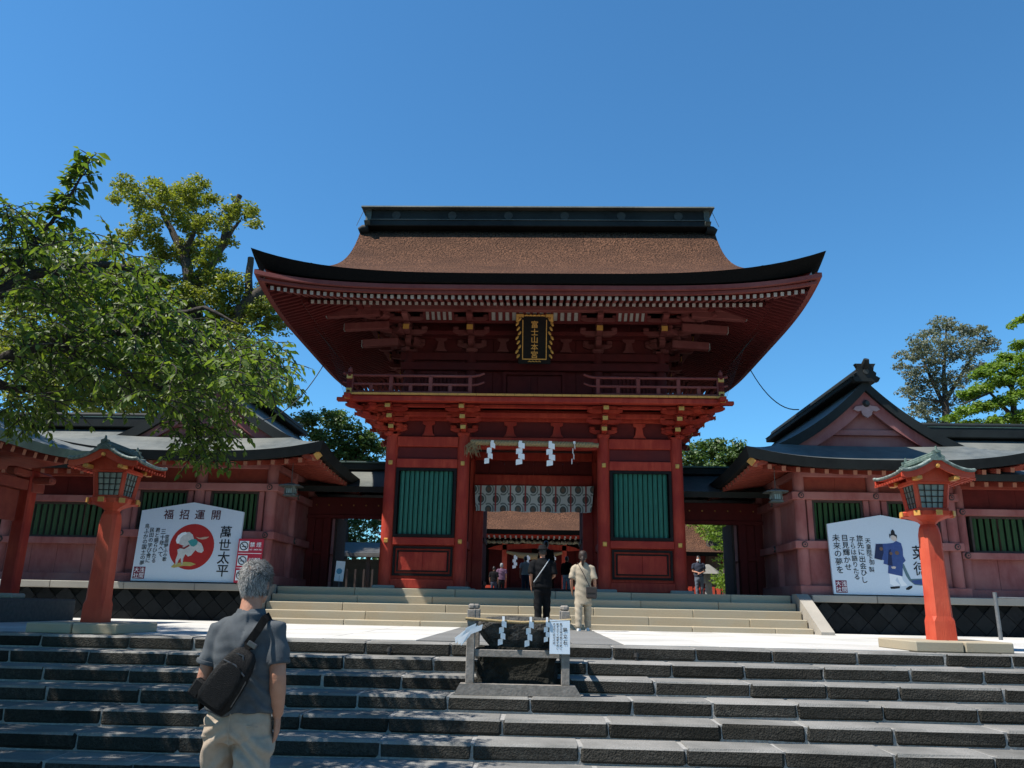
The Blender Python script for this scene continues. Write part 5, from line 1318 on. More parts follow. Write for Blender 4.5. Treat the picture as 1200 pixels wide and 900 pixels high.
# ---------------------------------------------------------------- worship hall seen through the gate
hall = empty('worship_hall', (0, 23, P), 'red worship hall with a brown bark roof seen through the gate opening', 'building')
HY = 20.0
roofm = MB()
he, hz = HY - 2.2, 3.80
prof = [(he + 5.5 * t, hz + 3.6 * (.45 * t + .55 * t * t)) for t in _lin(0, 1, 14)]
def hlift(x): return .35 * (abs(x) / 7.5) ** 3
xs = _lin(-7.5, 7.5, 24)
roofm.sheet([[(x, p[0], p[1] + hlift(x) * max(0, 1 - (p[0] - he) / 5)) for p in prof] for x in xs], 0)
roofm.sheet([[(x, 2 * (he + 5.5) - p[0], p[1] + hlift(x) * max(0, 1 - (p[0] - he) / 5)) for p in prof] for x in xs], 0, True, True)
roofm.sheet([[(x, he, hz + hlift(x)) for x in xs], [(x, he + .06, hz - .22 + hlift(x)) for x in xs]], 1, False)
roofm.sheet([[(x, he + .06, hz - .22 + hlift(x)) for x in xs], [(x, he + 2.4, hz + .35) for x in xs]], 2, False)
hrf = obj('roof', roofm, [THATCH, THATCHEDGE, RED], hall)
for (dy, dz) in ((.25, -.30), (.75, -.34)):
    obj('eave_beam', MB().box((0, HY - 2.2 + dy, hz + dz + .06), (14.6, .08, .07), 0), RED, hrf)
    for k in range(58):
        x = -7.1 + k * .25; inst('rafter', raf_me, (x, HY - 2.2 + dy - .06, hz + dz + hlift(x)), hrf, rot=(.2, 0, 0), scale=(1, 1.1, 1))
for x in (-5.6, -3.6, -1.4, 1.4, 3.6, 5.6):
    y = HY - .8 if abs(x) < 2 else HY
    cl = obj('pillar', MB().box((x, y, (P + 3.3) / 2), (.24, .24, 3.3 - P), 0, None, .02), LAMPRED if abs(x) < 2 else RED, hall)
    obj('pillar_base', MB().box((x, y, P + .16), (.34, .34, .34), 0, None, .02), LAMPRED, cl)
obj('carved_beam', MB().prism([(-2.2, 0), (-1.9, .12), (-1.5, .20), (0, .28), (1.5, .20), (1.9, .12), (2.2, 0), (1.6, -.05), (0, .06), (-1.6, -.05)], (0, HY - .92, 3.0), (1, 0, 0), (0, 0, 1), (0, .2, 0)), RED, hall)
CARV = mat('painted_carving', (.10, .12, .10), (.35, .30, .20), .7, 14, contrast=(.45, .6))
r9 = random.Random(9)
for k in range(17):
    x = -2.2 + k * .275; obj('carving', MB().tube([(x - .14, HY - .98, 3.30 + r9.uniform(-.03, .03)), (x, HY - 1.05, 3.36 + r9.uniform(-.05, .05)), (x + .14, HY - .98, 3.30 + r9.uniform(-.03, .03))], [.05, .10, .05], 7), CARV, hall)
for x in (-1.45, 1.45):
    for k in range(3): obj('white_nosing', MB().box((x + (k - 1) * .16, HY - 1.05, 3.34), (.07, .06, .12), 0, None, .02), WHITE, hall)
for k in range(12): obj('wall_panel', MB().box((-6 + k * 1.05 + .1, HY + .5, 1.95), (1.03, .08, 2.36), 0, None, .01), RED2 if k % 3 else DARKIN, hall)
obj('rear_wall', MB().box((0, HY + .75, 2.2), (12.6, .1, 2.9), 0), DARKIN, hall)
obj('hall_floor', MB().box((0, HY + 3.2, P + .25), (12.4, 7, .5), 0), RED2, hall)
for k in range(4): obj('stair', MB().box((0, HY - 1.5 + k * .3, P + .06 + k * .12), (3.6, .3, .13), 0), LAMPRED if k == 0 else DARKWOOD, hall)
rp2 = empty('hall_rope', (0, HY - 1.0, 2.6), 'pale straw rope hung between the pillars of the worship hall', 'rope')
obj('cord', MB().tube([(-1.3, HY - 1.0, 2.86), (-.7, HY - 1.02, 2.72), (0, HY - 1.05, 2.66), (.7, HY - 1.02, 2.72), (1.3, HY - 1.0, 2.86)], [.06, .13, .17, .13, .06], 10), ROPE, rp2)
for x in (-.9, -.3, .3, .9): shide('paper_streamer', (x, HY - 1.22, 2.66), .55, .16, rp2, 0, 0)
for k in range(9): obj('low_fence_panel', MB().box((-4.6 + k * 1.15, HY - 2.6, P + .28), (1.12, .05, .5), 0), LAMPRED, hall) if abs(-4.6 + k * 1.15) > 1.6 else None
# side hall with a bark roof behind the right passage, and a dark shed behind the left passage
sh = empty('side_hall', (9.5, 19, P), 'brown roofed side hall glimpsed through the passage by the courtier tablet', 'building')
b = MB(); pr = [(0, 2.75), (1.2, 3.15), (2.2, 3.75), (3.0, 4.5), (3.8, 3.75), (4.8, 3.15), (6, 2.75)]
b.sheet([[(x, 15 + p[0], p[1]) for p in pr] for x in (5.8, 8, 10, 13)], 0); b.sheet([[(x, 15, 2.75) for x in (5.8, 13)], [(x, 15.05, 2.58) for x in (5.8, 13)]], 1, False); b.sheet([[(x, 15.05, 2.58) for x in (5.8, 13)], [(x, 17, 2.9) for x in (5.8, 13)]], 2, False)
obj('roof', b, [THATCH, THATCHEDGE, RED], sh)
for k in range(6): obj('wall_panel', MB().box((6.6 + k * 1.05, 16.2, 1.75), (1.02, .1, 1.95), 0, None, .01), RED2, sh)
for x in (6.1, 9.2, 12.3): obj('pillar', MB().box((x, 16.1, 1.75), (.22, .22, 1.95), 0, None, .02), RED, sh)
sh = empty('open_shed', (-7.0, 14, P), 'dark low shed with a pale roof edge glimpsed through the passage by the horse tablet', 'shed')
b = MB(); b.sheet([[(x, y, z) for (y, z) in ((11.5, 2.25), (13, 2.75), (14.5, 2.25))] for x in (-10.5, -4.2)], 0); b.sheet([[(x, 11.5, 2.25) for x in (-10.5, -4.2)], [(x, 11.5, 2.12) for x in (-10.5, -4.2)]], 0, False)
obj('roof', b, [shingle_mat('shed_shingle', (.07, .066, .06), (.04, .04, .038), .08)], sh)
for x in (-10.2, -8.2, -6.3, -4.5): obj('post', MB().box((x, 11.8, 1.45), (.14, .14, 1.4), 0), DARKWOOD, sh)
obj('back_wall', MB().box((-7.3, 14.2, 1.45), (6.0, .08, 1.4), 0), mat('pale_plaster', (.13, .12, .105), (.09, .085, .075), .9, 5), sh)
for k in range(14): obj('fence_bar', MB().box((-8.6 + k * .32, 11.4, 1.2), (.07, .05, .9), 0), DARKWOOD, sh)
# small stone lantern roof and red fence in the right courtyard
q = at_y(845, 668, 12.0)
sl_ = empty('stone_lantern', (q.x - .5, 12, P), 'small grey stone lantern with a curved cap in the courtyard greenery', 'lantern')
obj('cap', MB().loft([[(q.x - .5 + x, 12 + y, z) for x, y in chamf(w, w * .4)] for z, w in ((q.z - .16, .50), (q.z - .10, .42), (q.z + .08, .2), (q.z + .2, .05))], 0, False), LAVATOP, sl_)
obj('fire_box', MB().loft([[(q.x - .5 + x, 12 + y, z) for x, y in chamf(w, w * .4)] for z, w in ((q.z - .5, .22), (q.z - .16, .2))], 0, False), LAVATOP, sl_)
obj('shaft', MB().cyl((q.x - .5, 12, P), (q.x - .5, 12, q.z - .5), .16, .12, 12), LAVATOP, sl_)
fe_ = empty('red_fence', (6.0, 13.5, P), 'low bright red picket fence in the courtyard behind the side passage', 'fence')
for k in range(18): obj('picket', MB().box((4.2 + k * .22, 13.5, P + .28), (.14, .04, .5), 0), LAMPRED, fe_)
for z in (.12, .44): obj('fence_rail', MB().box((6.05, 13.54, P + z), (4.0, .04, .06), 0), LAMPRED, fe_)
# ---------------------------------------------------------------- trees
BARK = mat('bark', (.075, .058, .045), (.035, .028, .023), .95, 9.0, stretch=(3, 3, .6), bump=1.0, bscale=14, bdist=.05)
BARKDARK = mat('dark_bark', (.045, .036, .030), (.022, .018, .016), .95, 12.0, bump=.8, bscale=20, bdist=.03)
LEAF_CHERRY = mat('cherry_leaf', (.055, .100, .020), None, .5, spec=.35, translucent=.45, island=(.14, .185, .032))
LEAF_CAMPHOR = mat('camphor_leaf', (.095, .120, .018), None, .5, spec=.35, translucent=.38, island=(.23, .235, .035))
LEAF_MID = mat('broad_leaf', (.040, .085, .022), None, .5, spec=.4, translucent=.28, island=(.085, .13, .03))
LEAF_DARK = mat('evergreen_leaf', (.020, .048, .016), None, .5, spec=.4, translucent=.2, island=(.045, .085, .024))
LEAF_GREY = mat('greyish_leaf', (.10, .115, .085), None, .6, spec=.3, translucent=.25, island=(.17, .175, .13))
LEAF_MAPLE = mat('maple_leaf', (.085, .15, .018), None, .5, spec=.35, translucent=.4, island=(.16, .23, .025))
def rand_dir(r):
    while True:
        v = Vector((r.uniform(-1, 1), r.uniform(-1, 1), r.uniform(-1, 1)))
        if .05 < v.length < 1: return v.normalized()
class Leaves:
    def __init__(s): s.v = []; s.f = []
    def leaf(s, p, d, n, L, W):
        """pointed leaf from p along d with normal n, folded along the midrib"""
        sd = d.cross(n).normalized(); b = len(s.v)
        q = p + d * (L * .45)
        s.v += [p, q + sd * (W / 2) + n * (W * .14), q - sd * (W / 2) + n * (W * .14), p + d * (L * .75) + sd * (W * .34) + n * (W * .05) - Vector((0, 0, L * .05)), p + d * (L * .75) - sd * (W * .34) + n * (W * .05) - Vector((0, 0, L * .05)), p + d * L - Vector((0, 0, L * .15)), q]
        s.f += [(b, b + 6, b + 1), (b, b + 2, b + 6), (b + 1, b + 6, b + 5, b + 3), (b + 2, b + 4, b + 5, b + 6)]
    def card(s, p, n, L, W, r):
        d = n.orthogonal().normalized(); d = Quaternion(n, r.uniform(0, 6.28)) @ d; sd = d.cross(n); b = len(s.v)
        s.v += [p - d * (L / 2), p + sd * (W / 2) + n * (W * .15), p + d * (L / 2), p - sd * (W / 2) + n * (W * .15)]
        s.f.append((b, b + 1, b + 2, b + 3))
    def obj(s, name, m, parent):
        o = Vector(WORLD[parent]); me = bpy.data.meshes.new(name)
        me.from_pydata([tuple(v - o) for v in s.v], [], s.f); me.materials.append(m); me.update()
        ob = bpy.data.objects.new(name, me); return _place(ob, o, parent)
def clump(lv, r, c, rad_, n, L, W, squash=.7):
    for _ in range(n):
        d = rand_dir(r); rr = rad_ * (r.random() ** .45)
        p = c + Vector((d.x, d.y, d.z * squash)) * rr
        nn = (Vector((d.x * .6, d.y * .6, .8)) + rand_dir(r) * .7).normalized()
        k = r.uniform(.65, 1.25); lv.card(p, nn, L * k, W * k, r)
def limb(name, pts, radii, m, parent, wob=.0, seed=0):
    r = random.Random(seed); P_ = []; R_ = []
    for i in range(len(pts) - 1):
        for k in range(4):
            t = k / 4; P_.append(Vector(pts[i]).lerp(Vector(pts[i + 1]), t) + rand_dir(r) * wob * radii[i]); R_.append(radii[i] + (radii[i + 1] - radii[i]) * t)
    P_.append(Vector(pts[-1])); R_.append(radii[-1])
    return obj(name, MB().tube(P_, R_, 9), m, parent)

# -- cherry tree whose boughs hang in from the side, near the stair
r = random.Random(21)
ch = empty('cherry_tree', (-6.6, -12.4, -1.085), 'leafy cherry tree with long boughs hanging over the stair beside the pavilion', 'tree')
limb('trunk', [(-6.6, -12.4, -1.085), (-6.5, -12.35, .3), (-6.2, -12.3, 1.9)], [.30, .24, .22], BARKDARK, ch, .15, 1)
def PX(x, y, Y): return at_y(x, y, Y)
boughs = [
    ([(-6.2, -12.3, 1.9), PX(-40, 440, -12.0), PX(60, 400, -11.8), PX(150, 390, -11.7), PX(230, 400, -11.6), PX(300, 420, -11.6)], [.17, .12, .09, .07, .045, .015]),
    ([(-6.2, -12.3, 1.9), PX(-60, 380, -12.6), PX(40, 320, -12.4), PX(130, 310, -12.3), PX(200, 330, -12.2)], [.16, .11, .08, .05, .015]),
    ([PX(-60, 380, -12.6), PX(-20, 330, -12.6), PX(25, 305, -12.5), PX(60, 262, -12.4), PX(85, 225, -12.4), PX(108, 182, -12.4)], [.10, .07, .045, .03, .02, .008]),
    ([PX(60, 400, -11.8), PX(130, 430, -11.2), PX(190, 455, -10.8), PX(225, 490, -10.6), PX(240, 540, -10.5)], [.08, .06, .04, .025, .01]),
    ([PX(-40, 440, -12.0), PX(20, 455, -11.0), PX(80, 460, -10.6), PX(140, 470, -10.4)], [.1, .07, .045, .015]),
    ([(-6.2, -12.3, 1.9), (-6.6, -13.3, 3.0), (-6.0, -14.0, 3.8), (-5.2, -14.6, 4.4)], [.16, .12, .08, .02]),
    ([(-6.2, -12.3, 1.9), (-6.9, -11.5, 3.2), (-6.7, -10.6, 4.2), (-6.3, -9.8, 4.8)], [.16, .12, .08, .02]),
    ([PX(150, 390, -11.7), PX(200, 370, -12.6), PX(240, 360, -12.8), PX(280, 380, -12.9)], [.06, .045, .03, .012]),
    
]
for i, (pts, rd) in enumerate(boughs): limb('bough', pts, [q * .62 for q in rd], BARKDARK, ch, .25, 40 + i)
lv = Leaves(); twigs = MB()
def twig(p, d, n, L=.12, droop=.5, length=.38):
    d = d.normalized(); q = Vector(p); step = length / n; pts = [q.copy()]
    for k in range(n):
        d = (d + Vector((0, 0, -droop * .22)) + rand_dir(r) * .18).normalized(); q = q + d * step; pts.append(q.copy())
        for sd in (-1, 1):
            if r.random() < .15: continue
            s_ = d.cross(Vector((0, 0, 1))).normalized() * sd
            ld = (d * .5 + s_ * r.uniform(.5, 1) + Vector((0, 0, r.uniform(-.9, .15)))).normalized()
            nn = (Vector((0, 0, 1)) + rand_dir(r) * .75); nn = (nn - ld * nn.dot(ld)).normalized()
            l = L * r.uniform(.65, 1.15); lv.leaf(q, ld, nn, l, l * .46)
    twigs.tube(pts, [.006] * (len(pts) - 1) + [.002], 3, caps=False)
poly = [(0, 245), (40, 258), (75, 262), (100, 285), (130, 292), (158, 318), (185, 345), (210, 372), (236, 388), (270, 398), (312, 408), (332, 430), (330, 462), (300, 472), (275, 478), (268, 505), (255, 545), (240, 560), (222, 548), (205, 520), (195, 490), (165, 468), (130, 470), (95, 468), (62, 488), (40, 505), (0, 505)]
def inside(x, y):
    c = False; j = len(poly) - 1
    for i in range(len(poly)):
        xi, yi = poly[i]; xj, yj = poly[j]
        if (yi > y) != (yj > y) and x < (xj - xi) * (y - yi) / (yj - yi) + xi: c = not c
        j = i
    return c
holes = [(105, 300, 16), (60, 300, 10), (180, 275, 14), (150, 300, 12), (35, 430, 14), (120, 440, 12), (85, 475, 16), (200, 310, 14), (310, 445, 8)]
cnt = 0
while cnt < 1250:
    x, y = r.uniform(0, 335), r.uniform(240, 560)
    if not inside(x, y): continue
    if any((x - a) ** 2 + (y - b_) ** 2 < c_ * c_ for a, b_, c_ in holes): continue
    if 215 < y < 470 and x < 60 and r.random() < .25: continue
    Y = r.uniform(-13.2, -10.2) if y < 480 else r.uniform(-11.2, -10.2)
    p = PX(x, y - 8, Y); twig(p, Vector((r.uniform(-.4, 1), r.uniform(-.8, .8), r.uniform(-.2, .35))), r.randint(5, 8), .086, r.uniform(.3, 1.0), r.uniform(.22, .42)); cnt += 1
for k in range(64):                                       # leaves along the shoot that stands clear against the sky
    t = k / 63; a = [PX(25, 305, -12.5), PX(60, 262, -12.4), PX(85, 225, -12.4), PX(108, 182, -12.4)]
    f = t * 3; i = min(int(f), 2); p = a[i].lerp(a[i + 1], f - i)
    twig(p, Vector((r.choice((-1, 1)) * r.uniform(.5, 1), r.uniform(-.5, .5), r.uniform(-.1, .6))), 3, .115, .4, .13)
for k in range(5200):                                      # the rest of the crown, out of the picture, shading the stair
    x, y, z = r.uniform(-10.5, -4.6), r.uniform(-16.8, -8.6), r.uniform(2.6, 6.2)
    d = ((x + 7.2) / 3.6) ** 2 + ((y + 12.6) / 4.4) ** 2 + ((z - 4.2) / 2.1) ** 2
    if d > 1: continue
    vx = Vector((x, y, z)) - CAM_POS; zc = vx.dot(CAM_F)
    if zc > .5:
        sx = 600 + FPX * vx.dot(CAM_R) / zc; sy = 450 - FPX * vx.dot(CAM_U) / zc
        if -90 < sx < 1290 and -90 < sy < 990: continue
    twig((x, y, z), rand_dir(r), 6, .13, .5, .4)
lv.obj('crown', LEAF_CHERRY, ch)
obj('twigs', twigs, BARKDARK, ch, kind='stuff')

def px_tree(name, label, Y, trunk, limbs, clumps, leafmat, leaf, dens, seed, bark=BARK, group=None, base_z=P, depth=1.0, squash=.75, thin=.75, grow=1.0):
    """trunk/limbs/clumps given as photograph positions at distance Y; leaf=(length,width)"""
    r = random.Random(seed)
    b0 = PX(trunk[0][0], trunk[0][1], Y); root = empty(name, (b0.x, Y, base_z), label, 'tree', group)
    pts = [Vector((b0.x, Y, base_z))] + [PX(x, y, Y) for x, y, _ in trunk]
    limb('trunk', pts, [trunk[0][2] * 1.3 * thin] + [t[2] * thin for t in trunk], bark, root, .12, seed)
    for i, L in enumerate(limbs): limb('limb', [PX(x, y, Y + dy) for x, y, dy, _ in L], [q[3] * thin for q in L], bark, root, .12, seed + i + 1)
    lv = Leaves()
    for (x, y, rp) in clumps:
        for rep in range(2):
            c = PX(x + r.uniform(-.2, .2) * rp, y + r.uniform(-.2, .2) * rp, Y + r.uniform(-depth, depth))
            rr = rp * (Y - CAM_POS.y) / FPX * r.uniform(.8, 1.05) * grow
            n = int(dens * rr * rr); per = 13
            for k in range(max(3, n // per)):                 # small sprays of leaves spread through the clump
                d = rand_dir(r); cc = c + Vector((d.x, d.y, d.z * squash)) * rr * (r.random() ** .42)
                clump(lv, r, cc, leaf[0] * 1.5, per, leaf[0], leaf[1], .55)
    lv.obj('crown', leafmat, root)
    return root
# -- big camphor behind the wing with the horse tablet
cl_c = [(150, 222, 17), (135, 235, 9), (180, 215, 10), (230, 215, 12), (250, 232, 10), (245, 285, 12), (175, 262, 14), (155, 275, 14), (130, 290, 16), (110, 305, 16), (180, 285, 16), (305, 345, 12), (300, 362, 14), (330, 385, 9), (255, 300, 8), (255, 372, 16), (275, 385, 14), (240, 400, 18), (285, 400, 14), (168, 240, 15), (192, 228, 18), (212, 222, 18), (228, 235, 17), (240, 258, 15), (222, 262, 18), (205, 250, 16), (276, 243, 15), (292, 250, 12), (300, 262, 8), (262, 262, 12), (272, 283, 8), (228, 290, 18), (240, 305, 12), (214, 300, 18), (195, 300, 16), (232, 325, 16), (255, 322, 16), (272, 335, 18), (288, 350, 16), (265, 352, 18), (240, 345, 16), (312, 358, 14), (322, 372, 13), (310, 385, 12), (295, 372, 12), (215, 345, 22), (190, 335, 20), (165, 320, 20), (140, 330, 22), (110, 340, 22), (80, 345, 24), (45, 350, 24), (15, 350, 24), (180, 370, 24), (140, 370, 24), (220, 375, 22), (250, 385, 16), (100, 385, 26), (50, 395, 26), (10, 400, 24), (150, 410, 26), (200, 415, 26), (90, 430, 26), (30, 440, 26), (140, 450, 26), (180, 460, 24), (230, 440, 22), (60, 470, 24), (110, 475, 24), (160, 480, 22), (270, 430, 20), (300, 440, 18), (320, 460, 16), (270, 470, 18), (205, 485, 20)]
px_tree('camphor_tree', 'huge old camphor tree with pruned thick limbs and yellow-green leaf tufts behind the shaded wing', 12.0,
        [(228, 520, .85), (226, 440, .75), (224, 380, .62), (224, 335, .45)],
        [[(226, 410, 0, .6), (262, 392, -.5, .5), (290, 358, -.8, .42), (318, 335, -1, .36)], [(292, 356, -.8, .22), (291, 325, -.9, .20), (294, 302, -.9, .17)],
         [(224, 350, 0, .38), (246, 312, .3, .27), (262, 286, .4, .22), (266, 262, .4, .17), (277, 238, .4, .15), (281, 229, .4, .16)], [(262, 286, .4, .14), (272, 270, .4, .12), (282, 258, .5, .06)],
         [(224, 335, 0, .36), (216, 300, .2, .26), (200, 268, .3, .18), (188, 245, .3, .14), (165, 238, .3, .06)], [(216, 300, .2, .2), (228, 270, 0, .12), (232, 250, 0, .06)],
         [(225, 420, 0, .5), (190, 360, .4, .36), (165, 330, .6, .25), (140, 300, .6, .08)], [(228, 470, 0, .4), (150, 420, .5, .3), (80, 400, .8, .2), (20, 390, 1, .08)], [(188, 245, .3, .09), (170, 225, .3, .05), (150, 215, .3, .03)]],
        cl_c, LEAF_CAMPHOR, (.15, .09), 1150, 5, depth=1.6, grow=1.25)
px_tree('camphor_tree', 'dense yellow-green tree behind the open pavilion and the shaded corridor', 9.0, [(60, 520, .5), (62, 450, .4), (64, 400, .25)], [[(62, 450, 0, .3), (30, 380, .2, .15), (10, 330, .3, .05)], [(62, 450, 0, .3), (110, 390, .2, .15), (140, 350, .3, .05)]],
        [(5, 290, 20), (35, 300, 20), (65, 305, 20), (95, 318, 20), (125, 335, 20), (155, 355, 20), (15, 330, 24), (50, 340, 24), (85, 355, 24), (120, 370, 24), (150, 390, 22), (10, 375, 24), (45, 385, 24), (80, 400, 24), (115, 410, 24), (150, 425, 22), (180, 440, 20), (15, 420, 24), (50, 430, 24), (85, 445, 24), (120, 455, 22), (20, 462, 22), (60, 472, 20), (100, 482, 18), (140, 470, 18), (190, 400, 18), (200, 460, 18)], LEAF_CAMPHOR, (.14, .085), 850, 17, depth=1.2)
# -- trees in the gaps and behind the wings
px_tree('camphor_tree', 'dense green tree filling the gap between the gate and the wing with the horse tablet', 16.0,
        [(400, 620, .4), (395, 560, .3), (390, 530, .2)], [[(395, 560, 0, .2), (378, 525, 0, .12), (365, 500, 0, .05)], [(395, 560, 0, .2), (425, 530, 0, .12), (440, 515, 0, .05)]],
        [(345, 470, 9), (352, 490, 10), (368, 492, 10), (385, 492, 13), (405, 500, 14), (425, 515, 14), (440, 525, 13), (370, 512, 14), (390, 520, 16), (410, 530, 16), (430, 545, 16), (375, 540, 16), (395, 550, 16), (440, 555, 12), (395, 485, 8)], LEAF_MID, (.17, .11), 1000, 7, grow=1.35)
px_tree('broadleaf_tree', 'rounded dark green tree rising over the passage roof beside the gate, near the courtier tablet', 16.0,
        [(835, 620, .4), (835, 570, .3), (838, 545, .2)], [[(835, 570, 0, .2), (820, 545, 0, .1), (812, 530, 0, .05)]],
        [(808, 535, 13), (822, 528, 12), (835, 530, 12), (850, 533, 13), (866, 536, 13), (880, 540, 12), (812, 555, 16), (830, 555, 16), (850, 556, 16), (868, 560, 14), (840, 518, 8), (862, 526, 9), (820, 575, 14), (845, 580, 14)], LEAF_MID, (.17, .11), 1000, 8, grow=1.35)
px_tree('garden_tree', 'leafy garden tree seen through the side passage beside the courtier tablet', 11.0,
        [(850, 690, .12), (850, 650, .1)], [], [(820, 615, 10), (835, 618, 12), (850, 612, 12), (862, 622, 12), (845, 635, 12), (860, 645, 12), (866, 660, 10), (850, 660, 10), (832, 630, 8), (855, 675, 9), (842, 680, 8)], LEAF_MAPLE, (.12, .07), 1000, 9, grow=1.3)
px_tree('garden_shrub', 'low rounded bright green shrub behind the courtyard fence beside the stone lantern', 9.5, [(852, 690, .05), (852, 680, .04)], [], [(842, 683, 8), (852, 678, 9), (862, 682, 8), (848, 690, 8), (860, 692, 8)], LEAF_MAPLE, (.08, .05), 1600, 10)
px_tree('garden_tree', 'dark leafy tree seen through the side passage beside the horse tablet', 17.0, [(415, 660, .15), (415, 630, .12)], [], [(398, 612, 10), (412, 610, 11), (428, 612, 11), (440, 618, 10), (402, 628, 11), (418, 628, 11), (435, 634, 10), (400, 642, 9), (415, 645, 9), (440, 645, 8)], LEAF_MID, (.14, .09), 800, 12, grow=1.4)
px_tree('zelkova_tree', 'sparse greyish tree with thin leaves behind the dark wing roof', 14.0,
        [(1110, 540, .5), (1108, 480, .35), (1106, 440, .22)], [[(1108, 480, 0, .25), (1085, 430, .3, .14), (1075, 395, .4, .06)], [(1108, 470, 0, .25), (1135, 425, -.3, .14), (1150, 400, -.4, .06)], [(1106, 440, 0, .2), (1108, 400, .2, .1), (1110, 378, .2, .04)], [(1085, 430, .3, .1), (1060, 430, .3, .05), (1045, 432, .3, .02)], [(1100, 470, 0, .14), (1075, 465, .2, .07), (1058, 460, .2, .03)]],
        [(1108, 378, 13), (1090, 388, 13), (1078, 400, 12), (1068, 418, 13), (1085, 410, 14), (1105, 400, 15), (1125, 390, 14), (1145, 392, 14), (1155, 408, 13), (1135, 410, 14), (1115, 420, 14), (1095, 430, 15), (1070, 438, 14), (1055, 432, 9), (1080, 452, 15), (1100, 450, 15), (1120, 445, 14), (1140, 430, 13), (1065, 460, 12), (1085, 472, 14), (1105, 475, 14), (1125, 465, 13), (1075, 485, 11), (1095, 495, 12), (1162, 400, 9), (1050, 415, 6)], LEAF_GREY, (.12, .075), 1150, 14, depth=1.2, thin=.4, grow=1.12)
px_tree('maple_tree', 'bright yellow-green spreading maple behind the low corridor ridge', 8.0,
        [(1190, 540, .3), (1188, 490, .22), (1186, 455, .15)], [[(1188, 490, 0, .16), (1160, 460, -.2, .09), (1125, 475, -.3, .04)], [(1186, 455, 0, .14), (1165, 430, .2, .07), (1150, 425, .2, .03)], [(1186, 455, 0, .12), (1205, 400, .1, .05)]],
        [(1195, 405, 12), (1180, 418, 13), (1165, 428, 13), (1150, 438, 12), (1190, 435, 14), (1172, 448, 14), (1150, 455, 14), (1135, 462, 12), (1195, 460, 14), (1175, 470, 14), (1155, 476, 14), (1132, 482, 13), (1118, 490, 10), (1190, 488, 14), (1165, 494, 13), (1140, 498, 12), (1205, 420, 14), (1210, 450, 16), (1212, 485, 16), (1195, 376, 6), (1204, 372, 8), (1186, 382, 4)], LEAF_MAPLE, (.12, .08), 2200, 15, squash=.35, thin=.5, grow=1.15)
# a belt of woods far behind the courtyard
wd = Leaves(); r = random.Random(77)
for k in range(150):
    x = r.uniform(-75, 75); y = r.uniform(52, 66); z = r.uniform(1.5, 6.5 + 2.5 * math.sin(x * .2))
    clump(wd, r, Vector((x, y, z)), r.uniform(1.8, 3.0), 95, .55, .36, .8)
wb = empty('distant_woods', (0, 58, P), kind='stuff'); wd.obj('foliage', LEAF_DARK, wb)

# -- added tree beyond the pavilion, outside the picture, shading the plaza and cutting sky light
r = random.Random(91)
t2 = empty('broadleaf_tree', (-13.5, -10.5, -1.085), 'added broad shade tree beyond the open pavilion, out of view', 'tree')
limb('trunk', [(-13.5, -10.5, -1.085), (-13.4, -10.4, 2.5), (-13.1, -10.0, 5.0)], [.42, .34, .28], BARK, t2, .15, 3)
for i, e in enumerate(((-10.5, -8.6, 7.6), (-11.2, -11.5, 7.8), (-15.6, -9.2, 7.8), (-13, -7.5, 8.2))): limb('limb', [(-13.1, -10.0, 5.0), Vector((-13.1, -10, 5)).lerp(Vector(e), .5) + Vector((0, 0, .4)), e], [.24, .16, .05], BARK, t2, .15, 60 + i)
lv = Leaves()
for k in range(520):
    d = rand_dir(r); p = Vector((-12.3, -9.4, 7.2)) + Vector((d.x * 3.9, d.y * 4.2, d.z * 2.2)) * (r.random() ** .4)
    vx = p - CAM_POS; zc = vx.dot(CAM_F)
    if zc > .5 and -60 < 600 + FPX * vx.dot(CAM_R) / zc < 1260 and -60 < 450 - FPX * vx.dot(CAM_U) / zc < 960: continue
    clump(lv, r, p, .45, 26, .20, .12, .6)
lv.obj('crown', LEAF_MID, t2)

# -- unseen trees added behind the viewer to keep low sky light off the shade
r = random.Random(123)
for i, (x, y, h, rr, lb) in enumerate(((-12, -27, 13, 5.0, 'added unseen tree on the pavilion side behind the viewer, nearest the stair'), (-13, -37, 14, 5.5, 'added unseen tree on the pavilion side, farther behind the viewer'), (12, -28, 13, 5.2, 'added unseen tree on the railing side behind the viewer, nearest the stair'), (13, -38, 14, 5.5, 'added unseen tree on the railing side, farther behind the viewer'), (-3, -52, 13, 6.0, 'added unseen broad tree farthest behind the viewer'))):
    t = empty('added_screen_tree', (x, y, -1.085), lb, 'tree', 'added unseen trees behind the viewer')
    limb('trunk', [(x, y, -1.085), (x + .1, y, 2.0), (x + .2, y + .1, h * .55)], [.42, .34, .22], BARK, t, .15, 200 + i)
    for j in range(4):
        a = j * 1.6 + i; limb('limb', [(x + .15, y, h * .38), (x + rr * .35 * math.cos(a), y + rr * .35 * math.sin(a), h * .52), (x + rr * .65 * math.cos(a), y + rr * .65 * math.sin(a), h * .68)], [.18, .12, .04], BARK, t, .15, 300 + i * 5 + j)
    lv = Leaves()
    for k in range(230):
        d = rand_dir(r); p = Vector((x, y, h * .62)) + Vector((d.x * rr, d.y * rr, d.z * h * .36)) * (r.random() ** .38)
        clump(lv, r, p, .8, 14, .42, .28, .7)
    lv.obj('crown', LEAF_DARK, t)
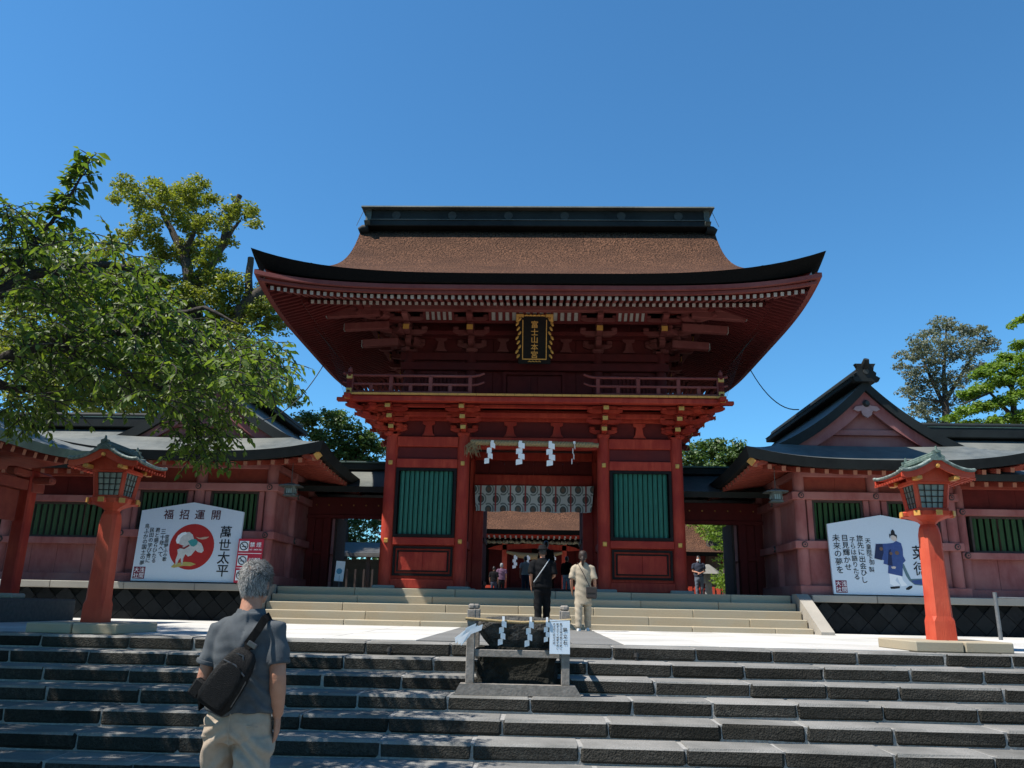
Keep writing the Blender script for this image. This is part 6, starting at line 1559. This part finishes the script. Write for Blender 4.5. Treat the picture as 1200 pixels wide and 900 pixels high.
# ---------------------------------------------------------------- people
from mathutils import noise as mnoise
SKIN = mat('skin', (.40, .195, .122), (.33, .15, .092), .55, 12.0, bump=.2, bscale=90, spec=.4)
def ell(cx, cy, z, rx, ry, n=20, tx=0.0, ty=0.0, p=1.0):
    out = []
    for k in range(n):
        a = 2 * math.pi * k / n; c, s = math.cos(a), math.sin(a)
        c = math.copysign(abs(c) ** p, c); s = math.copysign(abs(s) ** p, s)
        x, y = cx + rx * c, cy + ry * s
        out.append((x, y, z + tx * (x - cx) + ty * (y - cy)))
    return out
def fuse(name, mb, m, parent, voxel, smooth=3, disp=None, factor=.5):
    """joins overlapping closed shapes into one continuous surface"""
    me = mb.mesh(name, [m], (0, 0, 0)); t = bpy.data.objects.new('temp', me); COL.objects.link(t)
    rm = t.modifiers.new('r', 'REMESH'); rm.mode = 'VOXEL'; rm.voxel_size = voxel; rm.use_smooth_shade = True
    if smooth:
        sm = t.modifiers.new('s', 'SMOOTH'); sm.iterations = smooth; sm.factor = factor
    bpy.context.view_layer.update()
    out = bpy.data.meshes.new_from_object(t.evaluated_get(bpy.context.evaluated_depsgraph_get()))
    bpy.data.objects.remove(t); bpy.data.meshes.remove(me)
    out.name = name; out.materials.clear(); out.materials.append(m)
    if disp:
        ns = [v.normal.copy() for v in out.vertices]
        for v, n in zip(out.vertices, ns): v.co += n * disp(v.co)
    for p in out.polygons: p.use_smooth = True; p.material_index = 0
    out.update()
    o = bpy.data.objects.new(name, out); COL.objects.link(o); o.parent = parent; WORLD[o] = Vector((0, 0, 0)); return o
def plain(name, mb, m, parent):
    o = bpy.data.objects.new(name, mb.mesh(name, m if isinstance(m, list) else [m], (0, 0, 0))); COL.objects.link(o); o.parent = parent; WORLD[o] = Vector((0, 0, 0)); return o
def hand(mb, w, d, a, curl=.35, side=1, k=1.0):
    """w wrist, d direction of the palm, a axis across the palm (towards the little finger); the palm faces d x a"""
    w, d, a = Vector(w), Vector(d).normalized(), Vector(a).normalized(); n = d.cross(a).normalized() * side
    ring = lambda c, hw, ht: [c + a * (hw * math.cos(t)) + n * (ht * math.sin(t)) for t in [2 * math.pi * i / 10 for i in range(10)]]
    mb.loft([ring(w - d * .01, .026 * k, .019 * k), ring(w + d * .03 * k, .036 * k, .017 * k), ring(w + d * .075 * k, .042 * k, .016 * k), ring(w + d * .095 * k, .038 * k, .012 * k)], 0)
    for i, (off, L) in enumerate(((-.033, .070), (-.011, .080), (.011, .075), (.032, .058))):
        p = w + d * .088 * k + a * off * k; q = d.copy(); pts = [p - d * .015]; rr = [.0085 * k]
        for j in range(3):
            q = (q + n * curl * (.55 + .2 * j)).normalized(); pts.append(pts[-1] + q * (L * k / 3 + (.015 if j == 0 else 0))); rr.append((.0088 - .0010 * j) * k)
        mb.tube(pts, rr, 8, caps=True)
    p = w + d * .025 * k - a * .030 * k; t1 = (d * .75 - a * .7 + n * .35).normalized()
    mb.tube([p, p + t1 * .035 * k, p + t1 * .055 * k + d * .022 * k, p + t1 * .062 * k + d * .045 * k], [.014 * k, .012 * k, .010 * k, .007 * k], 8)
def head_shape(mb, c, s=1.0, yaw=0.0):
    """head with brow, nose, chin and ears; looks towards +Y before the turn; c = centre at eye height"""
    c = Vector(c); r_ = Matrix.Rotation(yaw, 3, 'Z')
    L = [(-.122, .052, .030, .034), (-.108, .046, .046, .048), (-.085, .030, .058, .066), (-.05, .012, .068, .086), (-.01, .0, .074, .094), (.03, -.004, .077, .098), (.065, -.008, .074, .094), (.092, -.010, .060, .078), (.110, -.010, .038, .050), (.117, -.010, .012, .016)]
    R_ = []
    for z, y, rx, ry in L: R_.append([tuple(c + r_ @ (Vector((rx * math.cos(t), y + ry * math.sin(t), z)) * s)) for t in [2 * math.pi * i / 20 for i in range(20)]])
    mb.loft(R_, 0)
    def bit(p, rx, ry, rz): mb.loft([[tuple(c + r_ @ (Vector((p[0] + rx * math.cos(t) * math.sin(f), p[1] + ry * math.sin(t) * math.sin(f), p[2] + rz * math.cos(f))) * s)) for t in [2 * math.pi * i / 8 for i in range(8)]] for f in (2.9, 2.2, 1.57, .95, .25)], 0)
    bit((0, .098, -.035), .014, .022, .026); bit((0, .085, .022), .05, .014, .012); bit((0, .086, -.072), .022, .010, .008)
    for sx in (-1, 1): bit((sx * .079, -.008, -.018), .010, .020, .033)
def eyes_mouth(root, c, s=1.0, yaw=0.0):
    c = Vector(c); r_ = Matrix.Rotation(yaw, 3, 'Z'); E = mat('eye_dark', (.02, .015, .012), None, .3) if 'eye_dark' not in bpy.data.materials else bpy.data.materials['eye_dark']
    b = MB()
    for sx in (-1, 1): b.tube([c + r_ @ (Vector((sx * .030 - .012, .090, .0)) * s), c + r_ @ (Vector((sx * .030, .095, .002)) * s), c + r_ @ (Vector((sx * .030 + .012, .090, .0)) * s)], [.002, .006, .002], 6)
    plain('eye', b, E, root)
def hair_cap(c, s, yaw, drop=-.06, vol=.010, front=.055):
    """closed hair shell over skull: covers back and sides, leaves the face"""
    c = Vector(c); r_ = Matrix.Rotation(yaw, 3, 'Z'); rows = []
    for j in range(11):
        f = j / 10; row = []
        for i in range(24):
            t = 2 * math.pi * i / 24; sy = math.sin(t)                      # +Y = face
            lim = drop if sy < .25 else drop + (front - drop) * min(1, (sy - .25) / .5)
            z = lim + (.122 - lim) * math.sin(f * math.pi / 2)
            k = math.sqrt(max(0, 1 - max(0, (z - .01) / .114) ** 2.2)) if z > .01 else 1 - .22 * ((.01 - z) / .1) ** 2 * (1 if sy < 0 else .3)
            row.append(tuple(c + r_ @ (Vector(((.076 * k + vol) * math.cos(t), -.006 + (.096 * k + vol) * sy, z + vol * .6)) * s)))
        rows.append(row)
    return MB().loft(rows, 0)

def figure(label, loc, rz, H, top, bottom, hair, sleeve='short', hem=.92, loose=1.0, wide=1.0, stride=.10, hat=None, tail=False, skirt_hem=None, hvol=.010, shoe=None, arms=None, face=False, mask=None, name='person', voxel=.018, group=None):
    root = empty(name, (0, 0, 0), label, 'person', group); WORLD[root] = Vector((0, 0, 0))
    L = loose
    hc = (0, .012, 1.635)
    sk = MB(); head_shape(sk, hc)
    sk.tube([(0, -.005, 1.42), (0, .0, 1.50), (0, .010, 1.57)], [.066, .056, .056], 12)
    sk.loft([ell(0, 0, z, rx, ry) for z, rx, ry in ((1.0, .13, .09), (1.2, .14, .10), (1.36, .15, .09), (1.44, .09, .07))])
    A = arms or {}
    ar = {-1: A.get('l', [(-.19, 0, 1.39), (-.235, -.02, 1.11), (-.235, .06, .89)]), 1: A.get('r', [(.19, 0, 1.39), (.235, -.02, 1.11), (.235, .06, .89)])}
    for sd, (sh_, el, wr) in ar.items():
        sk.tube([sh_, Vector(sh_).lerp(Vector(el), .5), el, Vector(el).lerp(Vector(wr), .4), wr], [.052, .047, .040, .038, .026], 10)
        d = (Vector(wr) - Vector(el)).normalized(); hand(sk, wr, d, (0, -1, 0) if abs(d.y) < .7 else (sd, 0, 0), .30, sd)
    fuse('body', sk, SKIN, root, min(voxel, .011), 2)
    # upper garment
    t = MB()
    t.loft([ell(0, 0, z, rx * L, ry * L, 22) for z, rx, ry in ((hem, .185, .135), (hem + .1, .18, .13), (1.1, .172, .122), (1.25, .182, .125), (1.36, .19, .115), (1.42, .165, .095), (1.465, .10, .078), (1.50, .075, .07))])
    for sd, (sh_, el, wr) in ar.items():
        f = {'short': .62, 'half': .9, 'long': 2.0}[sleeve]; sh_, el, wr = Vector(sh_), Vector(el), Vector(wr)
        if f <= 1:
            e = sh_.lerp(el, f); t.tube([sh_ + Vector((-sd * .05, 0, .015)), sh_, e], [.075, .075 * L, .078 * L], 12)
        else: t.tube([sh_ + Vector((-sd * .05, 0, .015)), sh_, el, el.lerp(wr, .93)], [.075, .07, .058, .043], 12)
    def wr_(co): return .006 * mnoise.noise(Vector((co.x * 9, co.y * 9, co.z * 5))) + .004 * math.sin(co.z * 38 + co.x * 22 + 3 * mnoise.noise(co * 4))
    fuse('top', t, top, root, voxel, 2, wr_)
    # trousers
    b = MB(); w = wide
    b.loft([ell(0, 0, z, rx, ry, 22) for z, rx, ry in ((.74, .16 * min(w, 1.1), .115), (.80, .182, .128), (.90, .182, .125), (hem + .06, .165, .115))])
    for sd in (-1, 1):
        yo = sd * stride
        b.loft([ell(sd * x, y, z, r_ * (w if z < .6 else 1 + (w - 1) * .5), r_ * 1.12 * (w if z < .6 else 1), 14) for x, y, z, r_ in ((.092, yo * 1.0, .07, .056), (.095, yo * .9, .25, .062), (.098, yo * .55, .46, .068), (.094, yo * .25, .66, .084), (.086, 0, .80, .095))])
    if skirt_hem: b.loft([ell(0, 0, z, rx, ry, 22) for z, rx, ry in ((skirt_hem, .215, .165), (.7, .205, .16), (.92, .185, .13))])
    fuse('trousers', b, bottom, root, voxel, 2, wr_)
    s_ = MB()
    for sd in (-1, 1):
        yo = sd * stride
        s_.loft([ell(sd * .095, yo + .05 + dy, z, rx, ry, 14) for z, dy, rx, ry in ((.0, 0, .045, .13), (.03, 0, .048, .135), (.06, -.02, .042, .105), (.09, -.055, .036, .055))])
    sm_ = shoe or mat_black_shoe
    plain('shoes', s_, sm_, root)
    if hat:
        hb = MB(); hb.loft([ell(hc[0], hc[1], hc[2] + z, r1, r1 * 1.2, 20) for z, r1 in ((.045, .092), (.045, .125), (.058, .125), (.064, .095), (.12, .088), (.145, .06), (.15, .01))]); plain('hat', hb, hat, root)
    hm = hair_cap(hc, 1.0, 0, drop=-.075 if not tail else -.06, vol=.010 if not tail else .022); 
    if tail:
        hm.tube([(0, -.09, 1.63), (0, -.135, 1.61), (0, -.13, 1.54), (0, -.115, 1.46), (0, -.11, 1.41)], [.02, .035, .036, .03, .008], 10)
        hm.tube([(-.05, -.07, 1.58), (0, -.10, 1.55), (.05, -.07, 1.58)], .03, 8)
    plain('hair', hm, hair, root)
    if face: eyes_mouth(root, hc)
    if mask: plain('face_mask', MB().loft([[tuple(Vector(hc) + Vector((rx * math.cos(a), .02 + ry * math.sin(a), z))) for a in _lin(.35, math.pi - .35, 12)] for z, rx, ry in ((-.105, .060, .080), (-.06, .078, .103), (-.018, .080, .098))], 0, True, False, False), mask, root)
    root.location = loc; root.rotation_euler = (0, 0, rz); root.scale = (H / 1.755,) * 3
    return root
mat_black_shoe = mat('black_shoe', (.018, .018, .02), None, .5)
BLACKCLOTH = mat('black_cloth', (.008, .008, .009), (.014, .014, .015), .95, 8, bump=.3, bscale=200, spec=.06)
LINEN = mat('beige_linen', (.38, .32, .24), (.31, .26, .195), .9, 10, bump=.4, bscale=160, spec=.1)
BLACKHAIR = mat('black_hair', (.014, .011, .010), (.025, .018, .015), .45, 60, stretch=(1, 1, .2), bump=.6, bscale=120)
DARKBROWN = mat('dark_brown_hair', (.018, .010, .007), (.03, .016, .011), .6, 60, stretch=(1, 1, .2), bump=.6, bscale=120)
GREYCLOTH = mat('pale_grey_cloth', (.34, .36, .38), None, .9); PURPLE = mat('purple_cloth', (.115, .06, .10), None, .9); NAVYC = mat('navy_cloth', (.02, .026, .045), None, .9)
WHITESHOE = mat('white_shoe', (.72, .71, .69), None, .6); LEATHER = mat('dark_leather', (.022, .016, .014), (.03, .022, .02), .45, 14)
# man in black walking up to the gate
q = at_y(636, 640, -2.75)
pm = figure('person in loose black clothes and black cap climbing towards the gate', (q.x, -2.75, 0), .12, q.z + .0, BLACKCLOTH, BLACKCLOTH, BLACKHAIR, 'half', .86, 1.18, 1.25, .06, hat=BLACKCLOTH, arms={'l': [(-.20, 0, 1.39), (-.255, -.03, 1.12), (-.235, .05, .90)], 'r': [(.20, 0, 1.39), (.255, -.02, 1.12), (.15, .20, 1.05)]})
plain('bag_strap', MB().tube([(.14, -.06, 1.47), (.02, -.155, 1.30), (-.12, -.165, 1.10), (-.20, -.10, .98)], .011, 6), GREYCLOTH, pm)
# woman in beige
q = at_y(683, 646, -3.1)
pw = figure('person in beige tunic and wide trousers with dark hair tied back, walking to the gate', (q.x, -3.1, 0), -.10, q.z, LINEN, LINEN, DARKBROWN, 'half', .56, 1.08, 1.3, .14, tail=True, shoe=WHITESHOE, arms={'l': [(-.19, 0, 1.38), (-.26, -.03, 1.10), (-.25, .04, .88)], 'r': [(.19, 0, 1.38), (.265, -.04, 1.10), (.27, .02, .88)]})
bg = empty('shoulder_bag', (0, 0, 0), 'small dark shoulder bag on a long strap carried by the person in beige', 'bag'); WORLD[bg] = Vector((0, 0, 0))
plain('bag_body', MB().box((.20, -.20, .83), (.24, .075, .26), 0, None, .03), LEATHER, bg); plain('bag_flap', MB().box((.20, -.242, .89), (.235, .012, .13), 0, None, .005), LEATHER, bg)
plain('strap', MB().tube([(-.12, .02, 1.495), (-.09, -.11, 1.44), (.02, -.185, 1.25), (.13, -.215, 1.02), (.18, -.205, .93)], .010, 6), LEATHER, bg)
bg.location = pw.location; bg.rotation_euler = pw.rotation_euler; bg.scale = pw.scale
# visitors on the platform and in the court
q = at_y(640, 634, 6.2); figure('tall person in black with a dark hood of hair standing in the gate doorway', (q.x, 6.2, P), 0, q.z - P, BLACKCLOTH, BLACKCLOTH, BLACKHAIR, 'long', .85, 1.25, 1.2, .05)
q = at_y(616, 652, 6.6); figure('person in a pale grey shirt beside the tall one in black in the doorway', (q.x, 6.6, P), .2, q.z - P, GREYCLOTH, NAVYC, BLACKHAIR, 'short', .9, 1.1, 1.1, .05)
q = at_y(664, 652, 4.6); figure('person in black top and pale trousers standing inside the doorway', (q.x, 4.6, P), -.4, q.z - P, BLACKCLOTH, GREYCLOTH, BLACKHAIR, 'long', .9, 1.1, 1.1, .08)
q = at_y(588, 660, 17.0); figure('person in a dull purple shirt walking up to the worship hall', (q.x, 17.0, P), .1, q.z - P, PURPLE, BLACKCLOTH, mat('grey_hair', (.2, .2, .2), None, .7), 'short', .9, 1.1, 1.0, .08)
q = at_y(579, 664, 16.2); figure('person in dark clothes and dark hair beside the purple shirt near the hall', (q.x, 16.2, P), -.1, q.z - P, BLACKCLOTH, NAVYC, BLACKHAIR, 'half', .9, 1.1, 1.0, .08)
q = at_y(819, 673, 10.0); figure('person in a navy shirt and white mask facing out of the side passage', (q.x, 10.0, P), math.pi * .95, max(1.5, q.z - P), NAVYC, mat('blue_grey_cloth', (.08, .10, .13), None, .9), BLACKHAIR, 'short', .92, 1.05, 1.0, .06, face=True, mask=PAPER, arms={'l': [(-.19, 0, 1.39), (-.24, -.02, 1.13), (-.06, .2, 1.05)], 'r': [(.19, 0, 1.39), (.24, -.02, 1.13), (.06, .2, 1.08)]})

# ---------------------------------------------------------------- the grey-haired visitor in front of the stair
MX, MY, MZ = -1.565, -14.4, -1.085
man = empty('person', (0, 0, 0), 'grey-haired person in a slate blue polo shirt and beige trousers facing the stair', 'person'); WORLD[man] = Vector((0, 0, 0))
POLO = mat('slate_blue_jersey', (.080, .088, .095), (.057, .063, .070), .95, 14.0, bump=.35, bscale=260, spec=.06, big=(.092, .100, .107), bigscale=5)
CHINO = mat('beige_cotton', (.38, .305, .235), (.31, .245, .185), .9, 16.0, bump=.35, bscale=220, spec=.12)
HC = (.005, .035, 1.638); YAW = -.12
sk = MB(); head_shape(sk, HC, .985, YAW)
sk.tube([(0, -.012, 1.40), (.0, -.004, 1.48), (.003, .02, 1.57)], [.074, .062, .060], 14)
sk.loft([ell(0, 0, z, rx, ry) for z, rx, ry in ((.95, .13, .09), (1.2, .14, .10), (1.34, .15, .09), (1.43, .09, .07))])
RS, RE, RW = Vector((.163, -.01, 1.375)), Vector((.212, -.045, 1.105)), Vector((.214, .01, .905))
LS_, LE, LW = Vector((-.168, 0, 1.36)), Vector((-.228, .0, 1.10)), Vector((-.17, .19, 1.0))
sk.tube([RS, RS.lerp(RE, .5), RE + Vector((0, -.004, .02)), RE, RE.lerp(RW, .3), RE.lerp(RW, .7), RW], [.056, .052, .046, .047, .047, .039, .030], 14)
sk.tube([LS_, LS_.lerp(LE, .5), LE, LE.lerp(LW, .35), LW], [.054, .050, .043, .042, .027], 14)
hand(sk, RW, (.0, .10, -1), (.10, -1, -.1), .26, 1, 1.05); hand(sk, LW, (.35, .9, .1), (-.8, .3, 0), .3, -1, 1.05)
fuse('body', sk, SKIN, man, .0075, 3, lambda co: .0012 * mnoise.noise(co * 40))
eyes_mouth(man, HC, 1.04, YAW)
# polo shirt
t = MB()
t.loft([ell(cx, cy, z, rx, ry, 30, tx) for z, cx, cy, rx, ry, tx in ((.925, -.003, 0, .200, .142, -.02), (1.0, -.003, 0, .196, .138, 0), (1.12, 0, 0, .183, .132, 0), (1.25, 0, -.004, .184, .134, 0), (1.33, 0, -.008, .184, .124, 0), (1.385, 0, -.008, .150, .108, -.04), (1.43, .0, -.005, .108, .090, -.03), (1.465, .002, 0, .088, .080, 0))])
for sd, sh_, el in ((1, RS, RE), (-1, LS_, LE)):
    e = sh_.lerp(el, .70); t.tube([sh_ + Vector((-sd * .07, 0, .022)), sh_ + Vector((0, 0, .004)), sh_.lerp(el, .4), e], [.060, .066, .067, .071], 16)
def polo_w(co):
    f = mnoise.noise(Vector((co.x * 7, co.y * 7, co.z * 4)))
    diag = math.sin((co.z * 26 + co.x * 34 * (1 if co.x < .02 else -.6)) + 4 * mnoise.noise(co * 3.2))
    strap = math.exp(-((co.x - (.10 - (1.42 - co.z) * .42)) ** 2) / .006)
    return .010 * f + .0095 * diag * (.45 + strap) + .005 * math.sin(co.z * 60 + 8 * f) * (1 if co.z < 1.12 else .3)
ps = fuse('polo_shirt', t, POLO, man, .0085, 12, polo_w)
plain('collar', MB().loft([ell(.002, .006, 1.445, .094, .088, 24), ell(.002, .012, 1.485, .078, .076, 24), ell(.002, .014, 1.487, .071, .069, 24), ell(.002, .008, 1.450, .086, .080, 24)], 0, True, False), POLO, ps)
for sd, sh_, el in ((1, RS, RE), (-1, LS_, LE)):
    e = sh_.lerp(el, .70); d = (el - sh_).normalized(); plain('cuff', MB().tube([e - d * .018, e - d * .004, e + d * .004], [.0735, .0745, .071], 20), POLO, ps)
# trousers
b = MB()
b.loft([ell(-.002, 0, z, rx, ry, 28) for z, rx, ry in ((.76, .165, .120), (.80, .192, .138), (.88, .192, .136), (.95, .172, .116), (1.0, .155, .105))])
for sd, yo in ((-1, .15), (1, -.13)):
    b.loft([ell(sd * x, y, z, r_, r_ * 1.12, 18) for x, y, z, r_ in ((.105, yo, .06, .075), (.107, yo * .9, .25, .080), (.109, yo * .7, .45, .086), (.106, yo * .35, .63, .098), (.098, 0, .80, .104))])
def chino_w(co):
    f = mnoise.noise(Vector((co.x * 6, co.y * 6, co.z * 6)))
    cr = math.exp(-((co.z - .74) ** 2) / .010)
    return .007 * f + .008 * math.sin(co.z * 55 + abs(co.x) * 46 + 5 * f) * (.25 + cr) + .004 * math.sin(co.z * 24 + 6 * f)
tr = fuse('trousers', b, CHINO, man, .0085, 2, chino_w)
plain('seam', MB().tube([(-.002, -.147, .93), (-.002, -.150, .86), (-.002, -.145, .80), (-.002, -.12, .76)], .003, 5), CHINO, tr)
for sd in (-1, 1): plain('pocket', MB().box((sd * .105, -.130, .865), (.125, .006, .009), 0, Matrix.Rotation(sd * -.45, 3, 'Z')), CHINO, tr)
s_ = MB()
for sd, yo in ((-1, .15), (1, -.13)):
    s_.loft([ell(sd * .105, yo + .05 + dy, z, rx, ry, 16) for z, dy, rx, ry in ((.0, 0, .048, .135), (.03, 0, .05, .14), (.065, -.02, .045, .11), (.10, -.055, .04, .06))])
plain('shoes', s_, mat('grey_sneaker', (.10, .10, .105), None, .7), man)
# hair: scalp shell and short strands
HAIRG = mat('grey_hair_strand', (.10, .098, .094), None, .55, spec=.25, island=(.42, .41, .39)); HAIRS = mat('grey_scalp_hair', (.045, .044, .042), (.09, .088, .085), .8, 60, bump=.5, bscale=150)
shell = hair_cap(HC, .985, YAW, drop=-.082, vol=.007, front=.06); hs = plain('hair', shell, HAIRS, man)
rh_ = random.Random(8); st_ = Leaves()
rm_ = Matrix.Rotation(YAW, 3, 'Z')
for k in range(8000):
    th_ = rh_.uniform(0, 2 * math.pi); sy = math.sin(th_)
    lim = -.085 if sy < .25 else -.085 + .145 * min(1, (sy - .25) / .5)
    u = rh_.random(); z = lim + (.120 - lim) * (u ** .8)
    kk = math.sqrt(max(0.0, 1 - max(0, (z - .01) / .116) ** 2.2)) if z > .01 else 1 - .22 * ((.01 - z) / .1) ** 2 * (1 if sy < 0 else .3)
    p = Vector((.084 * kk * math.cos(th_), -.006 + .104 * kk * sy, z + .004)) * .985
    n_ = Vector((p.x / .0065, (p.y + .006) / .009, max(0, z) / .010 * 1.1)).normalized()
    low = max(0, min(1, (.05 - z) / .1))
    fl = Vector((.25 * math.sin(z * 60 + th_ * 3), -.15, -.2 - .75 * low)) + Vector((math.cos(th_), sy, 0)) * .15
    d = (n_ * (.34 - .22 * low) + fl * .9 + rand_dir(rh_) * .2).normalized()
    Lh = rh_.uniform(.016, .030) * (1 - .45 * low); c0 = Vector(HC) + rm_ @ p
    d = rm_ @ d; sd_ = d.cross(n_)  .normalized() * .0011; bi = len(st_.v)
    mid = c0 + d * Lh * .55 + (rm_ @ n_) * .003; tip = c0 + d * Lh - Vector((0, 0, .006))
    st_.v += [c0 - sd_, c0 + sd_, mid + sd_, mid - sd_, tip]; st_.f += [(bi, bi + 1, bi + 2, bi + 3), (bi + 3, bi + 2, bi + 4)]
me = bpy.data.meshes.new('hair_strands'); me.from_pydata([tuple(v) for v in st_.v], [], st_.f); me.materials.append(HAIRG); ho = bpy.data.objects.new('hair_strands', me); COL.objects.link(ho); ho.parent = hs; ho['kind'] = 'stuff'
man.location = (MX, MY, MZ)
# his sling bag
sb_ = empty('sling_bag', (0, 0, 0), 'black leather sling bag worn across the back of the grey-haired person', 'bag'); WORLD[sb_] = Vector((0, 0, 0))
BAGL = mat('black_leather', (.006, .006, .006), (.013, .012, .012), .5, 55, bump=.5, bscale=190, spec=.10); WEB = mat('black_webbing', (.008, .008, .008), None, .9, bump=.4, bscale=300, spec=.04); ZIP = mat('dark_zip_metal', (.09, .09, .09), None, .35, metal=.7)
ax_ = Vector((.52, 0, .854)).normalized(); cr_ = Vector((.854, 0, -.52)).normalized(); nb_ = Vector((0, -1, 0)); bc = Vector((-.012, -.148, 1.115)); BK = .88
def bag_ring(l, w, t, off=0.0, n=24):
    out = []
    for k in range(n):
        a = 2 * math.pi * k / n; c, s = math.cos(a), math.sin(a); c = math.copysign(abs(c) ** .45, c); s = math.copysign(abs(s) ** .45, s)
        out.append(bc + (ax_ * l + cr_ * (w * c) + nb_ * (.052 + off + t * s)) * BK)
    return out
plain('bag_body', MB().loft([bag_ring(l, w, t) for l, w, t in ((-.205, .06, .018), (-.195, .10, .035), (-.15, .115, .050), (-.02, .113, .056), (.10, .098, .050), (.17, .075, .038), (.198, .045, .02), (.202, .02, .01))], 0), BAGL, sb_)
plain('front_pocket', MB().loft([bag_ring(l, w, .012, .055) for l, w in ((-.17, .06), (-.16, .085), (-.05, .09), (.05, .078), (.09, .055), (.10, .03))], 0), BAGL, sb_)
plain('zip', MB().tube([bc + (ax_ * .085 - cr_ * .085 + nb_ * .107) * BK, bc + (ax_ * .10 + nb_ * .116) * BK, bc + (ax_ * .075 + cr_ * .085 + nb_ * .105) * BK], .005, 6), ZIP, sb_)
plain('zip', MB().tube([bc + (ax_ * .15 - cr_ * .06 + nb_ * .085) * BK, bc + (ax_ * .165 + nb_ * .092) * BK, bc + (ax_ * .04 + cr_ * .105 + nb_ * .075) * BK, bc + (-ax_ * .12 + cr_ * .115 + nb_ * .075) * BK], .005, 6), ZIP, sb_)
plain('side_tab', MB().box(bc + (-ax_ * .15 - cr_ * .135 + nb_ * .05) * BK, (.07, .05, .10), 0, Matrix((cr_, -nb_, ax_)).transposed(), .012), BAGL, sb_)
def strap(pts, w, th_):
    rows = []
    for i, p in enumerate(pts):
        p = Vector(p); tdir = (Vector(pts[min(i + 1, len(pts) - 1)]) - Vector(pts[max(i - 1, 0)])).normalized()
        outw = Vector((p.x * .5, p.y, max(0, (p.z - 1.36) * 3) * .15)).normalized(); s2 = tdir.cross(outw).normalized(); outw = s2.cross(tdir).normalized()
        rows.append([p + s2 * w / 2 + outw * th_, p - s2 * w / 2 + outw * th_, p - s2 * w / 2, p + s2 * w / 2])
    return MB().loft(rows, 0, False)
top_pt = bc + (ax_ * .20 + nb_ * .05) * BK
plain('strap', strap([top_pt, (.065, -.168, 1.30), (.10, -.140, 1.37), (.118, -.085, 1.432), (.12, -.01, 1.447), (.105, .07, 1.42), (.06, .125, 1.33), (-.04, .145, 1.18), (-.15, .12, 1.05), (-.205, .03, .98), (-.205, -.08, .955), bc + (-ax_ * .16 - cr_ * .11 + nb_ * .04) * BK], .046, .006), WEB, sb_)
plain('buckle', MB().box(top_pt + Vector((.02, -.012, .03)), (.055, .014, .03), 0, Matrix.Rotation(.5, 3, 'Y'), .004), ZIP, sb_)
sb_.location = man.location
